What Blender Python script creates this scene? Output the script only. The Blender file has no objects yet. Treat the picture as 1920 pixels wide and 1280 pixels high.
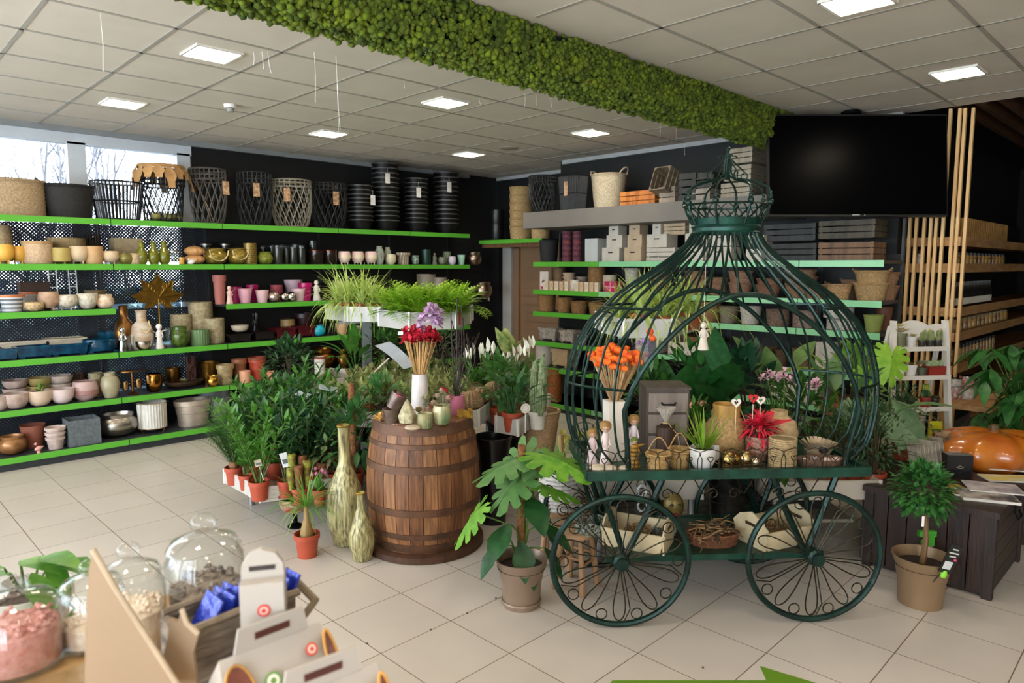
import bpy, math, random
from math import sin, cos, pi, radians as R
from mathutils import Vector as V, Matrix
rnd = random.Random(7)
S = bpy.context.scene
COL = S.collection
# ---------------------------------------------------------------- camera, world, exposure
FPX, PITCH, YAW, CH = 1303.7, .1082, -.7725, 1.7
cd = bpy.data.cameras.new('camera'); cam = bpy.data.objects.new('camera', cd); COL.objects.link(cam)
cam.location = (0, 0, CH); cam.rotation_euler = (pi/2-PITCH, 0, YAW)
cd.sensor_width = 36; cd.lens = FPX/1920*36; cd.clip_start = .05; cd.clip_end = 200
cd.dof.use_dof = True; cd.dof.focus_distance = 3.9; cd.dof.aperture_fstop = 4.5
S.camera = cam
S.view_settings.view_transform = 'Standard'; S.view_settings.look = 'None'
S.view_settings.gamma = 1; S.view_settings.use_curve_mapping = False
S.view_settings.exposure = 0.42
S.cycles.use_denoising = True; S.cycles.max_bounces = 8; S.cycles.diffuse_bounces = 4
S.cycles.transparent_max_bounces = 16; S.cycles.caustics_reflective = False; S.cycles.caustics_refractive = False
S.cycles.sample_clamp_indirect = 6
PANEL = 40.0      # emission of the ceiling LED panels
W = bpy.data.worlds.new('sky'); S.world = W; W.use_nodes = True
nt = W.node_tree; bg = nt.nodes['Background']; bg.inputs[0].default_value = (.80, .90, 1, 1); bg.inputs[1].default_value = 9.0

def srgb(h):
    if not isinstance(h, str): return tuple(h)
    h = h.lstrip('#'); o = []
    for i in (0, 2, 4):
        c = int(h[i:i+2], 16)/255
        o.append(c/12.92 if c <= .04045 else ((c+.055)/1.055)**2.4)
    return tuple(o)
_m = {}
def mat(col, rough=.6, metal=0., var=.12, vs=12., bump=.15, bs=60., trans=0., ior=1.45, emit=0., transl=0., coat=0., wave=None, col2=None, alpha=1., stretch=None):
    key = (str(col), rough, metal, var, vs, bump, bs, trans, ior, emit, transl, coat, str(wave), str(col2), alpha, str(stretch))
    if key in _m: return _m[key]
    m = bpy.data.materials.new('surface'); m.use_nodes = True; n = m.node_tree.nodes; l = m.node_tree.links
    b = n['Principled BSDF']; c = srgb(col)
    b.inputs['Roughness'].default_value = rough; b.inputs['Metallic'].default_value = metal
    b.inputs['Base Color'].default_value = (*c, 1)
    tc = n.new('ShaderNodeTexCoord'); mp = n.new('ShaderNodeMapping'); l.new(tc.outputs['Object'], mp.inputs[0])
    if stretch: mp.inputs['Scale'].default_value = stretch
    if var > 0 or col2:
        t = n.new('ShaderNodeTexNoise'); t.inputs['Scale'].default_value = vs; t.inputs['Detail'].default_value = 4
        l.new(mp.outputs[0], t.inputs['Vector'])
        r = n.new('ShaderNodeValToRGB'); r.color_ramp.elements[0].position = .35; r.color_ramp.elements[1].position = .65
        c2 = srgb(col2) if col2 else tuple(min(1, x*(1+var)) for x in c)
        c1 = c if col2 else tuple(x*(1-var) for x in c)
        r.color_ramp.elements[0].color = (*c1, 1); r.color_ramp.elements[1].color = (*c2, 1)
        src = r.outputs[0]; l.new(t.outputs['Fac'], r.inputs[0])
        if wave:
            w = n.new('ShaderNodeTexWave'); w.bands_direction = wave[0]; w.inputs['Scale'].default_value = wave[1]
            w.inputs['Distortion'].default_value = wave[3] if len(wave) > 3 else 0; l.new(mp.outputs[0], w.inputs['Vector'])
            x = n.new('ShaderNodeMix'); x.data_type = 'RGBA'; x.blend_type = 'MULTIPLY'; x.inputs['Factor'].default_value = wave[2]
            l.new(src, x.inputs['A']); l.new(w.outputs['Color'], x.inputs['B']); src = x.outputs['Result']
        l.new(src, b.inputs['Base Color'])
    if bump > 0:
        t2 = n.new('ShaderNodeTexNoise'); t2.inputs['Scale'].default_value = bs; l.new(mp.outputs[0], t2.inputs['Vector'])
        bm = n.new('ShaderNodeBump'); bm.inputs['Strength'].default_value = bump; bm.inputs['Distance'].default_value = .01
        l.new(t2.outputs['Fac'], bm.inputs['Height']); l.new(bm.outputs[0], b.inputs['Normal'])
    if ior < 1.3: b.inputs['IOR'].default_value = ior
    if trans: b.inputs['Transmission Weight'].default_value = trans; b.inputs['IOR'].default_value = ior
    if coat: b.inputs['Coat Weight'].default_value = coat; b.inputs['Coat Roughness'].default_value = .08
    if emit: b.inputs['Emission Color'].default_value = (*c, 1); b.inputs['Emission Strength'].default_value = emit
    if alpha < 1: b.inputs['Alpha'].default_value = alpha
    if transl:
        tr = n.new('ShaderNodeBsdfTranslucent'); mx = n.new('ShaderNodeMixShader'); mx.inputs[0].default_value = transl
        tr.inputs[0].default_value = (min(1, c[0]*1.6), min(1, c[1]*1.5), c[2]*.6, 1)
        l.new(b.outputs[0], mx.inputs[1]); l.new(tr.outputs[0], mx.inputs[2]); l.new(mx.outputs[0], n['Material Output'].inputs[0])
    _m[key] = m; return m
def leafm(c, c2=None, rough=.45, vs=25): return mat(c, rough, 0, .3, vs, .1, 40, transl=.22, col2=c2)
def wood(c, c2=None, rough=.6, st=(1, 1, .12)): return mat(c, rough, 0, .28, 22, .25, 90, col2=c2, stretch=st)
def wick(c, c2=None): return mat(c, .75, 0, .35, 70, .3, 160, col2=c2)
def cer(c, rough=.35, var=.06, c2=None, vs=18): return mat(c, rough, 0, var, vs, .05, 60, col2=c2)
def plas(c, rough=.4): return mat(c, rough, 0, .05, 8, .0)
def metl(c, rough=.3): return mat(c, rough, 1., .1, 20, .08, 50)
def glassm(tint=(.96, .98, .97), k=.55):
    m = bpy.data.materials.new('clear_glass'); m.use_nodes = True; n = m.node_tree.nodes; l = m.node_tree.links
    tr = n.new('ShaderNodeBsdfTransparent'); tr.inputs[0].default_value = (*tint, 1); gl = n.new('ShaderNodeBsdfGlossy'); gl.inputs['Roughness'].default_value = .03
    lw = n.new('ShaderNodeLayerWeight'); lw.inputs[0].default_value = .5; fr = n.new('ShaderNodeMath'); fr.operation = 'POWER'; fr.inputs[1].default_value = 3.; l.new(lw.outputs['Facing'], fr.inputs[0]); mu = n.new('ShaderNodeMath'); mu.operation = 'MULTIPLY_ADD'; mu.use_clamp = True; mu.inputs[1].default_value = k; mu.inputs[2].default_value = .04
    mx = n.new('ShaderNodeMixShader'); l.new(fr.outputs[0], mu.inputs[0]); l.new(mu.outputs[0], mx.inputs[0]); l.new(tr.outputs[0], mx.inputs[1]); l.new(gl.outputs[0], mx.inputs[2]); l.new(mx.outputs[0], n['Material Output'].inputs[0])
    return m
GLASS = glassm()
TERRA = plas('#a9482f', .5); SOIL = mat('#2a1c14', .95, 0, .4, 60, .8, 60)
DGREY = plas('#2b2f33', .45); BLACKM = mat('#0b0c0d', .6, 0, .1, 8, .05)
WHITE = plas('#e6e3dd', .45)

# ---------------------------------------------------------------- mesh accumulator
class M:
    def __init__(s): s.v = []; s.f = []
    def add(s, vs, fs):
        o = len(s.v); s.v += [tuple(p) for p in vs]; s.f += [tuple(i+o for i in f) for f in fs]
    def box(s, c, d, rz=0, top=None, M4=None):
        # c = centre of the bottom, d = size; top = (sx, sy) scale of the top face
        t = top or (1, 1); cr, sr = cos(rz), sin(rz); vs = []
        for k in (0, 1):
            for sx, sy in ((-1, -1), (1, -1), (1, 1), (-1, 1)):
                x = sx*d[0]/2*(t[0] if k else 1); y = sy*d[1]/2*(t[1] if k else 1)
                p = V((c[0]+cr*x-sr*y, c[1]+sr*x+cr*y, c[2]+k*d[2]))
                vs.append(M4 @ p if M4 else p)
        s.add(vs, [(3, 2, 1, 0), (4, 5, 6, 7), (0, 1, 5, 4), (1, 2, 6, 5), (2, 3, 7, 6), (3, 0, 4, 7)]); return s
    def lathe(s, prof, n=24, c=(0, 0, 0), sx=1, sy=1, rib=0, nr=0, cap=True, weave=0, M4=None):
        vs = []; k = len(prof)
        for j, (r, z) in enumerate(prof):
            for i in range(n):
                a = 2*pi*i/n; q = r
                if rib: q = r*(1+rib*cos(nr*a))
                if weave: q = r+weave*(1 if (i+j) % 2 else -1)
                p = V((c[0]+q*sx*cos(a), c[1]+q*sy*sin(a), c[2]+z)); vs.append(M4 @ p if M4 else p)
        fs = [(j*n+i, j*n+(i+1) % n, (j+1)*n+(i+1) % n, (j+1)*n+i) for j in range(k-1) for i in range(n)]
        if cap:
            if prof[0][0] > 1e-4: fs.append(tuple(range(n))[::-1])
            if prof[-1][0] > 1e-4: fs.append(tuple((k-1)*n+i for i in range(n)))
        s.add(vs, fs); return s
    def tube(s, pts, r=.005, n=6, closed=False):
        pts = [V(p) for p in pts]; k = len(pts); vs = []; prev = None
        for j, p in enumerate(pts):
            a = pts[j-1] if (j or closed) else p; b = pts[(j+1) % k] if (j < k-1 or closed) else p
            t = (b-a); t = t.normalized() if t.length > 1e-9 else V((0, 0, 1))
            if prev is None:
                u = t.cross(V((0, 0, 1))); u = u if u.length > .1 else t.cross(V((1, 0, 0)))
            else: u = prev - t*prev.dot(t)
            u.normalize(); w = t.cross(u); prev = u
            rr = r[j] if isinstance(r, (list, tuple)) else r
            for i in range(n):
                a2 = 2*pi*i/n; vs.append(p+u*rr*cos(a2)+w*rr*sin(a2))
        fs = []; 
        for j in range(k if closed else k-1):
            j2 = (j+1) % k
            fs += [(j*n+i, j*n+(i+1) % n, j2*n+(i+1) % n, j2*n+i) for i in range(n)]
        if not closed: fs += [tuple(range(n))[::-1], tuple((k-1)*n+i for i in range(n))]
        s.add(vs, fs); return s
    def ball(s, c, r, n=12, m=8, sz=1., rib=0, nr=0):
        s.lathe([(max(1e-5, r*sin(pi*j/m)), -r*sz*cos(pi*j/m)) for j in range(m+1)], n, c, rib=rib, nr=nr, cap=False); return s
    def leaf(s, p, d, L, W, bend=.6, seg=4, fold=.25, tip=.05, mid=.45, side=None):
        p = V(p); d = V(d).normalized(); vs = []
        for j in range(seg+1):
            t = j/seg
            w = W*.5*((t/mid)**.6 if t < mid else (max(0, 1-(t-mid)/(1-mid)))**.75) if 0 < t < 1 else (W*.06 if t == 0 else W*.5*tip)
            c = d.cross(V((0, 0, 1)))
            c = c.normalized() if c.length > .05 else (side or V((1, 0, 0)))
            up = c.cross(d)
            vs += [p-c*w+up*w*fold, p, p+c*w+up*w*fold]
            p = p+d*(L/seg); d = (d+V((0, 0, -bend/seg))).normalized()
        fs = []
        for j in range(seg):
            a = j*3; fs += [(a, a+1, a+4, a+3), (a+1, a+2, a+5, a+4)]
        s.add(vs, fs); return p
    def xf(s, M4): s.v = [tuple(M4 @ V(p)) for p in s.v]; return s
    def mesh(s, name, m, smooth=True, ang=40):
        me = bpy.data.meshes.new(name); me.from_pydata(s.v, [], s.f)
        if smooth:
            me.shade_smooth()
            if ang < 180: me.set_sharp_from_angle(angle=R(ang))
        me.materials.append(m); me.update(); return me
    def obj(s, name, m, parent=None, smooth=True, ang=40, label=None):
        o = bpy.data.objects.new(name, s.mesh(name, m, smooth, ang)); COL.objects.link(o)
        if parent: o.parent = parent
        if label: o['label'] = label
        return o
ALL = []
def tag(o, label, cat, group=None):
    o['label'] = label; o['category'] = cat
    if group: o['group'] = group
    ALL.append(o); return o
def thing(name, label, cat, loc=(0, 0, 0), rz=0, group=None):
    o = bpy.data.objects.new(name, None); COL.objects.link(o); o.location = loc; o.rotation_euler = (0, 0, rz)
    o.empty_display_size = .05
    return tag(o, label, cat, group)
def struct(name, bm, m, smooth=False):
    o = bm.obj(name, m, None, smooth); o['kind'] = 'structure'; return o
KIDS = {}
def dup(root, loc, rz=0, label=None, group=None, s=1.):
    r = root.copy(); COL.objects.link(r); r.location = loc; r.rotation_euler = (0, 0, rz)
    r.scale = (s,)*3 if not isinstance(s, tuple) else s
    if label: r['label'] = label
    if group: r['group'] = group
    for ch in root.children:
        c = ch.copy(); COL.objects.link(c); c.parent = r
        for g in ch.children:
            d = g.copy(); COL.objects.link(d); d.parent = c
    ALL.append(r); return r
# ---------------------------------------------------------------- survey helpers: a sight line from the tripod
def ray(x, y):
    u = (x-960)/FPX; v = (y-640)/FPX
    yf = cos(PITCH)-sin(PITCH)*v; z = -sin(PITCH)-cos(PITCH)*v
    c, s = cos(YAW), sin(YAW)
    return V((c*u-s*yf, s*u+c*yf, z))
def PZ(x, y, z=0.):
    r = ray(x, y); return r*((z-CH)/r.z)+V((0, 0, CH))
def PY(x, y, Y):
    r = ray(x, y); return r*(Y/r.y)+V((0, 0, CH))
def PX(x, y, X):
    r = ray(x, y); return r*(X/r.x)+V((0, 0, CH))
def PD(x, y, d):
    r = ray(x, y); f = -sin(YAW)*r.x+cos(YAW)*r.y; return r*(d/f)+V((0, 0, CH))
def depth(p): return (-sin(YAW)*p[0]+cos(YAW)*p[1])*cos(PITCH)-(p[2]-CH)*sin(PITCH)
def mpp(p): return depth(p)/FPX
def ypx(p):
    zc = depth(p); yc = (-sin(YAW)*p[0]+cos(YAW)*p[1])*sin(PITCH)+(p[2]-CH)*cos(PITCH); return 640-FPX*yc/zc
def onA(x, z, Y):      # the spot at height z on the plane Y that shows in column x
    y = 500.
    for _ in range(4):
        p = PY(x, y, Y); p.z = z; y = ypx(p)
    return p
def onB(x, z, X):
    y = 500.
    for _ in range(4):
        p = PX(x, y, X); p.z = z; y = ypx(p)
    return p
def rdir(r, el0, el1):
    a = r.random()*2*pi; e = R(r.uniform(el0, el1)); return V((cos(a)*cos(e), sin(a)*cos(e), sin(e)))
# ================================================================ the room
CZ = 2.98
# ceiling tiles (two fields, either side of the beam) with T-bars
CEILM = mat('#d0c6b6', .9, 0, .03, 3, .1, 300)
def slab(name, x0, x1, y0, y1, z0, z1, m): 
    return struct(name, M().box(((x0+x1)/2, (y0+y1)/2, z0), (x1-x0, y1-y0, z1-z0)), m)
slab('ceiling', -3, 6.6, -4, 7.7, CZ, CZ+.1, CEILM)
bars = M()
for x in [.24+.6*k for k in range(-5, 12)]:
    if x < 7.0: bars.box((x, 5.2, CZ-.004), (.022, 5.0, .006))
for y in [2.88+.6*k for k in range(0, 8)]: bars.box((1.8, y, CZ-.004), (9.6, .022, .006))
for x in [.31+.6*k for k in range(-5, 11)]: bars.box((x, -.7, CZ-.004), (.022, 6.6, .006))
for y in [.44+.6*k for k in range(-7, 4)]: bars.box((1.8, y, CZ-.004), (9.6, .022, .006))
struct('ceiling_grid', bars, mat('#a09a8e', .6, 0, .05, 5, 0)); bpy.data.objects['ceiling_grid'].name = 'trim_1'
slab('ceiling_recess', 6.6, 7.2, 5.7, 7.7, CZ, CZ+.1, CEILM)
slab('ceiling_side', 6.6, 13, -4, 2.4, CZ+.16, CZ+.26, BLACKM)
b = M()
for k in range(34): b.box((9.8, -3.6+.16*k, CZ+.02), (6.4, .05, .12))
struct('ceiling_beams', b, wood('#5a3a20', '#402814', st=(.15, 1, 1)))
# floor
def floor_mat():
    m = bpy.data.materials.new('floor_tiles'); m.use_nodes = True; n = m.node_tree.nodes; l = m.node_tree.links; b = n['Principled BSDF']
    tc = n.new('ShaderNodeTexCoord'); mp = n.new('ShaderNodeMapping'); l.new(tc.outputs['Object'], mp.inputs[0])
    T = .4015; mp.vector_type = 'TEXTURE'; mp.inputs['Rotation'].default_value = (0, 0, .0154)
    mp.inputs['Location'].default_value = (cos(.0154)*5.1087*T-sin(.0154)*7.1217*T, sin(.0154)*5.1087*T+cos(.0154)*7.1217*T, 0)
    mp.inputs['Scale'].default_value = (T, T, T)
    br = n.new('ShaderNodeTexBrick'); br.offset = 0; br.squash = 1
    for k, v in (('Scale', 1), ('Mortar Size', .006), ('Mortar Smooth', .1), ('Brick Width', 1), ('Row Height', 1)): br.inputs[k].default_value = v
    br.inputs['Color1'].default_value = (*srgb('#c6bdb4'), 1); br.inputs['Color2'].default_value = (*srgb('#c0b7ad'), 1)
    br.inputs['Mortar'].default_value = (*srgb('#6e5c4a'), 1)
    l.new(mp.outputs[0], br.inputs['Vector'])
    no = n.new('ShaderNodeTexNoise'); no.inputs['Scale'].default_value = 3.; no.inputs['Detail'].default_value = 6; l.new(tc.outputs['Object'], no.inputs['Vector'])
    r = n.new('ShaderNodeMapRange'); r.inputs['To Min'].default_value = .88; r.inputs['To Max'].default_value = 1.08; l.new(no.outputs['Fac'], r.inputs[0])
    x = n.new('ShaderNodeMix'); x.data_type = 'RGBA'; x.blend_type = 'MULTIPLY'; x.inputs['Factor'].default_value = 1
    l.new(br.outputs['Color'], x.inputs['A']); l.new(r.outputs[0], x.inputs['B']); l.new(x.outputs['Result'], b.inputs['Base Color'])
    b.inputs['Roughness'].default_value = .38
    bm = n.new('ShaderNodeBump'); bm.inputs['Strength'].default_value = .3; bm.inputs['Distance'].default_value = .003; bm.invert = True
    l.new(br.outputs['Fac'], bm.inputs['Height']); l.new(bm.outputs[0], b.inputs['Normal'])
    return m
struct('floor', M().box((5, 1.85, -.1), (16, 11.7, .1)), floor_mat())
# walls
WB = mat('#07080a', .75, 0, .1, 4, .05)
WBB = mat('#0d1113', .7, 0, .08, 4, .05)
b = M()   # wall_back with the window opening X -3..2.74, z .25..2.72
b.box((5.02, 7.72, 0), (4.5, .2, CZ)); b.box((-.13, 7.72, 0), (5.8, .2, .25)); b.box((-.13, 7.72, 2.97), (5.8, .2, CZ-2.97))
struct('wall_back', b, WB)
struct('wall_behind_door', M().box((7.18, 6.66, 0), (.1, 1.9, CZ)), WB); bpy.data.objects['wall_behind_door'].name = 'wall_corner'
b = M(); b.box((6.87, 5.81-.05, 0), (.62, .1, CZ)); struct('wall_return', b, WBB)
struct('wall_right', M().box((6.63, 3.93, 0), (.16, 3.86, CZ)), WBB)
slab('wall_side', 6.72, 13, 2.3, 2.4, 0, CZ+.2, WB)
slab('wall_far', 12.9, 13, -4, 2.4, 0, CZ+.2, WB)
WL = mat('#cfc9bf', .85, 0, .05, 3, .05)
slab('wall_front', -3, 13, -4.1, -4, 0, CZ+.2, WL)
# left wall: shopfront with three tall windows (daylight)
b = M(); b.box((-3.05, 1.8, 0), (.1, 11.8, .35)); b.box((-3.05, 1.8, 2.6), (.1, 11.8, CZ-2.6))
for y in (-3.9, -1.2, 1.5, 4.2, 7.4): b.box((-3.05, y, .35), (.1, .3 if y < 7 else .6, 2.25))
struct('wall_left', b, WL)
FR = plas('#c9cdd0', .4)
for k, y in enumerate((-2.55, .15, 2.85, 5.65)):
    w = M(); 
    for yy in (-1.2, 0, 1.2): w.box((-3.05, y+yy, .35), (.07, .06, 2.25))
    for zz in (.35, 2.54): w.box((-3.05, y, zz), (.07, 2.4, .06))
    struct('window_%d' % (k+2), w, FR)
# trim rails under the ceiling
t = M(); t.box((1.8, 7.6, CZ-.05), (9.5, .05, .05)); struct('trim_2', t, mat('#8d9090', .5, 0, .05, 5, 0))
t = M(); t.box((6.53, 3.9, CZ-.045), (.05, 3.8, .045)); t.box((7.11, 6.7, CZ-.045), (.05, 1.8, .045)); struct('trim_3', t, mat('#a9abaa', .5, 0, .05, 5, 0))
# window_1: white frame of the back wall window
w = M()
for z0, z1 in ((.25, .33), (2.83, 2.975)): w.box((-.13, 7.66, z0), (5.8, .1, z1-z0))
for x, ww in ((-3.0, .1), (-1.95, .1), (-.5, .1), (1.73, .15), (2.69, .13)): w.box((x, 7.66, .25), (ww, .1, 2.6))
wf = struct('window_1', w, mat('#cfd6dc', .4, 0, .04, 5, 0))
w = M(); w.box((-.13, 7.68, .3), (5.7, .008, 2.58)); p = w.obj('window_pane', mat('#ffffff', .0, 0, 0, 1, 0, 1, trans=1., ior=1.01), wf, False)
# outside: ground, hedge and bare winter shrub
slab('ground_outside', -30, 30, 7.9, 50, -.35, -.3, mat('#8a94a0', .9, 0, .3, 1, .2))
hd = M(); r_ = random.Random(2)
for _ in range(2600): hd.leaf((r_.uniform(-3.5, 6), 8.9+r_.uniform(-.2, .3), r_.uniform(-.2, 1.55)), rdir(r_, -30, 60), .22, .12, .6, 2, .2)
hd.box((1.2, 9.2, -.3), (10, .3, 1.75)); o = hd.obj('hedge_outside', mat('#7088a4', .9, 0, .4, 3, 0, col2='#84a094')); o['kind'] = 'stuff'; tag(o, 'dark bluish hedge outside the window, seen through the perforated panels', 'hedge')
def bare_shrub(name, x, y, h, n, seed, label):
    r = random.Random(seed); t = thing(name, label, 'tree', (x, y, -.3)); m = M()
    def br(p, d, L, rad, lv):
        q = p; pts = [p]
        for _ in range(4):
            d = (d+V((r.uniform(-.25, .25), r.uniform(-.25, .25), r.uniform(-.05, .2)))).normalized(); q = q+d*L/4; pts.append(q)
            if lv < 3:
                br(q, (d+V((r.uniform(-1, 1), r.uniform(-1, 1), r.uniform(-.1, .6)))).normalized(), L*.55, rad*.5, lv+1)
        m.tube(pts, [rad, rad*.8, rad*.65, rad*.5, rad*.3], 4)
    for _ in range(n): br(V((0, 0, 0)), V((r.uniform(-.4, .4), r.uniform(-.4, .4), 1)).normalized(), h*.6, .05, 0)
    m.obj('branches', wood('#5c5c62'), t); return t
bare_shrub('bare_tree', 2.0, 10.3, 4.0, 5, 3, 'bare winter tree outside the window, seen left of the wide mullion')
bare_shrub('bare_tree', 2.98, 11.7, 4.3, 5, 9, 'bare winter tree outside the window, seen right of the wide mullion')
# ---------------------------------------------------------------- ceiling lights
def panel(x, y, label, dx=.25):
    t = thing('ceiling_light', label, 'ceiling light', (x, y, CZ), 0, 'square ceiling light panels')
    m = M(); 
    for a in (-1, 1): m.box((a*dx*.53, 0, -.014), (.014, dx*1.1, .014)); m.box((0, a*dx*.53, -.014), (dx*1.1, .014, .014))
    m.obj('frame', plas('#e8e4da', .5), t, False)
    M().box((0, 0, -.012), (dx, dx, .006)).obj('diffuser', LEDM, t, False)
LEDM = mat('#fff0d8', .5, 0, 0, 1, 0, 1, emit=PANEL)
LBL = {(1.75, 4.4): 'square lit panel above the window, larger of the two at the left', (1.75, 6.2): 'square lit panel nearest the window, small at the left edge',
 (3.56, 4.4): 'square lit panel beside the moss beam, middle of the ceiling', (3.56, 6.2): 'square lit panel above the lattice baskets on the top shelf',
 (5.35, 6.2): 'square lit panel farthest back, near the dark corner', (5.35, 4.4): 'square lit panel above the soffit, between moss beam and back wall',
 (5.47, 1.36): 'square lit panel above the black television', (3.67, 1.36): 'square lit panel cut off by the top edge, beyond the moss beam'}
for (x, y), lb in LBL.items(): panel(x, y, lb)
for x, y in ((-.05, 4.4), (-1.85, 4.4), (-.05, 6.2), (-1.85, 6.2), (1.87, 1.36), (.07, 1.36), (-1.73, 1.36), (1.87, -.44), (.07, -.44), (-1.73, -.44), (1.87, -2.24), (.07, -2.24), (-1.73, -2.24)):  # unseen panels added as fill light, carrying on the ceiling grid
    panel(x, y, 'square lit ceiling panel out of the picture behind the camera')
# smoke detector, round grille
p = PZ(432, 196, CZ); t = thing('smoke_detector', 'small white round smoke detector on the ceiling tiles', 'smoke detector', (p.x, p.y, CZ))
M().lathe([(.05, 0), (.05, -.02), (.045, -.028), (.0, -.028)][::-1], 20).obj('base', WHITE, t)
M().lathe([(.001, -.06), (.025, -.058), (.03, -.03)], 16).obj('sensor', plas('#8f8b83'), t)
p = PZ(955, 277, CZ); tag(M().lathe([(.001, -.008), (.1, -.008), (.11, 0)], 24, (p.x, p.y, CZ)).obj('ceiling_speaker', mat('#a39b8b', .8, 0, .1, 90, .3)), 'faint round speaker grille in the ceiling near the soffit', 'speaker')
# thin nylon threads hanging from the ceiling
THR = mat('#f2efe8', .4, 0, 0, 1, 0)
for i, (x, y0, y1) in enumerate(((475, 97, 122), (491, 97, 128), (502, 97, 135), (589, 97, 190), (630, 105, 205), (632, 160, 240), (188, 25, 130), (757, 150, 165), (898, 185, 195), (984, 175, 200), (1005, 178, 197), (1032, 180, 200), (634, 222, 248), (1268, 240, 262), (1283, 262, 290), (1238, 236, 256))):
    a = PZ(x, y0, CZ); L = (y1-y0)*mpp(a)
    tag(M().tube([(a.x, a.y, CZ), (a.x+.004, a.y, CZ-L*.5), (a.x-.003+.01*(i % 3), a.y, CZ-L)], .0016, 4).obj('hanging_thread', THR), 'thin white thread hanging loose from the ceiling tiles', 'thread', 'nylon threads left hanging from the ceiling')
# ---------------------------------------------------------------- moss beam
def mossbeam():
    r = random.Random(5); zb = 2.75; y0, y1 = 2.69, 2.93
    t = thing('moss_beam', 'long ceiling beam clad in shaggy green reindeer moss', 'moss beam', (0, 0, 0))
    M().box((2.3, (y0+y1)/2, zb+.03), (8.5, y1-y0-.06, CZ-zb-.035)).obj('beam_core', mat('#1d2a0c', .95), t, False)
    ico = []; ph = (1+5**.5)/2
    vs = [V(p).normalized() for p in ((-1, ph, 0), (1, ph, 0), (-1, -ph, 0), (1, -ph, 0), (0, -1, ph), (0, 1, ph), (0, -1, -ph), (0, 1, -ph), (ph, 0, -1), (ph, 0, 1), (-ph, 0, -1), (-ph, 0, 1))]
    fs = [(0, 11, 5), (0, 5, 1), (0, 1, 7), (0, 7, 10), (0, 10, 11), (1, 5, 9), (5, 11, 4), (11, 10, 2), (10, 7, 6), (7, 1, 8), (3, 9, 4), (3, 4, 2), (3, 2, 6), (3, 6, 8), (3, 8, 9), (4, 9, 5), (2, 4, 11), (6, 2, 10), (8, 6, 7), (9, 8, 1)]
    for mi, (c1, c2, N) in enumerate((('#465808', '#6c7e12', 6000), ('#344406', '#56680e', 6000), ('#66701a', '#4c5812', 900))):
        m = M()
        for _ in range(N):
            x = 1.0+5.5*r.random()**.9; u = r.random()*(.23+.24)
            rad = r.uniform(.008, .021); 
            if u < .23: c = V((x, y0-r.uniform(-.01, .02), zb+u))
            else: c = V((x, y0+(u-.23), zb-r.uniform(-.012, .03)))
            q = [v*rad*r.uniform(.75, 1.25)+c for v in vs]; m.add(q, fs)
        m.obj('moss', mat(c1, .95, 0, .3, 9, 0, col2=c2), t, True, 180)
    m = M()
    for _ in range(900):
        x = -1.9+2.9*r.random(); rad = r.uniform(.03, .05); c = V((x, y0 if r.random() < .5 else r.uniform(y0, y1), zb+r.random()*.2)); m.add([v*rad+c for v in vs], fs)
    m.obj('moss', mat('#3a560a', .95, 0, .3, 9, 0, col2='#4c6c10'), t, True, 180)
mossbeam()
# ================================================================ gondola shelving
GREEN = mat('#57a834', .35, 0, .04, 5, 0); GREEN_REFLECT = mat('#86cc94', .3, 0, .04, 5, 0)  # paler copy: reflections on the right wall rails put into the colour
ZA = {1: 2.12, 2: 1.715, 3: 1.31, 4: .905, 5: .48, 6: .115}
XA = [-1.2, -.15, .85, 1.846, 2.85, 4.16, 5.156, 6.13]
def perf_mat():
    m = bpy.data.materials.new('perforated_steel'); m.use_nodes = True; n = m.node_tree.nodes; l = m.node_tree.links; b = n['Principled BSDF']
    b.inputs['Base Color'].default_value = (.012, .016, .025, 1); b.inputs['Roughness'].default_value = .5
    tc = n.new('ShaderNodeTexCoord'); sp = n.new('ShaderNodeSeparateXYZ'); l.new(tc.outputs['Object'], sp.inputs[0])
    def wv(o, k, off=0):
        a = n.new('ShaderNodeMath'); a.operation = 'MULTIPLY_ADD'; a.inputs[1].default_value = k; a.inputs[2].default_value = off; l.new(o, a.inputs[0])
        s = n.new('ShaderNodeMath'); s.operation = 'SINE'; l.new(a.outputs[0], s.inputs[0]); return s.outputs[0]
    k = 2*pi/.031
    p = n.new('ShaderNodeMath'); p.operation = 'MULTIPLY'; l.new(wv(sp.outputs[0], k), p.inputs[0]); l.new(wv(sp.outputs[2], k), p.inputs[1])
    g = n.new('ShaderNodeMath'); g.operation = 'GREATER_THAN'; g.inputs[1].default_value = .66; l.new(p.outputs[0], g.inputs[0])
    tr = n.new('ShaderNodeBsdfTransparent'); mx = n.new('ShaderNodeMixShader'); l.new(g.outputs[0], mx.inputs[0]); l.new(b.outputs[0], mx.inputs[1]); l.new(tr.outputs[0], mx.inputs[2]); l.new(mx.outputs[0], n['Material Output'].inputs[0])
    return m
PERF = perf_mat()
wordsec = ['outside the picture to the left', 'far left by the window', 'left, under the wicker and black baskets', 'with the gold maple leaf', 'behind the tall plants', 'behind the spider plants', 'beside the black door frame']
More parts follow.
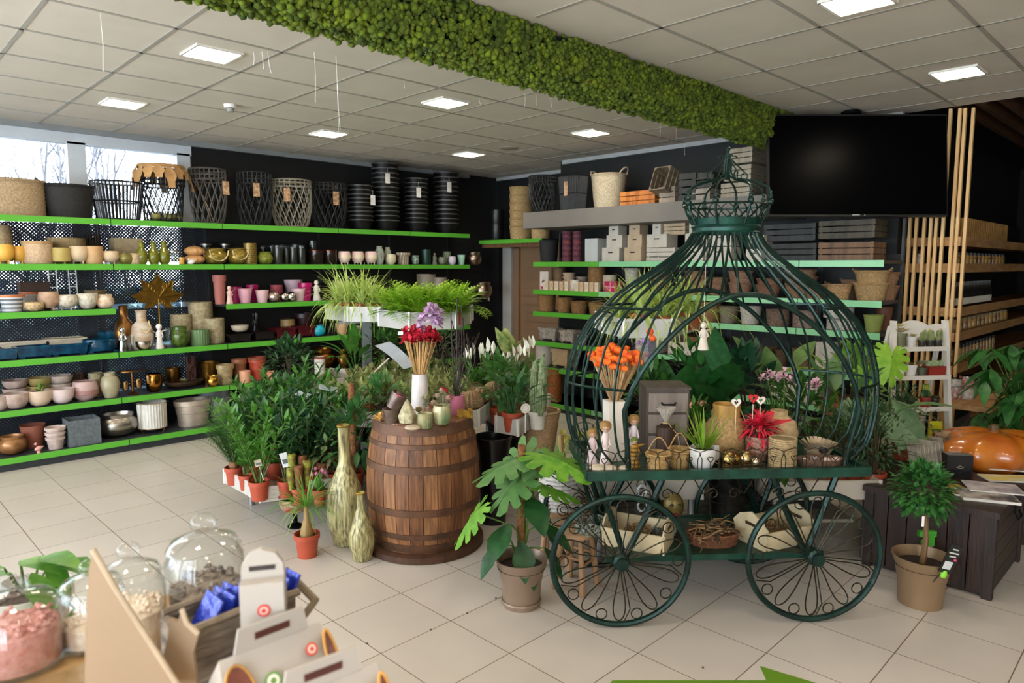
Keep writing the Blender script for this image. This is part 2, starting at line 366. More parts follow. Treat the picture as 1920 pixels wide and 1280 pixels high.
for i in range(len(XA)-1):
    x0, x1 = XA[i], XA[i+1]; cx = (x0+x1)/2; w = x1-x0
    t = thing('shelving_unit', 'dark steel shelving bay with green shelf edges, '+wordsec[i], 'shelving', (cx, 7.1, 0), 0, 'shelving bays along the back wall')
    m = M(); m.box((0, .47, 0), (w-.004, .02, .1)); m.box((0, .18, 0), (w-.004, .62, .1)); m.obj('plinth', DGREY, t, False)
    for z0, z1 in ((.12, .45), (.5, .88), (.93, 1.28), (1.33, 1.69), (1.74, 2.09)):
        if x0 < 2.8: M().box((0, .455, z0), (w-.03, .003, z1-z0)).obj('back_panel', PERF, t, False)
        else: M().box((0, .455, z0), (w-.03, .003, z1-z0)).obj('back_panel', BLACKM, t, False)
    if x0 < 2.8 :pass
    for sx in (-1, 1): M().box((sx*(w/2-.012), .475, 0), (.02, .04, 2.1)).obj('upright', DGREY, t, False)
    for k, z in ZA.items():
        if k == 3 and i == 3: continue
        yf = -.16 if k == 6 else 0
        s = M().box((0, (.45+yf)/2+.004, z-.028), (w-.006, .45-yf, .028)).obj('shelf', DGREY, t, False)
        M().box((0, yf-.004, z-.05), (w-.008, .008, .052)).obj('price_rail', GREEN, s, False)
# wall B: shelves along the right wall
ZB = {1: 1.745, 2: 1.415, 3: 1.155, 4: .80, 5: .495, 6: .10}
YB = [5.84, 4.84, 3.51, 2.62, 1.93]
XF = 6.05
wb = ['beside the panelled door', 'behind the dome of the cart, left part', 'behind the dome of the cart, right part', 'under the television beside the slats']
for i in range(4):
    y1, y0 = YB[i], YB[i+1]; w = y1-y0; cy = (y0+y1)/2
    t = thing('shelving_unit', 'dark steel shelving bay on the right wall, '+wb[i], 'shelving', (XF, cy, 0), 0, 'shelving bays along the right wall')
    M().box((.22, 0, 0), (.6, w-.004, .1)).obj('plinth', DGREY, t, False)
    M().box((.46, 0, .1), (.004, w-.02, 1.7)).obj('back_panel', BLACKM, t, False)
    for s_ in (-1, 1): M().box((.475, s_*(w/2-.012), 0), (.04, .02, 2.1)).obj('upright', DGREY, t, False)
    for k, z in ZB.items():
        xf = -.1 if k == 6 else 0
        s = M().box(((.45+xf)/2+.004, 0, z-.028), (.45-xf, w-.006, .028)).obj('shelf', DGREY, t, False)
        M().box((xf-.004, 0, z-.052), (.008, w-.008, .054)).obj('price_rail', GREEN_REFLECT if i > 0 else GREEN, s, False)
# over-door shelf with its bracket
t = thing('wall_shelf', 'short green edged shelf above the panelled door, holding a basket stack', 'shelf', (6.5, 6.72, 2.05))
M().box((.3, 0, -.028), (.6, 1.2, .028)).obj('board', DGREY, t, False); M().box((-.004, 0, -.05), (.008, 1.2, .052)).obj('price_rail', GREEN, t, False)
M().box((.05, 0, -.1), (.04, 1.16, .07)).obj('batten', wood('#6b4a2e'), t, False)
# grey soffit / boxed ledge
t = M(); t.box((6.2, 4.28, 2.13), (.8, 2.97, .18)); struct('soffit', t, mat('#6f6a63', .6, 0, .08, 3, .03)); bpy.data.objects['soffit'].name = 'trim_4'
# recess: white tiled post, brown panelled door, dark doorway
slab('wall_post', 7.02, 7.12, 7.22, 7.4, 0, 2.0, mat('#bdb9b2', .5, 0, .05, 5, 0))
dm = M(); dm.box((7.09, 6.5, 0), (.05, 1.35, 2.0))
for k in range(16): dm.box((7.06, 6.46, .1+.118*k), (.03, .98, .1))
dm.box((7.05, 7.12, 0), (.06, .1, 2.0)); dm.box((7.05, 6.5, 1.95), (.06, 1.3, .06))
struct('door_1', dm, mat('#8b6c50', .6, 0, .06, 4, .05))
# ================================================================ prop builders: each fills a thing t of width w, height h
def wall_prof(outer, th, zfloor=None):
    # closed vessel from an outer profile: up the outside, over the lip, down the inside
    zb = zfloor if zfloor is not None else th*1.2
    inner = [(max(.0005, r-th), z) for r, z in outer if z > zb]
    return [(.0005, 0)]+outer+[(outer[-1][0]-th*.5, outer[-1][1]+th*.3)]+inner[::-1]+[(.0005, zb)]
PR = {
 'taper': lambda w, h: [(w*.36, 0), (w*.44, h*.78), (w*.445, h*.8), (w*.5, h*.8), (w*.5, h)],
 'cone': lambda w, h: [(w*.34, 0), (w*.5, h)],
 'cyl': lambda w, h: [(w*.46, 0), (w*.5, h*.06), (w*.5, h)],
 'bowl': lambda w, h: [(w*.2, 0), (w*.34, h*.12), (w*.45, h*.42), (w*.49, h*.75), (w*.5, h)],
 'round': lambda w, h: [(w*.25, 0), (w*.42, h*.15), (w*.5, h*.42), (w*.47, h*.7), (w*.38, h*.84), (w*.4, h)],
 'egg': lambda w, h: [(w*.26, 0), (w*.42, h*.18), (w*.5, h*.5), (w*.47, h*.8), (w*.42, h)],
 'vase': lambda w, h: [(w*.3, 0), (w*.33, h*.03), (w*.46, h*.3), (w*.5, h*.55), (w*.4, h*.82), (w*.28, h*.88), (w*.3, h)],
 'flare': lambda w, h: [(w*.35, 0), (w*.38, h*.5), (w*.44, h*.8), (w*.5, h)],
 'jug': lambda w, h: [(w*.34, 0), (w*.48, h*.15), (w*.5, h*.4), (w*.4, h*.62), (w*.22, h*.72), (w*.22, h*.97), (w*.26, h)],
 'stack': lambda w, h: [(w*.36, 0), (w*.43, h*.3), (w*.4, h*.31), (w*.46, h*.6), (w*.43, h*.61), (w*.48, h*.85), (w*.5, h)],
 'tub': lambda w, h: [(w*.4, 0), (w*.43, h*.5), (w*.45, h*.52), (w*.46, h*.8), (w*.5, h*.82), (w*.5, h)],
}
def vessel(t, w, h, m, prof='taper', th=.006, rib=0, nr=0, n=28, sx=1, sy=1, name='body', weave=0, z=0):
    return M().lathe(wall_prof(PR[prof](w, h), min(th, w*.08)), n, (0, 0, z), sx, sy, rib, nr, weave=weave).obj(name, m, t)
def k_pot(t, w, h, m, prof='taper', feet=0, rim=None, soil=0, band=None, saucer=None, **kw):
    z = h*.14 if feet else 0
    b = vessel(t, w, h-z, m, prof, z=z, **{k: v for k, v in kw.items() if k in ('rib', 'nr', 'sx', 'sy', 'weave', 'n')})
    if feet:
        for k in range(3):
            a = 2*pi*k/3-pi/2+.5; M().lathe([(w*.04, 0), (w*.07, z*1.5)], 8, (w*.27*cos(a), w*.27*sin(a), 0)).obj('foot', m, t)
    if rim: r = PR[prof](w, h)[-1][0]; M().lathe([(r+.001, h*.88), (r*1.03, h*.9), (r*1.03, h*1.0), (r*.97, h*1.01), (r*.95, h*.9)], 28, cap=False).obj('rim', rim, t, label='differently coloured rim')
    if band: M().lathe([(w*.485, h*.3), (w*.5, h*.32), (w*.5, h*.55), (w*.485, h*.57)], 28, cap=False).obj('band', band, t)
    if soil: M().lathe([(w*.44, h*.86), (.001, h*.9)], 16, cap=False).obj('soil', SOIL, t)
def ring(m, R_, z, r, n=28, sx=1, sy=1): m.tube([(R_*sx*cos(2*pi*i/n), R_*sy*sin(2*pi*i/n), z) for i in range(n)], r, 5, True)
def arc_handle(x0, x1, z, H, r, y=0, n=9): return M().tube([(x0+(x1-x0)*i/n, y, z+H*sin(pi*i/n)) for i in range(n+1)], r, 6)
def k_basket(t, w, h, m, taper=.8, rows=None, n=36, handles='', sy=1, th=.012, rimm=None, lining=None, square=0, feet=0):
    rows = rows or max(6, int(h/.018)); wv = min(.004, w*.02)
    M().lathe([(w*.5*(taper+(1-taper)*(j/rows))-.002, h*j/rows) for j in range(rows+1)]+[(w*.5*taper*(1)-th+(w*.5*(1-taper))*(j/rows), h*j/rows) for j in range(rows, 0, -1)], n, (0, 0, 0), 1, sy, weave=wv, cap=False).obj('body', m, t, True, 20)
    M().lathe([(w*.5*taper-.004, .004), (.001, .004)], 20, sy=sy).obj('base', m, t)
    q = M(); ring(q, w*.5, h, max(.005, w*.025), 28, 1, sy); ring(q, w*.49, h-max(.01, w*.04), max(.004, w*.018), 28, 1, sy); q.obj('rim', rimm or m, t)
    if handles == 'side':
        for s_ in (-1, 1): arc_handle(0, 0, 0, 0, .001) and None; q = M().tube([(s_*w*.49+s_*h*.12*sin(pi*i/8), w*.16*cos(pi*i/8)*sy, h+h*.18*sin(pi*i/8)) for i in range(9)], max(.004, w*.02), 6); q.obj('handle', rimm or m, t)
    if handles == 'top': arc_handle(-w*.48, w*.48, h, h*.9, max(.003, w*.02)).obj('handle', rimm or m, t)
def k_lattice(t, w, h, m, n=18, tagm=None, tagp=(0, 0), prof=None, ringm=None, r=.0045, turn=1.6, band=.18):
    pf = prof or (lambda u: .36+.14*min(1, u*2.2)**.6)
    q = M()
    for s_ in (-1, 1):
        for i in range(n):
            pts = []
            for j in range(11):
                u = j/10*(1-band); a = 2*pi*i/n+s_*turn*(1-u)*.6; rr = w*pf(u); pts.append((rr*cos(a), rr*sin(a), h*u))
            q.tube(pts, r, 4)
    q.obj('lattice', m, t)
    q = M(); u0 = 1-band
    for z, rr in ((.01, pf(0)), (h*u0, pf(u0)), (h*(u0+.09), pf(1)), (h, pf(1))): ring(q, w*rr, z, r*1.5)
    for i in range(int(n*1.5)):
        a = 2*pi*i/(n*1.5); q.tube([(w*.5*cos(a), w*.5*sin(a), h*u0), (w*.5*cos(a), w*.5*sin(a), h)], r, 4)
    q.obj('rim_band', ringm or m, t)
    M().lathe([(w*pf(0), .006), (.001, .006)], 20).obj('base', m, t)
def k_bars(t, w, h, m, n=40, taper=.78):
    q = M()
    for i in range(n):
        a = 2*pi*i/n; q.tube([(w*.5*taper*cos(a), w*.4*taper*sin(a), 0), (w*.5*cos(a), w*.4*sin(a), h)], .0075, 4)
    q.obj('bars', m, t); q = M()
    for z, u in ((.01, taper), (h*.5, (1+taper)/2), (h, 1)): ring(q, w*.5*u, z, .009, 28, 1, .8)
    q.obj('hoops', m, t); M().lathe([(w*.5*taper, .01), (.001, .01)], 20, sy=.8).obj('base', m, t)
def k_crate(t, w, h, m, d=None, slats=3, hole=0, post=1, gap=.18):
    d = d or w*.66; th = .009; q = M(); sh = h/slats
    for k in range(slats):
        z = k*sh+sh*gap*.5; hh = sh*(1-gap)
        for s_ in (-1, 1): q.box((0, s_*(d/2-th/2), z), (w, th, hh)); q.box((s_*(w/2-th/2), 0, z), (th, d-2*th, hh))
    q.obj('slats', m, t, False)
    M().box((0, 0, 0), (w-.02, d-.02, .008)).obj('base', m, t, False)
    if post:
        for a in (-1, 1):
            for b_ in (-1, 1): M().box((a*(w/2-.02), b_*(d/2-.02), 0), (.018, .018, h*.99)).obj('corner_post', m, t, False)
    if hole: M().box((0, -d/2-.0005, h*.62), (w*.3, .004, h*.09)).obj('hand_hole', plas('#1a1512'), t, False)
def k_box(t, w, h, m, d=None, lid=0, hole=0, lidm=None):
    d = d or w*.7; th = .008; q = M()
    for s_ in (-1, 1): q.box((0, s_*(d/2-th/2), 0), (w, th, h)); q.box((s_*(w/2-th/2), 0, 0), (th, d-2*th, h))
    q.box((0, 0, 0), (w-.016, d-.016, .006)); q.obj('body', m, t, False)
    if lid: M().box((0, 0, h), (w*1.02, d*1.02, h*.14)).obj('lid', lidm or m, t, False)
    if hole: M().box((0, -d/2-.001, h*.6), (w*.26, .004, h*.1)).obj('hand_hole', plas('#1a1512'), t, False)
def k_jar(t, w, h, m=None, fill=None, lidm=None, prof='egg', lidh=.12, fillm=None):
    zb = h*(1-lidh); vessel(t, w, zb, m or GLASS, prof, .004)
    if fillm: M().lathe([(w*.2, .01)]+[(r-.009, z*.72+.01) for r, z in PR[prof](w, zb)]+[(.001, zb*.73+.01)], 20).obj('contents', fillm, t)
    r = PR[prof](w, zb)[-1][0]
    if lidm is not None: M().lathe([(r*1.03, zb), (r*1.05, zb+h*lidh*.6), (r*.7, zb+h*lidh), (.001, h)], 24).obj('lid', lidm, t)
def k_lantern(t, w, h, m, hand=1):
    vessel(t, w, h, m, 'round', .004, rib=.02, nr=14)
    q = M(); ring(q, w*.39, h*.97, .006); q.obj('rim', metl('#c8b27a'), t)
    if hand: M().tube([(w*.4*cos(pi*i/10-pi), -w*.42-.01, h*.85-w*.45*sin(pi*i/10)) for i in range(11)], .006, 6).obj('rope_handle', wood('#c9b58a'), t)
def k_ball(t, w, h, m, n=20): M().ball((0, 0, w/2), w/2, n, 12, 1).obj('ball', m, t)
def k_bonsai(t, w, h, m, d=None, oval=0):
    d = d or w*.7
    if oval: M().lathe(wall_prof([(w*.42, h*.12), (w*.46, h*.3), (w*.45, h*.8), (w*.5, h*.85), (w*.5, h)], .008), 28, sy=d/w).obj('bowl', m, t)
    else:
        q = M(); q.box((0, 0, h*.12), (w*.86, d*.86, h*.66), top=(1.05, 1.05)); 
        for s_ in (-1, 1): q.box((0, s_*(d/2-.008), h*.78), (w, .018, h*.2)); q.box((s_*(w/2-.008), 0, h*.78), (.018, d-.034, h*.2))
        q.obj('bowl', m, t, False)
    for a in (-1, 1):
        for b_ in (-1, 1): M().box((a*w*.33, b_*d*.3, 0), (w*.14, d*.14, h*.14)).obj('foot', m, t, False)
def k_figure(t, w, h, m, skin=None, hair=None, wings=0, dress=None, lean=0):
    # small robed figurine: bell body, shoulders, head
    M().lathe([(w*.42, 0), (w*.45, h*.05), (w*.3, h*.35), (w*.24, h*.55), (w*.3, h*.66), (w*.22, h*.74), (w*.09, h*.78)], 20, sy=.75).obj('robe', dress or m, t)
    hd = M().ball((0, 0, h*.88), h*.11, 14, 10, 1.1); hd.ball((0, -h*.11, h*.87), h*.018, 6, 4); hd.obj('head', skin or m, t)
    if hair: M().lathe([(h*.125, h*.84), (h*.13, h*.92), (h*.09, h*.99), (.001, h*1.01)], 14, (0, h*.02, 0)).obj('hair', hair, t)
    for s_ in (-1, 1):
        M().tube([(s_*w*.26, 0, h*.67), (s_*w*.36, -w*.12, h*.5), (s_*w*.1, -w*.34, h*.44)], [w*.07, w*.06, w*.045], 8).obj('arm', dress or m, t)
    if wings:
        for s_ in (-1, 1): q = M(); q.leaf((s_*w*.1, w*.24, h*.6), (s_*.9, .3, .5), h*.42, h*.22, .5, 5); q.obj('wing', m, t)
def k_bird(t, w, h, m):
    q = M(); q.lathe([(.001, -w*.4), (w*.16, -w*.3), (w*.26, 0), (w*.2, w*.22), (w*.08, w*.4), (.001, w*.5)], 14, (0, 0, 0), 1, 1, M4=Matrix.Translation((0, 0, h*.38)) @ Matrix.Rotation(R(70), 4, 'Y')); q.obj('body', m, t)
    q = M(); q.ball((-w*.22, 0, h*.78), w*.14, 12, 8); q.lathe([(w*.04, 0), (.001, w*.14)], 8, M4=Matrix.Translation((-w*.34, 0, h*.78)) @ Matrix.Rotation(R(-90), 4, 'Y')); q.obj('head', m, t)
    M().lathe([(w*.2, 0), (w*.14, h*.2)], 12).obj('foot', m, t)
def k_candle(t, w, h, m): M().lathe([(w*.49, 0), (w*.5, h*.02), (w*.5, h*.97), (w*.46, h), (w*.1, h*.985), (.001, h*.985)], 24).obj('wax', m, t); M().tube([(0, 0, h*.98), (.001, 0, h*1.03)], .0015, 5).obj('wick', plas('#222222'), t) if 0 else None
def k_nest(t, w, h, m, n=60, seed=1):
    r = random.Random(seed); q = M()
    for _ in range(n):
        a = r.random()*6.28; b_ = a+r.uniform(.5, 1.6); q.tube([(w*.4*cos(a+(b_-a)*k/5)*r.uniform(.8, 1.1), w*.4*sin(a+(b_-a)*k/5)*r.uniform(.8, 1.1), h*r.random()) for k in range(6)], .0025, 4)
    q.obj('twigs', m, t)
def tagcard(t, p, m, s=(.03, .05), name='price_tag'):
    q = M(); q.box((p[0], p[1], p[2]-s[1]/2), (s[0], .002, s[1])); q.tube([(p[0], p[1], p[2]+s[1]/2), (p[0], p[1]+.004, p[2]+s[1])], .001, 4); q.obj(name, m, t, False)
# ---------------- plants
def pot_soil(t, w, h, m=TERRA, prof='taper', **kw):
    vessel(t, w, h, m, prof, name='pot', **kw); M().lathe([(w*.43, h*.84), (.001, h*.88)], 16, cap=False).obj('soil', SOIL, t)
def p_grass(t, z, n, L, W_, m, seed=1, el=(35, 88), bend=1.6, r0=.02, name='leaves', seg=6, fold=.3):
    r = random.Random(seed); q = M()
    for _ in range(n):
        d = rdir(r, *el); q.leaf((d.x*r0, d.y*r0, z), d, L*r.uniform(.6, 1.1), W_*r.uniform(.8, 1.2), bend*r.uniform(.6, 1.3)*(1.1-d.z*.5), seg, fold, .1, .3)
    return q.obj(name, m, t, True, 180)
def p_fern(t, z, n, L, m, seed=1, el=(30, 80), bend=1.2, pin=9, lw=.1, lwid=.5, name='fronds', r0=.02, flat=0):
    r = random.Random(seed); q = M()
    for _ in range(n):
        d = rdir(r, *el); LL = L*r.uniform(.7, 1.1); p = V((d.x*r0, d.y*r0, z)); pts = [p.copy()]
        for j in range(pin):
            p = p+d*(LL/pin); d = (d+V((0, 0, -bend/pin))).normalized(); pts.append(p.copy())
            c = d.cross(V((0, 0, 1))).normalized(); k = sin(pi*min(1, (j+1.2)/(pin+.6)))**.6
            for s_ in (-1, 1): q.leaf(p, (c*s_+d*.55+V((0, 0, .1))), LL*lw*2*k, LL*lw*lwid*k, .3, 2, .1)
        q.tube(pts, LL*.006, 3)
    return q.obj(name, m, t, True, 180)
def p_stems(t, z, n, H, m, pairs=9, L=.06, W_=.03, seed=1, spread=.5, bend=.5, sm=None, r0=.03, name='leaves', el=10, start=.15):
    r = random.Random(seed); q = M(); s = M()
    for _ in range(n):
        a = r.random()*6.28; o = r.random()*spread; d = V((cos(a)*o, sin(a)*o, 1)).normalized(); p = V((cos(a)*r0*r.random(), sin(a)*r0*r.random(), z)); pts = [p.copy()]
        LL = H*r.uniform(.7, 1.05)
        for j in range(pairs):
            p = p+d*(LL/pairs); d = (d+V((cos(a)*bend/pairs, sin(a)*bend/pairs, -bend*.3/pairs))).normalized(); pts.append(p.copy())
            if j/pairs < start: continue
            c = d.cross(V((sin(a+j), cos(a+j), .2))).normalized()
            for s_ in (-1, 1): q.leaf(p, (c*s_+d*.7+V((0, 0, R(el)))), L*r.uniform(.7, 1.15), W_, .5, 3, .2)
        q.leaf(p, d, L, W_, .3, 3, .2); s.tube(pts, max(.002, H*.007), 4)
    s.obj('stems', sm or m, t); return q.obj(name, m, t, True, 180)
def p_broad(t, z, n, H, L, W_, m, seed=1, el=(40, 80), sm=None, name='leaves', bend=.7, r0=.02, pet=.5, fold=.2, seg=5):
    r = random.Random(seed); q = M(); s = M()
    for _ in range(n):
        d = rdir(r, *el); P0 = V((d.x*r0, d.y*r0, z)); LL = H*r.uniform(pet, 1); e = P0+d*LL; s.tube([P0, P0+d*LL*.5+V((0, 0, LL*.06)), e], .0028, 4)
        q.leaf(e, (d+V((d.x, d.y, -.1))*.7), L*r.uniform(.75, 1.15), W_*r.uniform(.8, 1.1), bend, seg, fold, .04, .42)
    s.obj('stems', sm or m, t); return q.obj(name, m, t, True, 180)
def p_bush(t, c, rx, rz, n, L, W_, m, seed=1, name='foliage', sm=None, twigs=10, z0=None):
    r = random.Random(seed); q = M(); s = M()
    for _ in range(n):
        d = rdir(r, -60, 88); u = r.uniform(.45, 1); p = V((c[0]+d.x*rx*u, c[1]+d.y*rx*u, c[2]+d.z*rz*u))
        q.leaf(p, d+V((r.uniform(-.6, .6), r.uniform(-.6, .6), r.uniform(-.3, .6))), L*r.uniform(.7, 1.2), W_, .7, 3, .2)
    if twigs:
        for _ in range(twigs):
            d = rdir(r, -20, 85); s.tube([(c[0], c[1], z0 if z0 is not None else c[2]-rz), (c[0]+d.x*rx*.3, c[1]+d.y*rx*.3, c[2]), (c[0]+d.x*rx*.9, c[1]+d.y*rx*.9, c[2]+d.z*rz*.9)], [.004, .003, .0015], 4)
        s.obj('twigs', sm or wood('#4a3a24'), t)
    return q.obj(name, m, t, True, 180)
def monstera(q, p, d, up, Rr, lobes=6, seed=1, split=.55):
    # heart-shaped blade built of lobes: a fan of strips from the midrib, split toward the edge
    r = random.Random(seed); d = V(d).normalized(); c = d.cross(V(up)).normalized(); n = c.cross(d).normalized(); p = V(p)
    def edge(a, k=1.):  # outline in polar form: a = 0 tip
        rr = Rr*(1.0-.32*abs(a)/pi+.25*math.exp(-a*a*9))*(1 if abs(a) < 2.6 else .75)*k
        return p+d*(rr*cos(a))+c*(rr*.85*sin(a))-n*(abs(sin(a))*Rr*.12+max(0, cos(a))*Rr*.14)
    for s_ in (-1, 1):
        for i in range(lobes):
            a0 = s_*(.02+i*2.85/lobes); a1 = s_*(.02+(i+1)*2.85/lobes); g = (a1-a0)*.2
            b0 = p+d*(Rr*.42*max(-.2, cos(a0))); b1 = p+d*(Rr*.42*max(-.2, cos(a1)))
            m0 = b0.lerp(edge(a0), split); m1 = b1.lerp(edge(a1), split)
            e0 = edge(a0+g, .95); em = edge((a0+a1)/2, 1.03); e1 = edge(a1-g, .95)
            q.add([b0, b1, m1, e1, em, e0, m0], [(0, 1, 2, 3, 4, 5, 6) if s_ > 0 else (6, 5, 4, 3, 2, 1, 0)])
def p_cactus(t, z, w, h, m, rib=.12, nr=10, spine=None, c=(0, 0)):
    M().lathe([(w*.3, 0), (w*.47, h*.2), (w*.5, h*.5), (w*.42, h*.82), (w*.2, h*.97), (.001, h)], nr*4, (c[0], c[1], z), rib=rib, nr=nr, cap=False).obj('cactus_body', m, t)
    if spine:
        q = M()
        for i in range(nr):
            for j in range(6):
                a = 2*pi*i/nr; u = .15+.14*j; rr = w*.5*(sin(pi*min(1, u+.12))**.4)*1.08
                for k in (-1, 0, 1): q.tube([(c[0]+rr*cos(a), c[1]+rr*sin(a), z+h*u), (c[0]+(rr+w*.14)*cos(a+k*.2), c[1]+(rr+w*.14)*sin(a+k*.2), z+h*u+.004*k)], .0007, 3)
        q.obj('spines', spine, t)
def p_rosette(t, z, w, m, n=22, seed=1, name='rosette', tips=None):
    r = random.Random(seed); q = M()
    for i in range(n):
        a = i*2.4; e = R(15+65*(1-i/n)*-1+65); L = w*.5*(.35+.65*(1-i/n)); d = V((cos(a)*cos(e*(i/n)), sin(a)*cos(e*(i/n)), .25+sin(e*(i/n))))
        q.leaf((0, 0, z+.004*i/n), d, L, w*.2, -.4, 3, .35, .2, .6)
    return q.obj(name, m, t, True, 180)
def p_flowers(q, c, r_, n=6, tilt=(0, 0, 1), W_=None, bend=.3):
    z = V(tilt).normalized(); x = z.cross(V((0, 1, .1))).normalized(); y = z.cross(x)
    for i in range(n):
        a = 2*pi*i/n; q.leaf(c, x*cos(a)+y*sin(a)+z*.35, r_, W_ or r_*.7, bend, 3, .2, .3, .55)
# ---------------- placing
def put(P, name, label, cat, group=None, rz=None):
    return thing(name, label, cat, tuple(P), YAW if rz is None else rz, group)
def A(k, x, w, h, kind, m, label, cat, name=None, back=.03, group=None, z=None, tilt=0, **kw):
    zz = ZA[k]+.001 if z is None else z; Y0 = 7.1 if k != 6 else 6.94
    P = onA(x, zz, Y0+back); s = mpp(P); P = onA(x, zz, Y0+back+min(.2, w*s/2)); s = mpp(P)
    t = put(P, name or cat, label, cat, group, rz=0); KK[kind](t, w*s, h*s, m, **kw); 
    return t
def B(k, x, w, h, kind, m, label, cat, name=None, back=.03, group=None, z=None, rz=-pi/2, **kw):
    zz = ZB[k]+.001 if z is None else z; X0 = XF if k != 6 else XF-.1
    P = onB(x, zz, X0+back); s = mpp(P); P = onB(x, zz, X0+back+min(.2, w*s/2)); s = mpp(P)
    t = put(P, name or cat, label, cat, group, rz=rz); KK[kind](t, w*s, h*s, m, **kw); return t
KK = dict(pot=k_pot, basket=k_basket, lattice=k_lattice, bars=k_bars, crate=k_crate, box=k_box, jar=k_jar, lantern=k_lantern, ball=k_ball, bonsai=k_bonsai, fig=k_figure, bird=k_bird, candle=k_candle, nest=k_nest)
# ================================================================ stock on the back wall shelves
BK = mat('#0d0e0f', .4, 0, .1, 20, .1); BKM = metl('#1c1d1e', .45); TAUPE = mat('#8c8474', .6, 0, .1, 30, .1)
# --- top shelf
t = A(1, 26, 106, 66, 'basket', wick('#b39a78', '#8f7859'), 'light natural wicker hamper at the left end of the top shelf', 'basket', 'wicker_basket', taper=.97, n=44, sy=.7)
t = A(1, 131, 88, 60, 'basket', wick('#24211f', '#111111'), 'black wicker tub with ring side handles, between natural hamper and striped basket', 'basket', 'wicker_basket', taper=.82, n=44, handles='side', sy=.8)
A(1, 223, 90, 70, 'bars', BK, 'black basket of upright bars with clear gaps in front of the window', 'basket', 'bar_basket')
t = A(1, 307, 78, 96, 'lattice', BK, 'tall black net basket draped with beige cloth, gourds inside', 'basket', 'net_basket', n=22, r=.006, prof=lambda u: .4+.08*min(1, u*1.4), band=.3)
NB = t; CLO = mat('#b98e5c', .9, 0, .15, 12, .4)
q = M(); w_ = 78*mpp(t.location)
for i in range(16):
    a0 = 2*pi*i/16; q.leaf((w_*.5*cos(a0), w_*.5*sin(a0), .53), (cos(a0)*.3, sin(a0)*.3, -.7), .13+.1*(i % 3 == 0), .12, .5, 4, .3, .5)
ring(q, w_*.49, .53, .02); tc_ = q.obj('cloth_lining', CLO, None); tc_.location = t.location; tag(tc_, 'crumpled beige cloth draped over the rim of the net basket', 'cloth')
q = M(); q.leaf((w_*.5, -.03, .53), (.35, -.1, -.5), .56, .06, .9, 6, .3, .6); o = q.obj('cloth_tail', CLO, tc_)
for i, (dx, dy, s_) in enumerate(((-.09, -.1, .1), (.0, -.12, .095), (.09, -.08, .1), (-.02, .0, .11), (.08, .08, .1))):
    g = M().ball((0, 0, s_*.42), s_*.5, 30, 10, .85, .05, 10).obj('gourd', mat('#8d8040', .5, 0, .3, 8, .1, col2='#5e6a35'), None); g.location = (t.location.x+dx, t.location.y+dy, t.location.z+.008)
    tag(g, 'small green and yellow gourd in the bottom of the cloth-lined net basket', 'gourd', 'gourds in the net basket')
TAGM = mat('#c9a27c', .6, 0, .3, 40, 0, col2='#8d6a4a')
for x, w, h, c, lb, tx, bd in ((393, 64, 100, '#4a4640', 'tall dark grey woven lattice basket with a tag, right of the cloth-lined basket', 20, .2), (480, 62, 97, '#16181a', 'black lattice basket with a narrow tag high on its front', -11, .22),
     (548, 72, 86, '#857f70', 'taupe lattice basket, the palest of the lattice baskets', -27, .15), (618, 64, 83, '#17191a', 'black lattice basket with centred tag, just right of the taupe one', -4, .15)):
    t = A(1, x, w, h, 'lattice', mat(c, .6, 0, .1, 30, .1), lb, 'basket', 'lattice_basket', band=bd, n=16, r=.006); s = mpp(t.location)
    tagcard(t, (tx*s, -w*s*.52, h*s*.66), TAGM, (12*s, 24*s))
q = 0
for x, w, top, n, lb in ((677, 46, 80, 9, 'shortest stack'), (724, 50, 122, 13, 'tallest stack'), (781, 44, 97, 11, 'stack with the white square tag'), (837, 46, 110, 12, 'stack farthest from the window')):
    P0 = None
    for k in range(n):
        if k == 0:
            t = A(1, x, w, top/n*2.2, 'pot', BK, 'lowest black ribbed bucket of the '+lb+' on the top shelf', 'bucket', 'ribbed_bucket', prof='cone', rim=mat('#3c3d3e', .4), group='black ribbed buckets, '+lb); s = mpp(t.location); base = t; P0 = t.location.copy()
        else:
            u = dup(base, (P0.x+.002*(k % 2), P0.y, P0.z+k*(top*s)/(n+1.2)), 0, ('topmost' if k == n-1 else 'middle')+' black ribbed bucket in the '+lb+' on the top shelf')
            if k == n-2: tagcard(u, (-.25*w*s*(1 if x != 677 else -1), -w*s*.52, 0), mat('#e2e0dc', .5), (10*s, 18*s))
# --- second shelf
BE = cer('#cdb492', .7); YE = cer('#d9a441', .5); TAN = cer('#c19a6b', .65); OLV = mat('#8f8440', .15, 0, .25, 30, .1, trans=.3); PEAT = mat('#b7a07a', .8, 0, .2, 50, .3)
A(2, 2, 44, 72, 'pot', PEAT, 'tall domed tan basket pot cut off by the left edge, second shelf', 'pot', 'plant_pot', prof='egg', back=.2)
A(2, 11, 30, 36, 'pot', YE, 'bright yellow footed pot at the left edge of the second shelf', 'pot', 'plant_pot', prof='egg', feet=1)
A(2, 37, 26, 33, 'pot', YE, 'bright yellow footed pot, second from the left edge', 'pot', 'plant_pot', prof='egg', feet=1, back=.08)
A(2, 72, 49, 42, 'pot', mat('#c3a583', .85, 0, .15, 60, .4), 'large beige felt-like round pot on the second shelf', 'pot', 'plant_pot', prof='cyl', rim=mat('#b08d63', .8))
A(2, 127, 62, 48, 'pot', mat('#b49a6c', .8, 0, .1, 30, .2), 'wide vertically ribbed straw pot behind the small olive one', 'pot', 'plant_pot', prof='cyl', rib=.015, nr=30, back=.22, n=90)
A(2, 115, 34, 30, 'pot', cer('#b09a55', .6), 'small olive-mustard footed pot in front of the ribbed straw pot', 'pot', 'plant_pot', prof='cyl', feet=1)
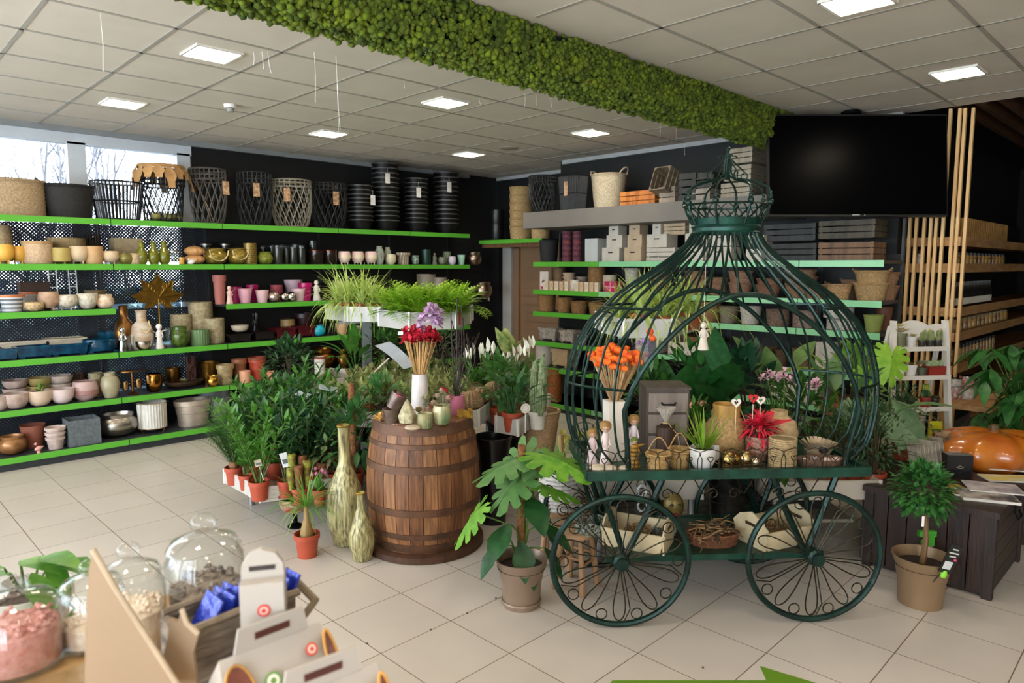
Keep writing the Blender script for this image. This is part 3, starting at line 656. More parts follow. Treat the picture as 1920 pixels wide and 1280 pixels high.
A(2, 149, 34, 33, 'pot', BE, 'cream rounded pot on stubby feet, third shelf bay left', 'pot', 'plant_pot', prof='egg', feet=1)
A(2, 177, 30, 33, 'pot', TAN, 'plain tan cylinder pot beside the cream footed pot', 'pot', 'plant_pot', prof='cyl')
A(2, 175, 28, 58, 'nest', wood('#3a2e22'), 'dark open-work twig ball holder at the back of the second shelf', 'lantern', 'twig_holder', back=.3, n=40)
A(2, 208, 30, 24, 'pot', BE, 'small cream footed pot before the rope-handled boxes', 'pot', 'plant_pot', prof='egg', feet=1)
t = A(2, 238, 48, 42, 'box', mat('#b5a07c', .8, 0, .1, 30, .2), 'beige card box with a rope handle, at the back of the shelf', 'box', 'storage_box', back=.22, lid=1)
M().tube([(-.06+.12*i/8, -.14, .11-.035*sin(pi*i/8)) for i in range(9)], .004, 5).obj('rope_handle', wood('#dccda4'), t)
A(2, 237, 26, 22, 'jar', OLV, 'olive-yellow glass jar below the rope-handled box', 'jar', 'glass_jar')
A(2, 254, 17, 20, 'pot', PEAT, 'small beige woven pot beside the olive glass jar', 'pot', 'plant_pot', prof='cyl')
for i, x in enumerate((267, 289, 309)):
    t = A(2, x, 20, 42, 'pot', mat('#8a8a2c', .15, 0, .3, 20, 0, trans=.4), ['left', 'middle', 'right'][i]+' one of three green-gold gourd shaped glass bottles', 'bottle', 'glass_bottle', prof='jug', group='gourd-shaped glass bottles', rib=.03, nr=8, n=32)
A(2, 326, 19, 26, 'jar', GLASS, 'clear glass jar with silver lid beside the gourd bottles', 'jar', 'glass_jar', lidm=metl('#b9b6ae'))
A(2, 341, 9, 13, 'pot', YE, 'tiny yellow cup beside the stacked pumpkins', 'cup', 'small_cup', prof='cyl')
PK = mat('#c08f5a', .6, 0, .12, 12, .1)
for j in (0, 1):
    t = A(2, 365, 35, 18, 'pot', PK, 'peach-coloured ceramic pumpkin, '+('lower' if j == 0 else 'upper')+' of the two stacked', 'pumpkin', 'ceramic_pumpkin', z=ZA[2]+.001+j*.082, prof='egg'); 
    for c in list(t.children): bpy.data.objects.remove(c)
    s = mpp(t.location); M().ball((0, 0, 9*s), 17.5*s, 44, 12, .53, .05, 11).obj('pumpkin_body', PK, t); M().lathe([(.008, 15*s), (.005, 20*s)], 8).obj('stalk', wood('#7a6038'), t)
A(2, 359, 18, 11, 'bird', WHITE, 'small white bird figurine in front of the stacked pumpkins', 'figurine', 'bird_figurine', back=.0)
AMB = mat('#a8903c', .12, .25, .3, 40, .2, trans=.35)
A(2, 404, 43, 30, 'lantern', AMB, 'gold glass lantern bowl with rope handle, nearest the pumpkins', 'lantern', 'glass_lantern')
A(2, 445, 37, 30, 'lantern', AMB, 'gold glass lantern bowl with rope handle, beside the zigzag vase', 'lantern', 'glass_lantern')
for x, w, h in ((388, 20, 40), (424, 20, 40)): A(2, x, w, h, 'jar', mat('#55564a', .08, 0, .1, 9, 0, trans=.7), 'dark glass canister with flat lid behind the gold lanterns', 'jar', 'glass_canister', back=.3, lidm=metl('#9a968c'), prof='cyl', group='canisters behind the gold lanterns')
A(2, 470, 23, 39, 'pot', mat('#9a7f3c', .35, .4, .2, 30, .1, wave=('Z', 14, .6, 6)), 'gold vase with a zigzag pattern', 'vase', 'zigzag_vase', prof='cyl')
A(2, 497, 29, 23, 'pot', mat('#8f9838', .1, 0, .3, 25, .2, trans=.4), 'olive cut glass ball bowl on the second shelf', 'bowl', 'glass_bowl', prof='round', rib=.03, nr=14, n=56)
SM = mat('#5b5f58', .05, 0, .1, 9, 0, trans=.75)
for i, (x, w, h, bk) in enumerate(((522, 16, 38, .03), (538, 12, 36, .1), (551, 13, 39, .03), (566, 14, 38, .03), (495, 14, 40, .3), (511, 12, 42, .3), (531, 12, 42, .3), (556, 12, 44, .32))):
    A(2, x, w, h, 'jar', SM, 'smoky glass storage jar with round stopper, '+('front' if bk < .2 else 'back')+' row right of the zigzag vase', 'jar', 'storage_jar', back=bk, prof='cyl', lidm=GLASS, lidh=.2, group='smoky storage jars', fillm=mat('#6d6a45', .9, 0, .4, 60, .3) if bk < .2 else None)
DB = cer('#201a18', .3)
A(2, 593, 28, 28, 'jar', mat('#2b211d', .1, 0, .1, 9, 0, trans=.3), 'dark smoked glass cylinder with copper rim, next to the jars', 'vase', 'glass_cylinder', prof='cyl', lidm=metl('#7a4030'))
A(2, 619, 25, 28, 'jar', mat('#2b211d', .1, 0, .1, 9, 0, trans=.3), 'dark smoked glass cylinder with copper rim, next to the pastel bowls', 'vase', 'glass_cylinder', prof='cyl', lidm=metl('#7a4030'))
A(2, 588, 16, 50, 'jar', SM, 'tall clear glass tube vase behind the dark cylinders', 'vase', 'glass_vase', prof='cyl', back=.3)
PA = mat('#e6d7b8', .35, 0, .1, 5, .02, col2='#e4b9bd', stretch=(1, 1, 3))
for i, x in enumerate((646, 671, 696)): A(2, x, 24, 24, 'pot', PA, ['first', 'second', 'third'][i]+' cream-to-pink footed bowl from the dark glass cylinders', 'bowl', 'footed_bowl', prof='egg', feet=1, group='pastel footed bowls', back=.02)
A(2, 712, 17, 34, 'pot', mat('#8d9486', .6, 0, .2, 30, .3), 'grey-green cactus shaped vase', 'vase', 'cactus_vase', prof='vase', rib=.06, nr=10, n=40)
A(2, 727, 14, 32, 'pot', mat('#a3a894', .6, 0, .2, 30, .3), 'shorter pale grey-green cactus shaped vase', 'vase', 'cactus_vase', prof='vase', rib=.06, nr=8, n=32, back=.1)
A(2, 733, 20, 19, 'pot', cer('#cfc6a5', .5), 'cream pot with a small animal handle', 'pot', 'plant_pot', prof='egg', back=.0)
A(2, 756, 27, 22, 'pot', mat('#c7b8a2', .5, 0, .2, 20, 0, wave=('X', 12, .7)), 'cream pot with dark leafy stripes', 'pot', 'plant_pot', prof='taper')
A(2, 779, 14, 17, 'pot', mat('#26322e', .4, 0, .5, 60, .1, col2='#a8c0b0'), 'small dark pot with pale spots', 'pot', 'plant_pot', prof='egg')
A(2, 799, 17, 28, 'pot', cer('#123429', .4), 'deep green cylindrical pot', 'pot', 'plant_pot', prof='cyl')
A(2, 815, 12, 22, 'fig', mat('#787c6c', .6, 0, .2, 30, .2), 'small grey-green figurine on the second shelf', 'figurine', 'stone_figurine')
A(2, 829, 16, 14, 'pot', mat('#767a66', .6, 0, .3, 40, .3), 'low stone-grey pot with succulent rosettes', 'pot', 'plant_pot', prof='egg')
t = A(2, 838, 16, 24, 'pot', cer('#6f7f66', .6), 'grey-green pot with a tuft of dried flowers', 'pot', 'plant_pot', prof='egg', back=.12); p_rosette(t, .1, .13, leafm('#6d6a3c', '#8d6060'), 20)
t = A(2, 848, 15, 15, 'pot', cer('#cfc5d2', .3), 'pale lilac mug with loop handle', 'mug', 'mug', prof='egg', back=.0); M().tube([(-.035-.02*sin(pi*i/6), -.0, .02+.05*i/6) for i in range(7)], .005, 6).obj('handle', cer('#cfc5d2', .3), t)
A(2, 865, 15, 18, 'pot', cer('#a8d5c0', .4), 'mint green cup at the right end of the second shelf', 'cup', 'mint_cup', prof='cone')
# silver perforated lanterns beyond the shelf end
for (x, y, w, lb) in ((888, 482, 30, 'hammered silver ball lantern, the upper of two by the dark doorway'), (905, 540, 36, 'hammered silver ball lantern, the lower of two by the dark doorway')):
    P = PY(x, y, 7.25); t = put(P-V((0, 0, w*mpp(P)/2)), 'ball_lantern', lb, 'lantern', rz=0); s = mpp(P); vessel(t, w*s, w*s*.8, metl('#a89888', .3), 'round', .004, name='bowl')
    M().tube([(0, .0, w*s*.75), (0, .01, w*s*1.3), (0, .375, w*s*1.35)], .004, 5).obj('hook', BKM, t); ring_ = M(); ring(ring_, w*s*.4, w*s*.8, .006); ring_.obj('rim', metl('#c9b8a6', .25), t)
tagcard(t, (.06, -.06, -.02), WHITE, (.03, .05))
# --- third shelf, left
SP = mat('#d8d2c4', .6, 0, .25, 40, .2, col2='#b3a68c')
A(3, 23, 41, 32, 'pot', mat('#c9ccd0', .5, 0, .1, 9, .1, wave=('Z', 9, .8)), 'blue and white banded pot with an orange rim', 'pot', 'plant_pot', prof='taper', rim=cer('#c9713c'), back=0)
A(3, 58, 34, 34, 'pot', mat('#b9b4aa', .6, 0, .1, 9, .1), 'greyish pot with orange rim behind the woven bowl', 'pot', 'plant_pot', prof='taper', rim=cer('#b8663c'), back=.2)
A(3, 64, 36, 17, 'pot', mat('#c2a67c', .8, 0, .3, 60, .4), 'low straw coloured woven bowl, third shelf', 'bowl', 'woven_bowl', prof='bowl', back=.0)
A(3, 93, 36, 35, 'pot', cer('#bd9e83', .6, .2, '#a88468'), 'tan crackled pot on feet, third shelf', 'pot', 'plant_pot', prof='egg', feet=1)
A(3, 127, 35, 28, 'pot', SP, 'speckled beige rounded pot on feet, middle of the third shelf left', 'pot', 'plant_pot', prof='egg', feet=1)
A(3, 165, 35, 29, 'pot', SP, 'speckled cream tapered bowl beside the footed ones', 'pot', 'plant_pot', prof='bowl')
A(3, 198, 30, 26, 'pot', mat('#c39468', .6, 0, .3, 20, .1, col2='#d9cdb8'), 'pink-cream pot at the right end of the left shelf', 'pot', 'plant_pot', prof='round')
A(3, 180, 36, 32, 'pot', mat('#8a7450', .6, 0, .3, 20, .1), 'olive-brown dish behind the speckled pots', 'pot', 'plant_pot', prof='bowl', back=.25)
A(3, 66, 46, 52, 'box', mat('#3a2418', .6), 'dark brown wooden box behind the banded pots', 'box', 'wooden_box', back=.25)
for i, x in enumerate((103, 140)):
    P = onA(x, ZA[3], 7.4); s = mpp(P); t = put(P, 'ladder_stand', 'thin cream metal ladder stand, '+['left', 'right'][i]+' of two behind the pots', 'stand', 'cream ladder stands', rz=0); q = M()
    for sx in (-1, 1): q.tube([(sx*.03, 0, 0), (sx*.03, 0, 82*s)], .005, 5)
    q.obj('rails', WHITE, t)
    for z in (.2, .5, .8): M().tube([(-.03, 0, 82*s*z), (.03, 0, 82*s*z)], .004, 5).obj('rung', WHITE, t)
# --- third shelf, right: pinks
MG = cer('#b0105e', .3); PI = cer('#d9a0ad', .4); PIP = cer('#e4c3c6', .4)
A(3, 413, 24, 54, 'pot', cer('#9c5a52', .6), 'tall dusty-rose tapered pot at the left end of the pink shelf', 'pot', 'plant_pot', prof='taper', z=ZA[3]-.02+.021)
A(3, 431, 14, 34, 'fig', cer('#e0b8ac', .5), 'pale pink angel figurine on the pink shelf', 'figurine', 'angel_figurine', back=0, wings=1)
A(3, 443, 20, 30, 'pot', MG, 'magenta pot behind the angel figurine', 'pot', 'plant_pot', prof='taper', back=.15)
A(3, 460, 26, 27, 'pot', PI, 'light pink tapered pot right of the angel', 'pot', 'plant_pot', prof='cone')
A(3, 474, 22, 32, 'pot', MG, 'magenta tapered pot behind the light pink ones', 'pot', 'plant_pot', prof='taper', back=.2)
A(3, 492, 24, 23, 'pot', cer('#d8b2b4', .5), 'dusky pink fluted cup pot', 'pot', 'plant_pot', prof='cone', rib=.02, nr=16, n=64)
A(3, 519, 22, 30, 'pot', cer('#b04f5a', .5), 'rose-red pot behind the mercury balls', 'pot', 'plant_pot', prof='cyl', back=.2)
MB = mat('#c9b2a8', .2, .85, .3, 30, .4)
A(3, 514, 21, 21, 'ball', MB, 'pinkish mottled silver ball, nearest the fluted cup', 'ball', 'decor_ball', back=0)
A(3, 534, 19, 19, 'ball', metl('#c9c2bb', .2), 'silver mottled ball between two others', 'ball', 'decor_ball', back=0)
A(3, 547, 19, 19, 'ball', metl('#d3d0cb', .15), 'bright silver ball on the pink shelf', 'ball', 'decor_ball', back=-.02)
A(3, 560, 26, 23, 'pot', PIP, 'pale pink cup beside the silver balls', 'pot', 'plant_pot', prof='cone', back=.05)
A(3, 551, 34, 38, 'pot', cer('#d5b8c0', .3), 'wide pearly pink bowl at the back', 'bowl', 'pearl_bowl', prof='cone', back=.25)
A(3, 573, 26, 33, 'pot', MG, 'bright magenta pot right of the pearly bowl', 'pot', 'plant_pot', prof='taper', back=.08)
A(3, 594, 17, 38, 'fig', cer('#ddd8cc', .5), 'white angel statuette at the end of the pink shelf', 'figurine', 'angel_figurine', wings=1)
A(3, 640, 30, 34, 'pot', cer('#a98d72', .5), 'tan pot half hidden behind the spider plants', 'pot', 'plant_pot', prof='cyl')
A(3, 800, 36, 40, 'pot', cer('#9c8f7c', .5), 'grey-beige pot half hidden behind the ferns', 'pot', 'plant_pot', prof='cyl', back=.15)
A(3, 825, 26, 34, 'pot', cer('#8f8478', .5), 'grey stone pot behind the ferns at the shelf end', 'pot', 'plant_pot', prof='cyl')
# --- fourth shelf
BL = mat('#14506a', .12, 0, .3, 15, .1, col2='#0b2f4a')
for x, w, h, ov, lb in ((10, 38, 20, 0, 'small blue glazed bonsai tray cut off at the left edge'), (63, 60, 22, 0, 'rectangular blue glazed bonsai tray, second from the left edge'), (127, 64, 22, 0, 'rectangular blue glazed bonsai tray in the middle'), (190, 62, 24, 1, 'oval blue glazed bonsai bowl')):
    A(4, x, w, h, 'bonsai', BL, lb, 'bonsai tray', 'bonsai_tray', oval=ov)
CR = cer('#cbbda4', .6)
A(4, 42, 76, 12, 'bonsai', CR, 'cream rectangular tray stacked behind the blue ones, left', 'bonsai tray', 'bonsai_tray', back=.2, z=ZA[4]+.08)
A(4, 122, 64, 12, 'bonsai', CR, 'cream rectangular tray stacked behind the blue ones, middle', 'bonsai tray', 'bonsai_tray', back=.2, z=ZA[4]+.08)
A(4, 205, 34, 22, 'bonsai', BL, 'small dark blue tray behind the oval bowl', 'bonsai tray', 'bonsai_tray', back=.2, z=ZA[4]+.07)
BRZ = metl('#8a6035', .3)
A(4, 235, 35, 82, 'pot', BRZ, 'tall bronze bottle vase with a stopper', 'vase', 'bronze_vase', prof='jug', back=.12)
A(4, 231, 16, 46, 'fig', metl('#cfd2d4', .12), 'shiny silver kneeling angel figure', 'figurine', 'silver_figurine', back=-.01)
A(4, 244, 18, 32, 'jar', GLASS, 'clear glass vase beside the silver figure', 'vase', 'glass_vase', prof='flare', back=.0)
t = A(4, 268, 40, 72, 'pot', mat('#b7926b', .5, 0, .25, 8, .1, col2='#c8bfae', stretch=(1, 1, 3)), 'sand and grey banded bottle vase with rope neck', 'vase', 'banded_vase', prof='jug', back=.03)
M().tube([(-.05, -.1, .2), (0, -.14, .17), (.05, -.1, .2), (.055, -.03, .27)], .006, 6).obj('rope_handle', wood('#c9b58a'), t)
A(4, 270, 28, 17, 'pot', metl('#c9beb0', .2), 'small silver mottled bowl before the banded vase', 'bowl', 'silver_bowl', prof='bowl', back=-.03)
A(4, 300, 16, 47, 'fig', cer('#e6ddd4', .4), 'white angel statue with folded wings, under the gold leaf', 'figurine', 'angel_figurine', wings=1, back=.0)
A(4, 316, 20, 42, 'jar', GLASS, 'clear straight glass vase beside the white angel', 'vase', 'glass_vase', prof='cyl', back=.1)
# maple leaf ornament
P = onA(302, ZA[4], 7.3); s = mpp(P); t = put(P, 'leaf_ornament', 'large gold openwork maple leaf on a stand', 'ornament', rz=0); q = M(); G = metl('#8c6a2e', .4)
def maple(q, c, sc):
    tips = [(0, 1), (.62, .72), (1, .1), (.55, -.42), (0, -.5), (-.55, -.42), (-1, .1), (-.62, .72)]
    for i, (tx, tz) in enumerate(tips):
        if i == 4: continue
        L = V((tx, 0, tz)); n = L.normalized(); k = L.length*sc
        side = V((-n.z, 0, n.x))
        for s_ in (-1, 1):
            outline = [V((0, 0, 0)), n*k*.3+side*s_*k*.22, n*k*.45+side*s_*k*.16, n*k*.6+side*s_*k*.26, n*k*.78+side*s_*k*.1, n*k]
            q.tube([c+o for o in outline], .004, 5)
            for u in (.25, .4, .55, .7): q.tube([c+n*k*u, c+n*k*(u+.12)+side*s_*k*.17*(1.2-u)], .003, 4)
            b_ = n*k*.02; q.add([c+V((0, .002, 0)), c+outline[1]+V((0, .003, 0)), c+outline[3]+V((0, .004, 0)), c+outline[5]+V((0, .002, 0))], [(0, 1, 2, 3)])
        q.tube([c, c+n*k], .005, 5)
maple(q, V((0, 0, 92*s)), 46*s); q.obj('leaf', G, t); M().tube([(0, 0, 0), (0, 0, 90*s)], .008, 8).obj('stem', G, t); M().lathe([(.06, 0), (.06, .01), (.01, .02)], 20).obj('base', G, t)
GGL = mat('#56702a', .1, 0, .3, 25, .2, trans=.4)
A(4, 338, 32, 38, 'pot', GGL, 'green crackled glass globe vase', 'vase', 'glass_vase', prof='round', back=0)
MT = mat('#b5a684', .7, 0, .35, 30, .4, col2='#8f8260')
A(4, 341, 36, 56, 'pot', MT, 'patterned beige cylinder pot behind the green globe', 'pot', 'cylinder_pot', prof='cyl', back=.2)
A(4, 379, 42, 76, 'pot', MT, 'tallest patterned beige cylinder pot', 'pot', 'cylinder_pot', prof='cyl', back=.2)
A(4, 376, 32, 29, 'pot', cer('#5f7a50', .4), 'fluted sage green pot before the tallest cylinder', 'pot', 'fluted_pot', prof='cyl', rib=.025, nr=22, n=88, back=.0)
A(4, 403, 36, 46, 'pot', MT, 'patterned beige cylinder pot, shortest and rightmost of three', 'pot', 'cylinder_pot', prof='cyl', back=.1)
BW = mat('#181314', .15, 0, .2, 12, .05); MR = mat('#4a1018', .15, 0, .3, 10, .05)
A(4, 446, 44, 16, 'bonsai', BW, 'black glazed bonsai tray right of the beige cylinders', 'bonsai tray', 'bonsai_tray')
A(4, 450, 32, 12, 'pot', CR, 'cream dish resting on the black tray', 'dish', 'cream_dish', prof='bowl', z=ZA[4]+.1, back=.1)
A(4, 492, 40, 17, 'bonsai', BW, 'black glazed bonsai tray under the fountain figure', 'bonsai tray', 'bonsai_tray')
A(4, 480, 12, 50, 'nest', BW, 'dark slender openwork fountain ornament', 'ornament', 'dark_ornament', back=.2, n=30)
A(4, 531, 42, 21, 'bonsai', MR, 'maroon glazed bonsai tray, left of two', 'bonsai tray', 'bonsai_tray')
A(4, 540, 26, 17, 'pot', cer('#9c7c4c', .5), 'tan dish stacked behind the maroon trays', 'dish', 'tan_dish', prof='cyl', back=.22, z=ZA[4]+.09)
A(4, 570, 38, 22, 'bonsai', MR, 'maroon glazed bonsai tray, right of two', 'bonsai tray', 'bonsai_tray')
A(4, 571, 36, 40, 'pot', cer('#33161c', .4), 'dark plum square-shouldered pot behind the maroon tray', 'pot', 'plum_pot', prof='taper', back=.25)
A(4, 598, 25, 20, 'pot', mat('#1c9cb0', .1, 0, .25, 20, .05), 'bright turquoise glazed ball vase', 'vase', 'turquoise_vase', prof='round', back=.03)
A(4, 620, 22, 20, 'nest', metl('#3b3836', .4), 'dark metal tangle bowl beside the turquoise vase', 'bowl', 'wire_bowl', back=.05)
A(4, 641, 24, 21, 'pot', cer('#c09a70', .6), 'light terracotta pot with a thin twig, right of the wire bowl', 'pot', 'plant_pot', prof='cone', back=0, soil=1)
A(4, 670, 18, 18, 'jar', GLASS, 'small clear jar behind the display post', 'jar', 'glass_jar', back=.1, fillm=cer('#b9a592'))
A(4, 700, 20, 20, 'pot', cer('#a87a58', .6), 'brown pot right of the display post', 'pot', 'plant_pot', prof='cone', back=.1)
A(4, 870, 22, 20, 'pot', cer('#7c8a72', .5), 'grey-green pot at the far right of the fourth shelf', 'pot', 'plant_pot', prof='cone', back=.1)
# --- fifth shelf
MV = cer('#b9a297', .55, .12, '#9d877c')
for i, (x, w, h, lb) in enumerate(((31, 44, 29, 'mauve-beige bowl pot, first in front on the fifth shelf'), (76, 42, 29, 'cream bowl pot holding a small green sprig'), (118, 40, 27, 'pale pink bowl pot, third in front on the fifth shelf'))):
    t = A(5, x, w, h, 'pot', [MV, cer('#cdb49c', .5), cer('#d3bfbb', .5)][i], lb, 'pot', 'bowl_pot', prof='bowl', back=-.0, soil=i == 1)
    if i == 1: p_grass(t, .12, 9, .12, .022, leafm('#4f7a25', '#7aa03c'), 3, bend=1)
A(5, 3, 30, 27, 'pot', MV, 'mauve-beige bowl pot cut off at the left edge of the fifth shelf', 'pot', 'bowl_pot', prof='bowl')
for x, lb in ((30, 'left'), (75, 'middle'), (114, 'right')):
    for j in range(3): A(5, x, 42, 17, 'pot', [MV, cer('#9d8a52', .5), cer('#bcab9e', .5)][(x//40) % 3], ['lowest', 'middle', 'top'][j]+' bowl in the nested stack at the back, '+lb+' stack of the fifth shelf', 'bowl', 'nested_bowl', prof='bowl', back=.2, z=ZA[5]+.001+j*.07)
t = A(5, 161, 44, 35, 'pot', cer('#b99a94', .45), 'dusty pink round bowl pot with darker belly band', 'pot', 'bowl_pot', prof='egg', band=cer('#9a6f6c'))
A(5, 147, 25, 50, 'nest', wood('#4e2c20'), 'brown wire openwork ball holder behind the pink bowl', 'lantern', 'wire_holder', back=.24, n=50)
A(5, 182, 24, 44, 'pot', MT, 'beige patterned pot behind the olive vase', 'pot', 'plant_pot', prof='cyl', back=.2)
A(5, 208, 33, 47, 'pot', mat('#a39a7c', .3, 0, .15, 8, .05), 'olive-grey glazed lidded urn', 'vase', 'olive_urn', prof='vase', back=.02)
P = onA(250, ZA[5], 7.22); s = mpp(P); t = put(P, 'candelabrum', 'bronze tray candle holder with several cups', 'candle holder', rz=0)
M().lathe([(.05, 0), (.055, .01), (.012, .03), (.01, 42*s), (24*s, 44*s), (24*s, 46*s), (.001, 46*s)], 20, sy=.7).obj('stand', BRZ, t)
for dx, dz in ((-14, 10), (8, 12), (26, 18), (42, 14)): vessel(t, 11*s, 16*s, metl('#a9855a', .2), 'cyl', z=dz*s, name='cup', n=16).location = (dx*s, -.03, 0)
A(5, 290, 30, 34, 'pot', metl('#9a6528', .15), 'shiny copper bowl on thin crossed legs', 'bowl', 'copper_bowl', prof='egg', back=.05)
t = A(5, 345, 70, 12, 'pot', cer('#3a2c1c', .3), 'wide dark dish with a pale succulent', 'dish', 'dark_dish', prof='bowl', back=.02, sy=.7); p_rosette(t, .05, .14, leafm('#9a9468', '#b9b48c'), 26)
A(5, 360, 19, 56, 'nest', wood('#5a3325'), 'tall brown openwork wire vase', 'vase', 'wire_vase', back=.22, n=50)
A(5, 325, 26, 34, 'pot', metl('#8a6230', .3), 'gold pot behind the dark dish', 'pot', 'gold_pot', prof='cyl', back=.28)
A(5, 392, 40, 40, 'pot', metl('#8d672f', .3), 'large antique-gold cup pot', 'pot', 'gold_pot', prof='flare', back=.15)
A(5, 399, 22, 21, 'pot', metl('#b98a3c', .25), 'small shiny gold owl-like pot in front', 'pot', 'gold_pot', prof='round', back=-.04)
A(5, 423, 32, 36, 'pot', mat('#a08a62', .4, 0, .3, 20, .2), 'weathered beige pot with thick rim', 'pot', 'plant_pot', prof='taper', back=.02)
A(5, 450, 28, 40, 'pot', cer('#9c5f3c', .6), 'terracotta pot behind the peach cup', 'pot', 'plant_pot', prof='taper', back=.15)
A(5, 460, 20, 22, 'pot', cer('#d59a78', .5), 'small peach coloured straight cup', 'pot', 'peach_cup', prof='cyl', back=-.02)
A(5, 483, 32, 42, 'pot', cer('#b5452f', .45), 'coral red glazed pot with brown rim', 'pot', 'plant_pot', prof='taper', rim=cer('#8a4a34'), back=.05)
A(5, 508, 16, 16, 'pot', cer('#cd8a68', .5), 'small salmon pot beside the coral red one', 'pot', 'peach_cup', prof='cone', back=-.02)
A(5, 607, 44, 40, 'pot', metl('#8a5a22', .3), 'big shiny bronze cauldron behind the plants', 'pot', 'bronze_pot', prof='round', back=.15)
A(5, 600, 20, 32, 'pot', cer('#d8d2c8', .5), 'white pot with terracotta top behind the plants', 'pot', 'plant_pot', prof='cyl', rim=TERRA, back=-.02)
A(5, 643, 24, 36, 'pot', metl('#9a7434', .3), 'gold vase behind the plants', 'vase', 'gold_vase', prof='vase', back=.1)
# --- base shelf
A(6, 25, 46, 34, 'pot', mat('#9c6c3f', .3, .3, .3, 8, .15, col2='#6e4a2c'), 'copper-brown round belly pot with side lugs, bottom shelf', 'pot', 'belly_pot', prof='round', back=.05)
A(6, 64, 42, 42, 'pot', cer('#8d5340', .5), 'tapered terracotta pot behind the copper one, bottom shelf', 'pot', 'plant_pot', prof='cone', back=.2)
A(6, 73, 18, 23, 'bird', cer('#c98f86', .5), 'pink bird figurine on the bottom shelf', 'figurine', 'bird_figurine', back=-.02)
for j in range(3): A(6, 105, 35-1.5*(2-j), 22, 'pot', cer('#c9b4ac', .6, .15, '#b09a90'), ['lowest', 'middle', 'top'][j]+' of three nested pinkish-white pots', 'pot', 'nested_pot', prof='taper', back=.03, z=ZA[6]+.001+j*.042)
t = A(6, 155, 52, 48, 'box', mat('#5c6468', .75, 0, .2, 40, .5), 'square dark grey stone-look planter cube', 'planter', 'cube_planter', back=.03, d=.22)
A(6, 223, 68, 42, 'pot', metl('#a39c92', .3), 'wide hammered silver bowl planter', 'planter', 'silver_planter', prof='round', back=.06, sy=.8)
P = onA(287, ZA[6], 7.12); s = mpp(P); t = put(P, 'ribbed_planter', 'white ribbed cylinder planter in a gold wire stand', 'planter', rz=0)
M().lathe(wall_prof([(24*s, 9*s), (24.5*s, 56*s)], .005, 10*s), 96, rib=.02, nr=32).obj('pot', cer('#cfccc4', .4), t); q = M(); ring(q, 27*s, 56*s, .003); ring(q, 25*s, 9*s, .003)
q.obj('wire_ring', metl('#b08f56', .3), t)
for i in range(4):
    a = i*pi/2+.5; M().tube([(27*s*cos(a), 27*s*sin(a), 56*s), (27*s*cos(a), 27*s*sin(a), 8*s), (22*s*cos(a), 22*s*sin(a), 0)], .003, 5).obj('wire_leg', metl('#b08f56', .3), t)
A(6, 363, 66, 47, 'pot', mat('#b9aa9a', .4, .5, .15, 9, .1), 'oval zinc tub with raised band', 'tub', 'zinc_tub', prof='tub', back=.05, sy=.75)
A(6, 412, 40, 44, 'pot', mat('#7f8283', .4, .5, .15, 9, .1), 'grey zinc bucket behind the palm', 'bucket', 'zinc_bucket', prof='cone', back=.12)
A(6, 405, 60, 60, 'pot', mat('#8d8f90', .3, .6, .15, 9, .1), 'wide grey metal dish at the back, above the tub', 'dish', 'metal_dish', prof='bowl', back=.2, sy=.6)
# ================================================================ stock on the right wall shelves
WK1 = wick('#a07a4c', '#7b5733'); WK2 = wick('#8d7350', '#6b5338'); WKG = wick('#8f8474', '#6d6355'); WKW = wick('#cfcac0', '#a8a298'); WKD = wick('#5e4630', '#3e2e20')
WC = mat('#cdc4b4', .6, 0, .08, 9, .1); WCB = mat('#c3ab8c', .65, 0, .12, 9, .1)
# --- top shelf of wall B: crates and boxes
B(1, 1029, 36, 40, 'basket', wick('#151515', '#222222'), 'round black basket at the left end of the crate shelf', 'basket', 'wicker_basket', taper=.85)
AZ = mat('#27335c', .8, 0, .5, 60, .2, col2='#a0442e', wave=('Z', 5, .5, 3))
B(1, 1063, 18, 56, 'pot', AZ, 'tall blue and rust patterned textile cylinder, left one', 'planter', 'patterned_planter', prof='cyl')
B(1, 1082, 17, 56, 'pot', AZ, 'tall blue and rust patterned textile cylinder, right one', 'planter', 'patterned_planter', prof='cyl')
for j in range(7): B(1, 1117, 30, 12, 'box', mat('#c5c6c2', .5, 0, .05, 9, .05), ['lowest','second','third','fourth','fifth','sixth','topmost'][j]+' of the nested pale grey trays beside the patterned cylinders', 'tray', 'nested_tray', z=ZB[1]+.001+j*.031, d=.16)
def crate(x, w, h, lb, m=WC, z=0, back=.03, slats=1, hole=1, k=1, rope=0, **kw):
    t = B(k, x, w, h, 'crate' if slats > 1 else 'box', m, lb, 'crate' if slats > 1 else 'box', 'wooden_crate' if slats > 1 else 'wooden_box', z=ZB[k]+.001+z, back=back, **(dict(slats=slats, hole=0) if slats > 1 else dict(hole=hole)), **kw)
    s = mpp(t.location)
    if rope: M().tube([(-w*s*.22+w*s*.44*i/8, -w*s*.36-.01, h*s*.6-h*s*.25*sin(pi*i/8)) for i in range(9)], .004, 5).obj('rope_handle', wood('#8a7a60'), t)
    return t
crate(1155, 40, 26, 'white wooden box with rope handle, lower row beside the nested trays', rope=1, d=.2)
crate(1162, 36, 24, 'white wooden box with rope handle, middle row on the crate shelf left', z=.145, back=.06, rope=1, d=.2)
crate(1158, 22, 20, 'small white wooden box with dark slot, upper row left', z=.27, back=.1, d=.15)
crate(1196, 38, 26, 'beige wooden box with dark oval slot, lower row middle', WCB, d=.2)
crate(1200, 32, 24, 'beige wooden box with dark oval slot, middle row', WCB, z=.145, back=.06, d=.2)
crate(1197, 24, 20, 'small beige box in the upper row, middle', WCB, z=.27, back=.1, d=.15)
crate(1249, 62, 26, 'white slatted crate in the lower row', slats=3, d=.22)
crate(1241, 44, 24, 'white box with a dark slot, on the slatted crate', z=.145, back=.05, d=.2)
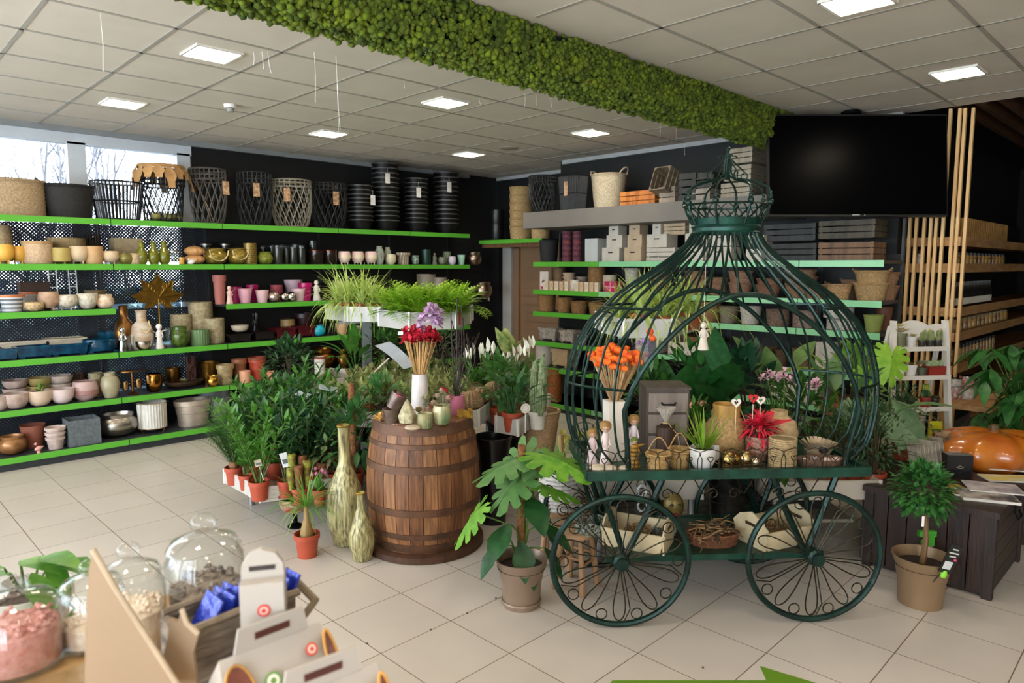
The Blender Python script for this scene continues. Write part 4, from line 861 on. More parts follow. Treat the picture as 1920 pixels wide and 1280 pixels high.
crate(1237, 18, 22, 'narrow white box with a round hole, upper row', z=.27, back=.1, d=.12)
crate(1274, 46, 22, 'tall beige slatted crate in the upper row', WCB, z=.27, back=.1, slats=3, d=.2)
crate(1308, 44, 26, 'white box with slot behind the dome, lower row', d=.2)
crate(1312, 40, 24, 'white box with slot behind the dome, middle row', z=.145, back=.05, d=.2)
crate(1358, 48, 26, 'wide white box behind the dome centre, lower row', d=.2)
crate(1360, 44, 24, 'wide white box behind the dome centre, middle row', z=.145, back=.05, d=.2)
crate(1318, 36, 20, 'white box in the upper row behind the dome', z=.27, back=.08, d=.2)
crate(1421, 30, 22, 'lower white box with round hole, right of the dome neck', d=.18)
crate(1424, 34, 22, 'upper white box with oval hole, right of the dome neck', z=.125, d=.18)
DG = wood('#2d2e2c', '#1c1d1b'); BR = wood('#7a5a40', '#5c4330'); OLB = wood('#4a4232', '#332e22')
crate(1494, 96, 32, 'long black slatted crate, lower one under the television', DG, slats=3, d=.3)
crate(1492, 98, 32, 'long black slatted crate, upper one under the television', DG, z=.175, slats=3, d=.3)
crate(1596, 98, 34, 'long brown slatted crate beside the black ones, lower', BR, slats=3, d=.3)
crate(1598, 100, 34, 'long dark olive slatted crate on top of the brown one', OLB, z=.185, slats=3, d=.3)
# --- second shelf
t = B(2, 1021, 21, 34, 'box', mat('#d6cbc0', .6), 'white card with a rainbow print at the left end', 'sign', 'rainbow_card', d=.02)
for r_, c in ((.03, '#3a2c2a'), (.022, '#a08478'), (.014, '#5a3a34')): M().tube([(r_*cos(pi*i/8), -.014, .085+r_*sin(pi*i/8)) for i in range(9)], .003, 5).obj('rainbow_arc', mat(c, .6), t)
M().box((-.03, -.016, .01), (.03, .004, .03)).obj('red_heart', mat('#b8203c', .6), t, False)
for i in range(11):
    B(2, 1026+i*9.4, 9, 17 if i != 5 else 20, 'candle' if i == 5 else 'box', mat('#c7a98a' if i % 2 else '#d3c2ac', .6, 0, .15, 20, .1), 'small beige letter block in the row on the second shelf', 'block', 'letter_block', group='row of small beige letter blocks', back=.0)
B(2, 1078, 18, 20, 'pot', mat('#cfcdc8', .6, 0, .2, 60, .4), 'white fluffy round pot in front of the drum basket', 'pot', 'plant_pot', prof='egg', back=.0)
B(2, 1047, 26, 40, 'basket', WK2, 'greyish straw cylinder basket behind the letter blocks', 'basket', 'wicker_basket', taper=.95, back=.2)
for x, w, hs, m, lb in ((1067, 24, 3, cer('#c4ab90', .6), 'beige'), (1091, 24, 2, cer('#8f8478', .6), 'grey-brown')):
    for j in range(hs): B(2, x, w, 15, 'pot', m, ['lowest', 'middle', 'top'][j]+' of the nested '+lb+' pots behind the letter blocks', 'pot', 'nested_pot', back=.15, z=ZB[2]+.02+j*.045)
B(2, 1118, 32, 44, 'basket', WK1, 'brown rope drum basket', 'basket', 'drum_basket', taper=1, back=.12)
t = B(2, 1150, 28, 20, 'box', mat('#b30c50', .5), 'bright magenta box with pink ribbon bands', 'box', 'gift_box', back=-.01, lid=0)
s = mpp(t.location); M().box((0, -28*s*.35-.001, 0), (.012, .003, 20*s)).obj('ribbon', mat('#e0a0b4', .5), t, False); M().box((0, -28*s*.35-.001, 9*s), (28*s, .003, .01)).obj('ribbon', mat('#e0a0b4', .5), t, False)
B(2, 1143, 26, 30, 'pot', CR, 'cream pot behind the magenta box', 'pot', 'plant_pot', prof='cyl', back=.15)
B(2, 1185, 28, 44, 'basket', WKW, 'whitewashed tall basket behind the spider plant leaves', 'basket', 'wicker_basket', back=.12)
B(2, 1240, 34, 40, 'basket', WK2, 'straw basket behind the spider plants, left of the dome centre', 'basket', 'wicker_basket', back=.12)
def bstack(k, x, w, h, n, m, lb, dz=.055, back=.05, taper=.75, handles='', sy=.75):
    for j in range(n):
        B(k, x+(2 if j % 2 else 0), w, h, 'basket', m, (['lowest', 'second', 'third', 'top'][j] if n > 1 else '')+(' of the nested ' if n > 1 else '')+lb, 'basket', 'wicker_basket', z=ZB[k]+.001+j*dz, back=back, taper=taper, handles=handles if j == n-1 else '', sy=sy, rows=7)
bstack(2, 1305, 44, 22, 3, wick('#a0785a', '#7c5a40'), 'reddish wicker trays behind the dome, left')
bstack(2, 1345, 36, 22, 2, wick('#8d6c50', '#6a4d38'), 'brown wicker trays behind the dome, centre left')
bstack(2, 1388, 46, 24, 3, wick('#94705a', '#6e5142'), 'mauve-brown wicker trays behind the dome, centre')
bstack(2, 1440, 48, 22, 2, wick('#8a6248', '#66483a'), 'low brown wicker baskets behind the dome, right')
bstack(2, 1500, 58, 26, 3, wick('#96765a', '#6c503c'), 'brown oval baskets under the crates', dz=.06)
B(2, 1530, 42, 26, 'basket', wick('#9a7a5c', '#705640'), 'small brown basket with high arched handles', 'basket', 'wicker_basket', handles='side', back=-.02, sy=.7, taper=.75)
B(2, 1572, 46, 28, 'basket', wick('#b08c5e', '#7d6246'), 'golden and grey wicker basket with side handles', 'basket', 'wicker_basket', handles='side', back=-.02, sy=.7, taper=.75)
bstack(2, 1592, 34, 20, 2, wick('#8b6a50', '#664c3a'), 'small wicker baskets behind the golden one', back=.2, handles='side', dz=.07)
bstack(2, 1632, 62, 32, 2, wick('#b5905c', '#857050'), 'large golden and grey baskets at the right end', back=-.02, handles='side', dz=.1)
bstack(2, 1656, 52, 26, 2, wick('#9a7452', '#6e523c'), 'dark-rimmed baskets behind the large golden ones', back=.18, dz=.11)
# --- third shelf
B(3, 1025, 34, 30, 'basket', WK1, 'first brown wicker bin from the panelled door, straight sided', 'basket', 'wicker_bin', taper=.92)
B(3, 1058, 32, 27, 'basket', WK1, 'second brown wicker bin, flared with a pointed rim', 'basket', 'wicker_bin', taper=.75)
B(3, 1086, 34, 22, 'basket', WK1, 'third brown wicker bin, lower than its neighbours', 'basket', 'wicker_bin', taper=.8)
B(3, 1118, 30, 22, 'basket', WK1, 'fourth brown wicker bin, behind the spider plant', 'basket', 'wicker_bin', taper=.8)
B(3, 1330, 44, 36, 'basket', WK1, 'tan wicker basket beside the white display tray in the dome', 'basket', 'wicker_bin', taper=.85)
B(3, 1366, 36, 30, 'basket', WKG, 'grey-brown wicker pot left of the white one', 'basket', 'wicker_pot', taper=.75)
B(3, 1407, 40, 32, 'basket', WKW, 'white wicker pot with small ear handles', 'basket', 'wicker_pot', taper=.75)
B(3, 1458, 44, 30, 'basket', wick('#7d6658', '#594638'), 'square dark brown wicker basket with a bow', 'basket', 'wicker_pot', taper=.95, sy=.8)
B(3, 1509, 46, 30, 'basket', wick('#97847a', '#6d5a50'), 'square rosy brown wicker basket with a white bow', 'basket', 'wicker_pot', taper=.95, sy=.8)
for j in (0, 1): B(3, 1578-6*j, 54, 19, 'basket', WKW, ['lower', 'upper'][j]+' of two stacked whitewashed wicker boxes', 'basket', 'wicker_box', z=ZB[3]+.001+j*.1, taper=1, sy=.7)
B(3, 1637, 36, 32, 'pot', cer('#8a9650', .4), 'smooth olive green tapered pot at the shelf end', 'pot', 'green_pot', prof='cone')
B(3, 1656, 30, 44, 'pot', cer('#6d4430', .6), 'tall brown pot behind the olive green one', 'pot', 'brown_pot', prof='cone', back=.25)
# --- fourth shelf
BARK = mat('#8d8378', .9, 0, .4, 30, .9, col2='#b8afa4')
t = B(4, 1032, 46, 24, 'bonsai', BARK, 'grey bark trough, left of two on the fourth shelf', 'planter', 'bark_trough', d=.14)
t = B(4, 1068, 36, 24, 'bonsai', BARK, 'grey bark trough, right of two', 'planter', 'bark_trough', d=.14)
B(4, 1092, 20, 18, 'pot', cer('#aab4b4', .5), 'small pale blue-grey pot after the bark troughs', 'pot', 'plant_pot', prof='cone')
for x, w, j, lb in ((1228, 50, 0, 'left white storage drawer box'), (1296, 66, 0, 'wide cream box with a heart, behind the big leaves'), (1240, 66, 1, 'long white box lid on the left boxes')):
    crate(x, w, 24 if j == 0 else 12, lb, mat('#c6bfb4', .6), z=.13*j, hole=0, k=4, d=.3)
t = crate(1320, 60, 10, 'thin brown wooden tray on the cream box', wood('#7a5235'), z=.14, hole=0, k=4, d=.25)
B(4, 1440, 30, 30, 'basket', WKD, 'dark wicker basket with loop handles behind pink flowers, left', 'basket', 'wicker_basket', handles='top', taper=.8)
B(4, 1466, 26, 28, 'basket', WKD, 'dark wicker basket with loop handles behind pink flowers, right', 'basket', 'wicker_basket', handles='top', taper=.8)
B(4, 1505, 40, 34, 'basket', wick('#7f6648', '#55412e'), 'coarse horizontal-weave basket behind the yellow leaf', 'basket', 'wicker_basket', taper=.95)
B(4, 1551, 36, 52, 'box', mat('#c9c3bb', .6, 0, .1, 20, .1), 'tall white gable box with red print behind the bars', 'box', 'gable_box', d=.12)
B(4, 1580, 30, 34, 'pot', mat('#9aa594', .6, 0, .2, 20, .1), 'speckled white pot behind the bars', 'pot', 'plant_pot')
t = B(4, 1614, 44, 30, 'pot', mat('#62784e', .6, 0, .4, 30, .1, col2='#a8563a'), 'green and red floral print planter at the shelf end', 'planter', 'floral_planter', prof='cyl')
# --- fifth shelf
t = B(5, 1022, 36, 42, 'pot', cer('#bcb4aa', .5), 'white square-shouldered planter under the bark troughs', 'planter', 'white_planter', prof='cyl')
B(5, 1058, 42, 36, 'bonsai', cer('#b89c78', .6), 'beige trough planter beside the white one', 'planter', 'beige_planter', d=.2)
B(5, 1180, 44, 34, 'basket', WKD, 'dark brown wicker basket behind the flower stems', 'basket', 'wicker_basket')
B(5, 1243, 34, 34, 'pot', cer('#4f4638', .6), 'dark olive pot right of the display post', 'pot', 'plant_pot', prof='cyl')
crate(1505, 92, 32, 'long white drawer box on the fifth shelf behind the bars', mat('#cfc5b8', .6), hole=0, k=5, d=.35)
crate(1590, 84, 14, 'flat brown wooden crate right of the white drawer box', wood('#6d4630'), hole=0, k=5, d=.3)
# --- base shelf
B(6, 1040, 28, 60, 'basket', wick('#a8642c', '#6e3d1c'), 'tall orange-brown willow cylinder on the lowest shelf', 'basket', 'willow_cylinder', taper=.95)
crate(1592, 92, 24, 'reddish brown slatted crate on the lowest shelf, lower', wood('#7c4630', '#9a5c3c'), k=6, z=.16, slats=3, d=.35)
crate(1600, 96, 26, 'reddish brown slatted crate on the lowest shelf, upper', wood('#8c5236', '#a8674a'), k=6, z=.33, slats=3, d=.35)
crate(1470, 92, 44, 'big white box on the lowest shelf behind the plants', mat('#c6bdb0', .6), k=6, z=0, hole=0, d=.35)
# --- on the grey ledge
LZ = 2.311
def L(x, w, h, kind, m, lb, cat, name, back=.1, z=0, rz=-pi/2, **kw):
    return B(1, x, w, h, kind, m, lb, cat, name, z=LZ+z, back=-.25+back, rz=rz, **kw)
L(1017, 50, 68, 'lattice', mat('#1a1c1a', .55, 0, .1, 20, .1), 'black net basket with green band at the left end of the grey ledge', 'basket', 'net_basket', n=20, r=.006)
t = L(1074, 60, 64, 'bars', BK, 'deep black basket of upright bars with a dangling tag', 'basket', 'bar_basket', n=56, taper=.8); s = mpp(t.location); tagcard(t, (5*s, -26*s, 40*s), TAGM, (8*s, 26*s))
L(1141, 66, 62, 'basket', wick('#c9bda2', '#a3957a'), 'cream round woven basket with ear handles on the grey ledge', 'basket', 'wicker_basket', handles='side', taper=.8, n=40)
t = L(1210, 78, 28, 'crate', wood('#c47a34', '#96541e'), 'orange-brown slatted wooden crate on the grey ledge', 'crate', 'wooden_crate', slats=3, d=.3)
t = L(1262, 34, 30, 'crate', wood('#a39482', '#887a68'), 'pale grey slatted crate carrying a tilted one', 'crate', 'wooden_crate', slats=3, d=.22)
t = L(1258, 40, 34, 'crate', wood('#7c6d58', '#5f5342'), 'brownish grey crate tipped on its side, opening outward', 'crate', 'wooden_crate', slats=3, d=.24, z=.16); t.rotation_euler = (R(70), R(0), -pi/2-.15); t.location.z += .02
t = L(1300, 36, 52, 'crate', wood('#2b2c28', '#1d1e1b'), 'dark crate standing upright beside the tilted crate', 'crate', 'wooden_crate', slats=4, d=.24)
t = L(1326, 38, 22, 'crate', wood('#9c9284', '#7d7366'), 'grey-white slatted crate behind the crown, lower', 'crate', 'wooden_crate', slats=2, d=.24)
t = L(1328, 44, 30, 'crate', wood('#33342f', '#222320'), 'dark open crate behind the crown, upper', 'crate', 'wooden_crate', slats=2, d=.24, z=.11)
for j in range(3): L(1393+4*j, 58-4*j, 28, 'crate', wood('#a59a86', '#8b806c'), ['lowest', 'middle', 'top'][j]+' of the three big beige crates stacked beside the television', 'crate', 'wooden_crate', slats=3, d=.3, z=.15*j)
# --- over-door shelf stack
STR = wick('#b59a6a', '#8a6f48')
for j in range(6):
    P = onB(978, 2.052+j*.1, 6.62); s = mpp(P); t = put(P, 'wicker_basket', ['lowest', 'second', 'third', 'fourth', 'fifth', 'topmost'][j]+' straw basket of the leaning tower above the panelled door', 'basket', rz=0)
    k_basket(t, 50*s, 24*s, STR, taper=.9, rows=6, sy=.8)
    if j in (1, 2): tagcard(t, (-.08, -25*s*.8, .06), mat('#d8d4cc', .5), (.05, .08))
P = onB(1014, 2.052, 6.6); s = mpp(P); t = put(P, 'wicker_basket', 'low straw basket beside the tower above the door', 'basket', rz=0); k_basket(t, 36*s, 18*s, STR, taper=.95, rows=5)
for j in (0, 1):
    P = onB(932, 2.052+j*.2, 6.65); s = mpp(P); t = put(P, 'metal_tin', ['lower', 'upper'][j]+' of two black round tins stacked on the short shelf', 'tin', rz=0); k_pot(t, 26*s, 26*s, BK, 'cyl'); M().lathe([(13.4*s, 25*s), (13.4*s, 29*s), (.001, 30*s)], 24).obj('lid', BK, t)
# ================================================================ television on a ceiling mount
P = PD(1606, 311, 5.78)
tv = thing('television', 'large black flat television hanging from the ceiling', 'television', (P.x, P.y, P.z-.03), -math.atan2(.98, 1.0)); tv.rotation_euler.x = R(-7)
M().box((0, 0, -.385), (1.45, .05, .83)).obj('casing', mat('#08090b', .5, 0, 0, 1, 0), tv, False)
M().box((0, -.0265, -.37), (1.43, .003, .8)).obj('screen', mat('#030304', .3, 0, 0, 1, 0, ior=1.12), tv, False)
M().box((-.02, -.03, -.378), (.06, .004, .006)).obj('maker_badge', plas('#b9bcc0'), tv, False)
M().box((.05, -.03, -.378), (.006, .004, .006)).obj('status_light', plas('#b9bcc0'), tv, False)
q = M(); q.box((0, .1, -.1), (.4, .08, .3)); q.obj('bracket', BKM, tv, False); q = M(); q.tube([(0, .1, .1), (0, .08, CZ-tv.location.z-.01)], .03, 12); q.lathe([(.08, CZ-tv.location.z-.03), (.08, CZ-tv.location.z-.005)], 20, (0, .08, 0)); q.obj('ceiling_pole', BKM, tv)
# ================================================================ timber rods and shop shelving at the right
PN = wood('#e0bc84', '#cfa468'); 
for i, (y, x) in enumerate(((1.69, 6.63), (1.63, 6.69), (1.60, 6.72), (1.55, 6.77))):
    o = M().box((6.66+.03*i, y, 0), (.035, .022, 2.975)).obj('timber_rod', PN, None, False); tag(o, 'tall pale timber rod from floor to ceiling, '+['first', 'second', 'third', 'fourth'][i]+' from the television', 'rod', 'tall timber rods')
for i, y in enumerate((1.94, 1.89, 1.83, 1.78, 1.74)):
    o = M().box((6.66, y, 0), (.035, .022, 2.19)).obj('timber_rod', PN, None, False); tag(o, 'short pale timber rod ending at television height, '+['first', 'second', 'third', 'fourth', 'fifth'][i]+' from the dark wall', 'rod', 'short timber rods')
su = thing('shop_shelving', 'pale timber shop shelving stocked with jars behind the rods', 'shelving', (0, 0, 0))
WDS = wood('#b88e5c', '#9c7244', st=(.15, 1, 1)); zs = [1.88, 1.66, 1.29, 1.08, .80, .5]
for z in zs:
    M().box((9.1, 1.78, z), (4.7, .42, .03)).obj('shelf_board', WDS, su, False); M().box((9.1, 1.565, z-.015), (4.7, .02, .075)).obj('front_rail', WDS, su, False)
    M().box((6.72, 1.78, z-.015), (.02, .42, .075)).obj('end_rail', WDS, su, False)
M().box((9.1, 2.0, 0), (4.7, .02, 2.2)).obj('back_board', BLACKM, su, False)
rr = random.Random(12); JC = ['#7a3a1c', '#8d6a2c', '#5c2a1a', '#a0752c', '#4d4a20', '#6d3d5a', '#9a8040', '#3c2418']
for li, z in enumerate(zs[:5]):
    x = 6.83; k = 0; zz = z+.031
    while x < 9.2 and k < 28:
        c = JC[(k*3+li) % 8]; w = [.075, .06, .05, .07, .055][li]; h = [.17, .13, .24, .13, .17][li]
        if li == 0 and x > 7.0:
            o = M().box((x, 1.66, zz), (.05, .1, .2), top=(.8, 1)).obj('paper_bag', mat('#a87c40', .7, 0, .2, 20, .2), None, False); tag(o, 'tan paper bag in the row on the top timber shelf', 'bag', 'paper bags on the top timber shelf'); x += .065
        elif li == 2:
            o = thing('glass_bottle', 'dark glass bottle with pale label on the middle timber shelf', 'bottle', (x, 1.64, zz), 0, 'dark bottles with pale labels'); M().lathe([(.022, 0), (.024, .01), (.024, .15), (.01, .19), (.01, .24)], 12).obj('glass', mat('#15120f', .15), o); M().lathe([(.0245, .04), (.0245, .1)], 12, cap=False).obj('bottle_label', mat('#c9c2b0', .6), o); x += w
        else:
            o = thing('storage_jar', ['', 'small jar with reddish contents in the second timber shelf row', '', 'small jar with amber contents in the fourth timber shelf row', 'small dark-lidded jar in the fifth timber shelf row'][li] if li else 'jar with dark lid at the corner of the top timber shelf', 'jar', (x, 1.64+.03*(k % 2), zz), 0, 'jars on timber shelf row %s' % ['one', 'two', 'three', 'four', 'five'][li])
            M().lathe([(w*.44, 0), (w*.46, h*.1), (w*.46, h*.7), (w*.36, h*.82)], 12).obj('glass', mat(c, .2, 0, .4, 60, 0, col2='#b08a4a'), o); M().lathe([(w*.4, h*.8), (w*.4, h*.97)], 12).obj('lid', mat('#23211f' if li != 3 else '#8f7a50', .4), o); x += w*1.15
        k += 1
for i, (y, z, h, c) in enumerate(((1.86, 1.91, .0, 0), (1.88, 1.69, .13, '#cfc6b4'), (1.80, 1.69, .08, '#c98a3c'), (1.84, 1.32, .22, '#b08a3c'), (1.76, 1.32, .2, '#8d6a3c'), (1.8, 1.11, .12, '#a05a2c'), (1.88, 1.11, .1, '#c08a2c'))):
    if h: o = thing('storage_jar', ['', 'white bottle seen between the short rods', 'orange tub seen between the short rods', 'golden jar between the rods, middle shelf', 'tan jar between the rods, middle shelf', 'red-brown jar between the rods, lower shelf', 'mustard jar between the rods, lower shelf'][i], 'jar', (6.79, y, z), 0); M().lathe([(.03, 0), (.03, h*.8), (.02, h)], 12).obj('glass', mat(c, .3, 0, .2, 30, 0), o); M().lathe([(.025, h*.9), (.025, h*1.1)], 12).obj('lid', plas('#3a332c'), o)
# ================================================================ wrought iron carriage (display cart)
GI = mat('#15362e', .34, .5, .35, 14, .25, 50, col2='#0b211c'); GIB = mat('#15493a', .35, .4, .3, 12, .2, col2='#0e3128'); WIRE = mat('#1d2a20', .4, .6, .3, 20, .1, col2='#33261a')
CX, CY, CYAW = 3.112, 1.816, R(-41.1)
cart = thing('carriage_cart', 'dark green wrought iron pumpkin-style carriage with crown, four wheels and open bar dome', 'display cart', (CX, CY, 0), CYAW)
def cl(x, y, z=0): return V((CX+cos(CYAW)*x-sin(CYAW)*y, CY+sin(CYAW)*x+cos(CYAW)*y, z))
def toloc(P): d = V(P)-V((CX, CY, 0)); return V((cos(CYAW)*d.x+sin(CYAW)*d.y, -sin(CYAW)*d.x+cos(CYAW)*d.y, d.z))
WR = .322
def wheel(x, y, k):
    w = M(); ring_pts = [(x+WR*cos(2*pi*i/56), y, WR+.004+(WR-.012)*sin(2*pi*i/56)) for i in range(56)]
    w.tube(ring_pts, .0145, 8, True); rim = w.obj('wheel', GI, cart)
    z0 = WR+.004; s_ = -1 if y < 0 else 1
    h = M(); h.lathe([(.001, -.05), (.018, -.05), (.02, -.035), (.036, -.033), (.042, -.015), (.042, .02), (.03, .03), (.03, .05), (.001, .05)], 8, M4=Matrix.Translation((x, y, z0)) @ Matrix.Rotation(R(90)*s_*-1, 4, 'X')); h.obj('hub', GI, rim)
    for i in range(10):
        a = 2*pi*i/10+.3; q = M(); pts = []
        for j in range(17):
            u = j/16; rr = .03+(WR-.06)*sin(pi*u)**.75*1.0; aa = a+(u-.5)*.62*sin(pi*u)**.6; pts.append((x+rr*cos(aa), y, z0+rr*sin(aa)))
        q.tube(pts, .0033, 5); q.obj('petal_wire', WIRE, rim)
        b_ = a+pi/10; c = ((WR-.05)*cos(b_), (WR-.05)*sin(b_)); q = M(); q.tube([(x+c[0]+.026*cos(2*pi*i2/14), y, z0+c[1]+.026*sin(2*pi*i2/14)) for i2 in range(14)], .003, 5, True); q.obj('ring_wire', WIRE, rim)
        q = M(); q.tube([(x+.03*cos(b_), y, z0+.03*sin(b_)), (x+(WR-.08)*cos(b_-.1), y, z0+(WR-.08)*sin(b_-.1)), (x+(WR-.02)*cos(b_-.24), y, z0+(WR-.02)*sin(b_-.24))], .003, 5) if i % 2 else None
        if i % 2: q.obj('spoke', WIRE, rim)
for k, (x, y) in enumerate(((-.47, -.32), (.46, -.32), (-.44, .33), (.42, .33))): wheel(x, y, k)
DZ = .752
for x in (-.455, .44):
    q = M(); q.tube([(x, -.31, WR), (x, .32, WR)], .013, 8); q.obj('axle', GI, cart)
q = M(); q.box((.05, 0, DZ-.035), (1.34, .58, .012)); q.obj('deck', GIB, cart, False)
q = M()
for s_ in (-1, 1): q.box((.05, s_*.29, DZ-.045), (1.36, .03, .045)); q.box((.05+s_*.67, 0, DZ-.045), (.03, .58, .045))
q.obj('deck_frame', GIB, cart, False)
q = M(); q.box((0, -.02, .315), (1.0, .5, .012)); q.box((0, -.26, .3), (1.06, .03, .03)); q.box((0, .24, .3), (1.06, .03, .03)); q.obj('lower_shelf', GIB, cart, False)
for sx in (-1, 1):
    for sy in (-1, 1):
        q = M(); q.tube([(sx*.58, sy*.27, DZ-.03), (sx*.5, sy*.275, .5), (sx*.44, sy*.27, WR)], .016, 6); q.obj('brace', GI, cart)
        q = M(); q.tube([(sx*.26, sy*.27, DZ-.03), (sx*.33, sy*.27, .55), (sx*.44, sy*.27, WR)], .016, 6); q.obj('brace', GI, cart)
# scrollwork under the deck and the swirled pull at the left end
def spiral(c, r0, turns, n=26, flip=1, plane='xz', y=0):
    return [(c[0]+flip*r0*(1-.75*i/n)*cos(turns*2*pi*i/n), y, c[1]+r0*(1-.75*i/n)*sin(turns*2*pi*i/n)) for i in range(n+1)]
for sx in (-.3, .02, .34):
    q = M(); 
    for f in (-1, 1): q.tube([(sx+f*.14, -.29, DZ-.05), (sx+f*.1, -.29, DZ-.12), (sx+f*.05, -.29, DZ-.09)]+spiral((sx+f*.05, DZ-.12), .03, 1.2, flip=f, y=-.29), .003, 5)
    q.obj('scroll', WIRE, cart)
for (pts) in ([(-.67, .0, DZ-.03), (-.75, 0, DZ-.02), (-.8, 0, DZ-.06)], [(-.67, 0, DZ-.06), (-.6, 0, .62), (-.56, 0, .5), (-.5, 0, WR)]):
    q = M(); q.tube(pts, .012, 6); q.obj('pull_bar', GI, cart)
for (c, r_, tn, f) in (((-.78, .665), .035, 1.6, 1), ((-.78, .56), .04, 1.6, -1), ((-.7, .46), .04, 1.8, 1), ((-.62, .52), .035, 1.4, -1)):
    q = M(); q.tube(spiral(c, r_, tn, flip=f)+[(c[0]+.1, 0, c[1]-.08), (c[0]+.2, 0, c[1]-.12)], .003, 5); q.obj('scroll', WIRE, cart)
q = M(); q.tube([(-.8, 0, .7), (-.86, 0, .58), (-.84, 0, .46), (-.74, 0, .38), (-.6, 0, .36)], .003, 5); q.obj('scroll', WIRE, cart)
# ---- dome
AZt = [(.752, .655), (.80, .715), (.90, .748), (1.037, .765), (1.171, .757), (1.304, .722), (1.436, .645), (1.566, .515), (1.66, .375), (1.72, .285), (1.78, .215), (1.83, .175), (1.865, .158)]
DX, DY = .095, .0
def aof(z): return (1.035 if z < 1.75 else 1.)*aof0(z)
def aof0(z):
    for (z0, a0), (z1, a1) in zip(AZt, AZt[1:]):
        if z <= z1: return a0+(a1-a0)*max(0, (z-z0)/(z1-z0))
    return AZt[-1][1]
def bof(z): a = aof(z); return .158+(a-.158)*.42
def dome(phi, z): return V((DX+aof(z)*cos(phi), DY+bof(z)*sin(phi), z))
def zarch(phi, top=1.57, wid=.74):    # height of the opening at this bearing (front or back)
    c = abs(cos(phi))/wid
    return .76 if c >= 1 else .76+(top-.76)*(1-c**2.4)**.5
NR = 40
for i in range(NR):
    phi = 2*pi*(i+.5)/NR; zb = zarch(phi)
    zs_ = [zb+(1.865-zb)*j/18 for j in range(19)]
    q = M(); q.tube([dome(phi, z) for z in zs_], .0058, 5); q.obj('dome_bar', GI, cart)
for s_ in (-1, 1):
    q = M(); pts = []
    for j in range(41):
        c = -.74+1.48*j/40; c = max(-.7399, min(.7399, c)); phi = math.acos(c)*s_; pts.append(dome(phi, zarch(phi)))
    pts = [V((pts[0].x, pts[0].y, DZ))]+pts+[V((pts[-1].x, pts[-1].y, DZ))]
    q.tube(pts, .0125, 8); q.obj('arch', GI, cart)
for z, c0 in ((1.13, .70), (1.5, .62)):
    for s_ in (-1, 1):
        q = M(); p0 = math.acos(c0); q.tube([dome((pi if s_ < 0 else 0)+p0*(j/12-.5)*2*.98, z) for j in range(13)], .007, 5); q.obj('dome_rail', GI, cart)
# ---- crown
q = M(); q.lathe([(.152, 1.86), (.158, 1.862), (.16, 1.885), (.152, 1.887)], 40, cap=False); q.lathe([(.158, 1.887), (.17, 1.93), (.167, 1.932), (.155, 1.889)], 40, cap=False); ring(q, .16, 1.862, .006); ring(q, .164, 1.892, .006); q.xf(Matrix.Translation((DX, DY, 0))).obj('crown_band', mat('#124438', .4, .4, .3, 12, .2, col2='#0c3029'), cart)
q = M(); ring(q, .205, 1.995, .005)
for i in range(20):
    a = 2*pi*i/20
    for s_ in (-1, 1):
        pts = []
        for j in range(9):
            u = j/8; rr = .17+.034*u; aa = a+s_*.155*sin(pi*u); pts.append((rr*cos(aa), rr*sin(aa), 1.93+.065*u))
        q.tube(pts, .0035, 4)
q.xf(Matrix.Translation((DX, DY, 0))).obj('crown_lattice', GI, cart)
for i in range(8):
    a = 2*pi*i/8+.2; q = M(); pts = [(.165, 1.9), (.2, 1.97), (.212, 2.03), (.195, 2.075), (.15, 2.1), (.09, 2.115), (.04, 2.125), (.018, 2.15), (.014, 2.22)]
    q.tube([(r_*cos(a), r_*sin(a), z) for r_, z in pts], .0055, 6); ah = q.xf(Matrix.Translation((DX, DY, 0))).obj('crown_arch', GI, cart)
    q = M(); 
    for k in range(3): q.ball((.207*cos(a), .207*sin(a), 2.005+.022*k), .016-.004*k, 8, 6)
    q.xf(Matrix.Translation((DX, DY, 0))).obj('leaf_bud', GI, ah)
for i in range(4):
    a = pi/2*i+.1; q = M(); sp = [(.0, 2.22), (.06, 2.17), (.09, 2.145), (.085, 2.115), (.06, 2.12), (.055, 2.145), (.07, 2.15)]
    q.tube([(.015*cos(a)+r_*cos(a), .015*sin(a)+r_*sin(a), z) for r_, z in sp], .004, 5); q.tube([(r_*cos(a), r_*sin(a), z) for r_, z in ((.012, 2.15), (.012, 2.235), (.04, 2.235), (.05, 2.225))], .004, 5); q.xf(Matrix.Translation((DX, DY, 0))).obj('crown_scroll', GI, cart)
M().lathe([(.01, 2.12), (.022, 2.14), (.01, 2.16), (.012, 2.24), (.006, 2.255), (.013, 2.27), (.001, 2.285)], 10).xf(Matrix.Translation((DX, DY, 0))).obj('finial', GI, cart)
# ---- heart fence round the deck
for s_ in (-1, 1):
    for i in range(13):
        x = -.55+.1*i; q = M(); y = s_*.3
        q.tube([(x-.06, y, DZ), (x-.06, y, DZ+.05), (x-.045, y, DZ+.085), (x, y, DZ+.1), (x+.045, y, DZ+.085), (x+.06, y, DZ+.05), (x+.06, y, DZ)], .0024, 5)
        q.tube([(x+.014*(16*sin(u)**3)/16, y, DZ+.05+.014*(13*cos(u)-5*cos(2*u)-2*cos(3*u)-cos(4*u))/14) for u in [2*pi*k/14 for k in range(14)]], .0024, 4, True)
        q.tube([(x, y, DZ+.035), (x, y, DZ)], .002, 4); q.obj('fence_hoop', WIRE, cart)
for s_ in (-1, 1):
    for i in range(5):
        y = -.22+.11*i; q = M(); x = .05+s_*.67; q.tube([(x, y-.055, DZ), (x, y-.05, DZ+.06), (x, y, DZ+.1), (x, y+.05, DZ+.06), (x, y+.055, DZ)], .0024, 5); q.obj('fence_hoop', WIRE, cart)
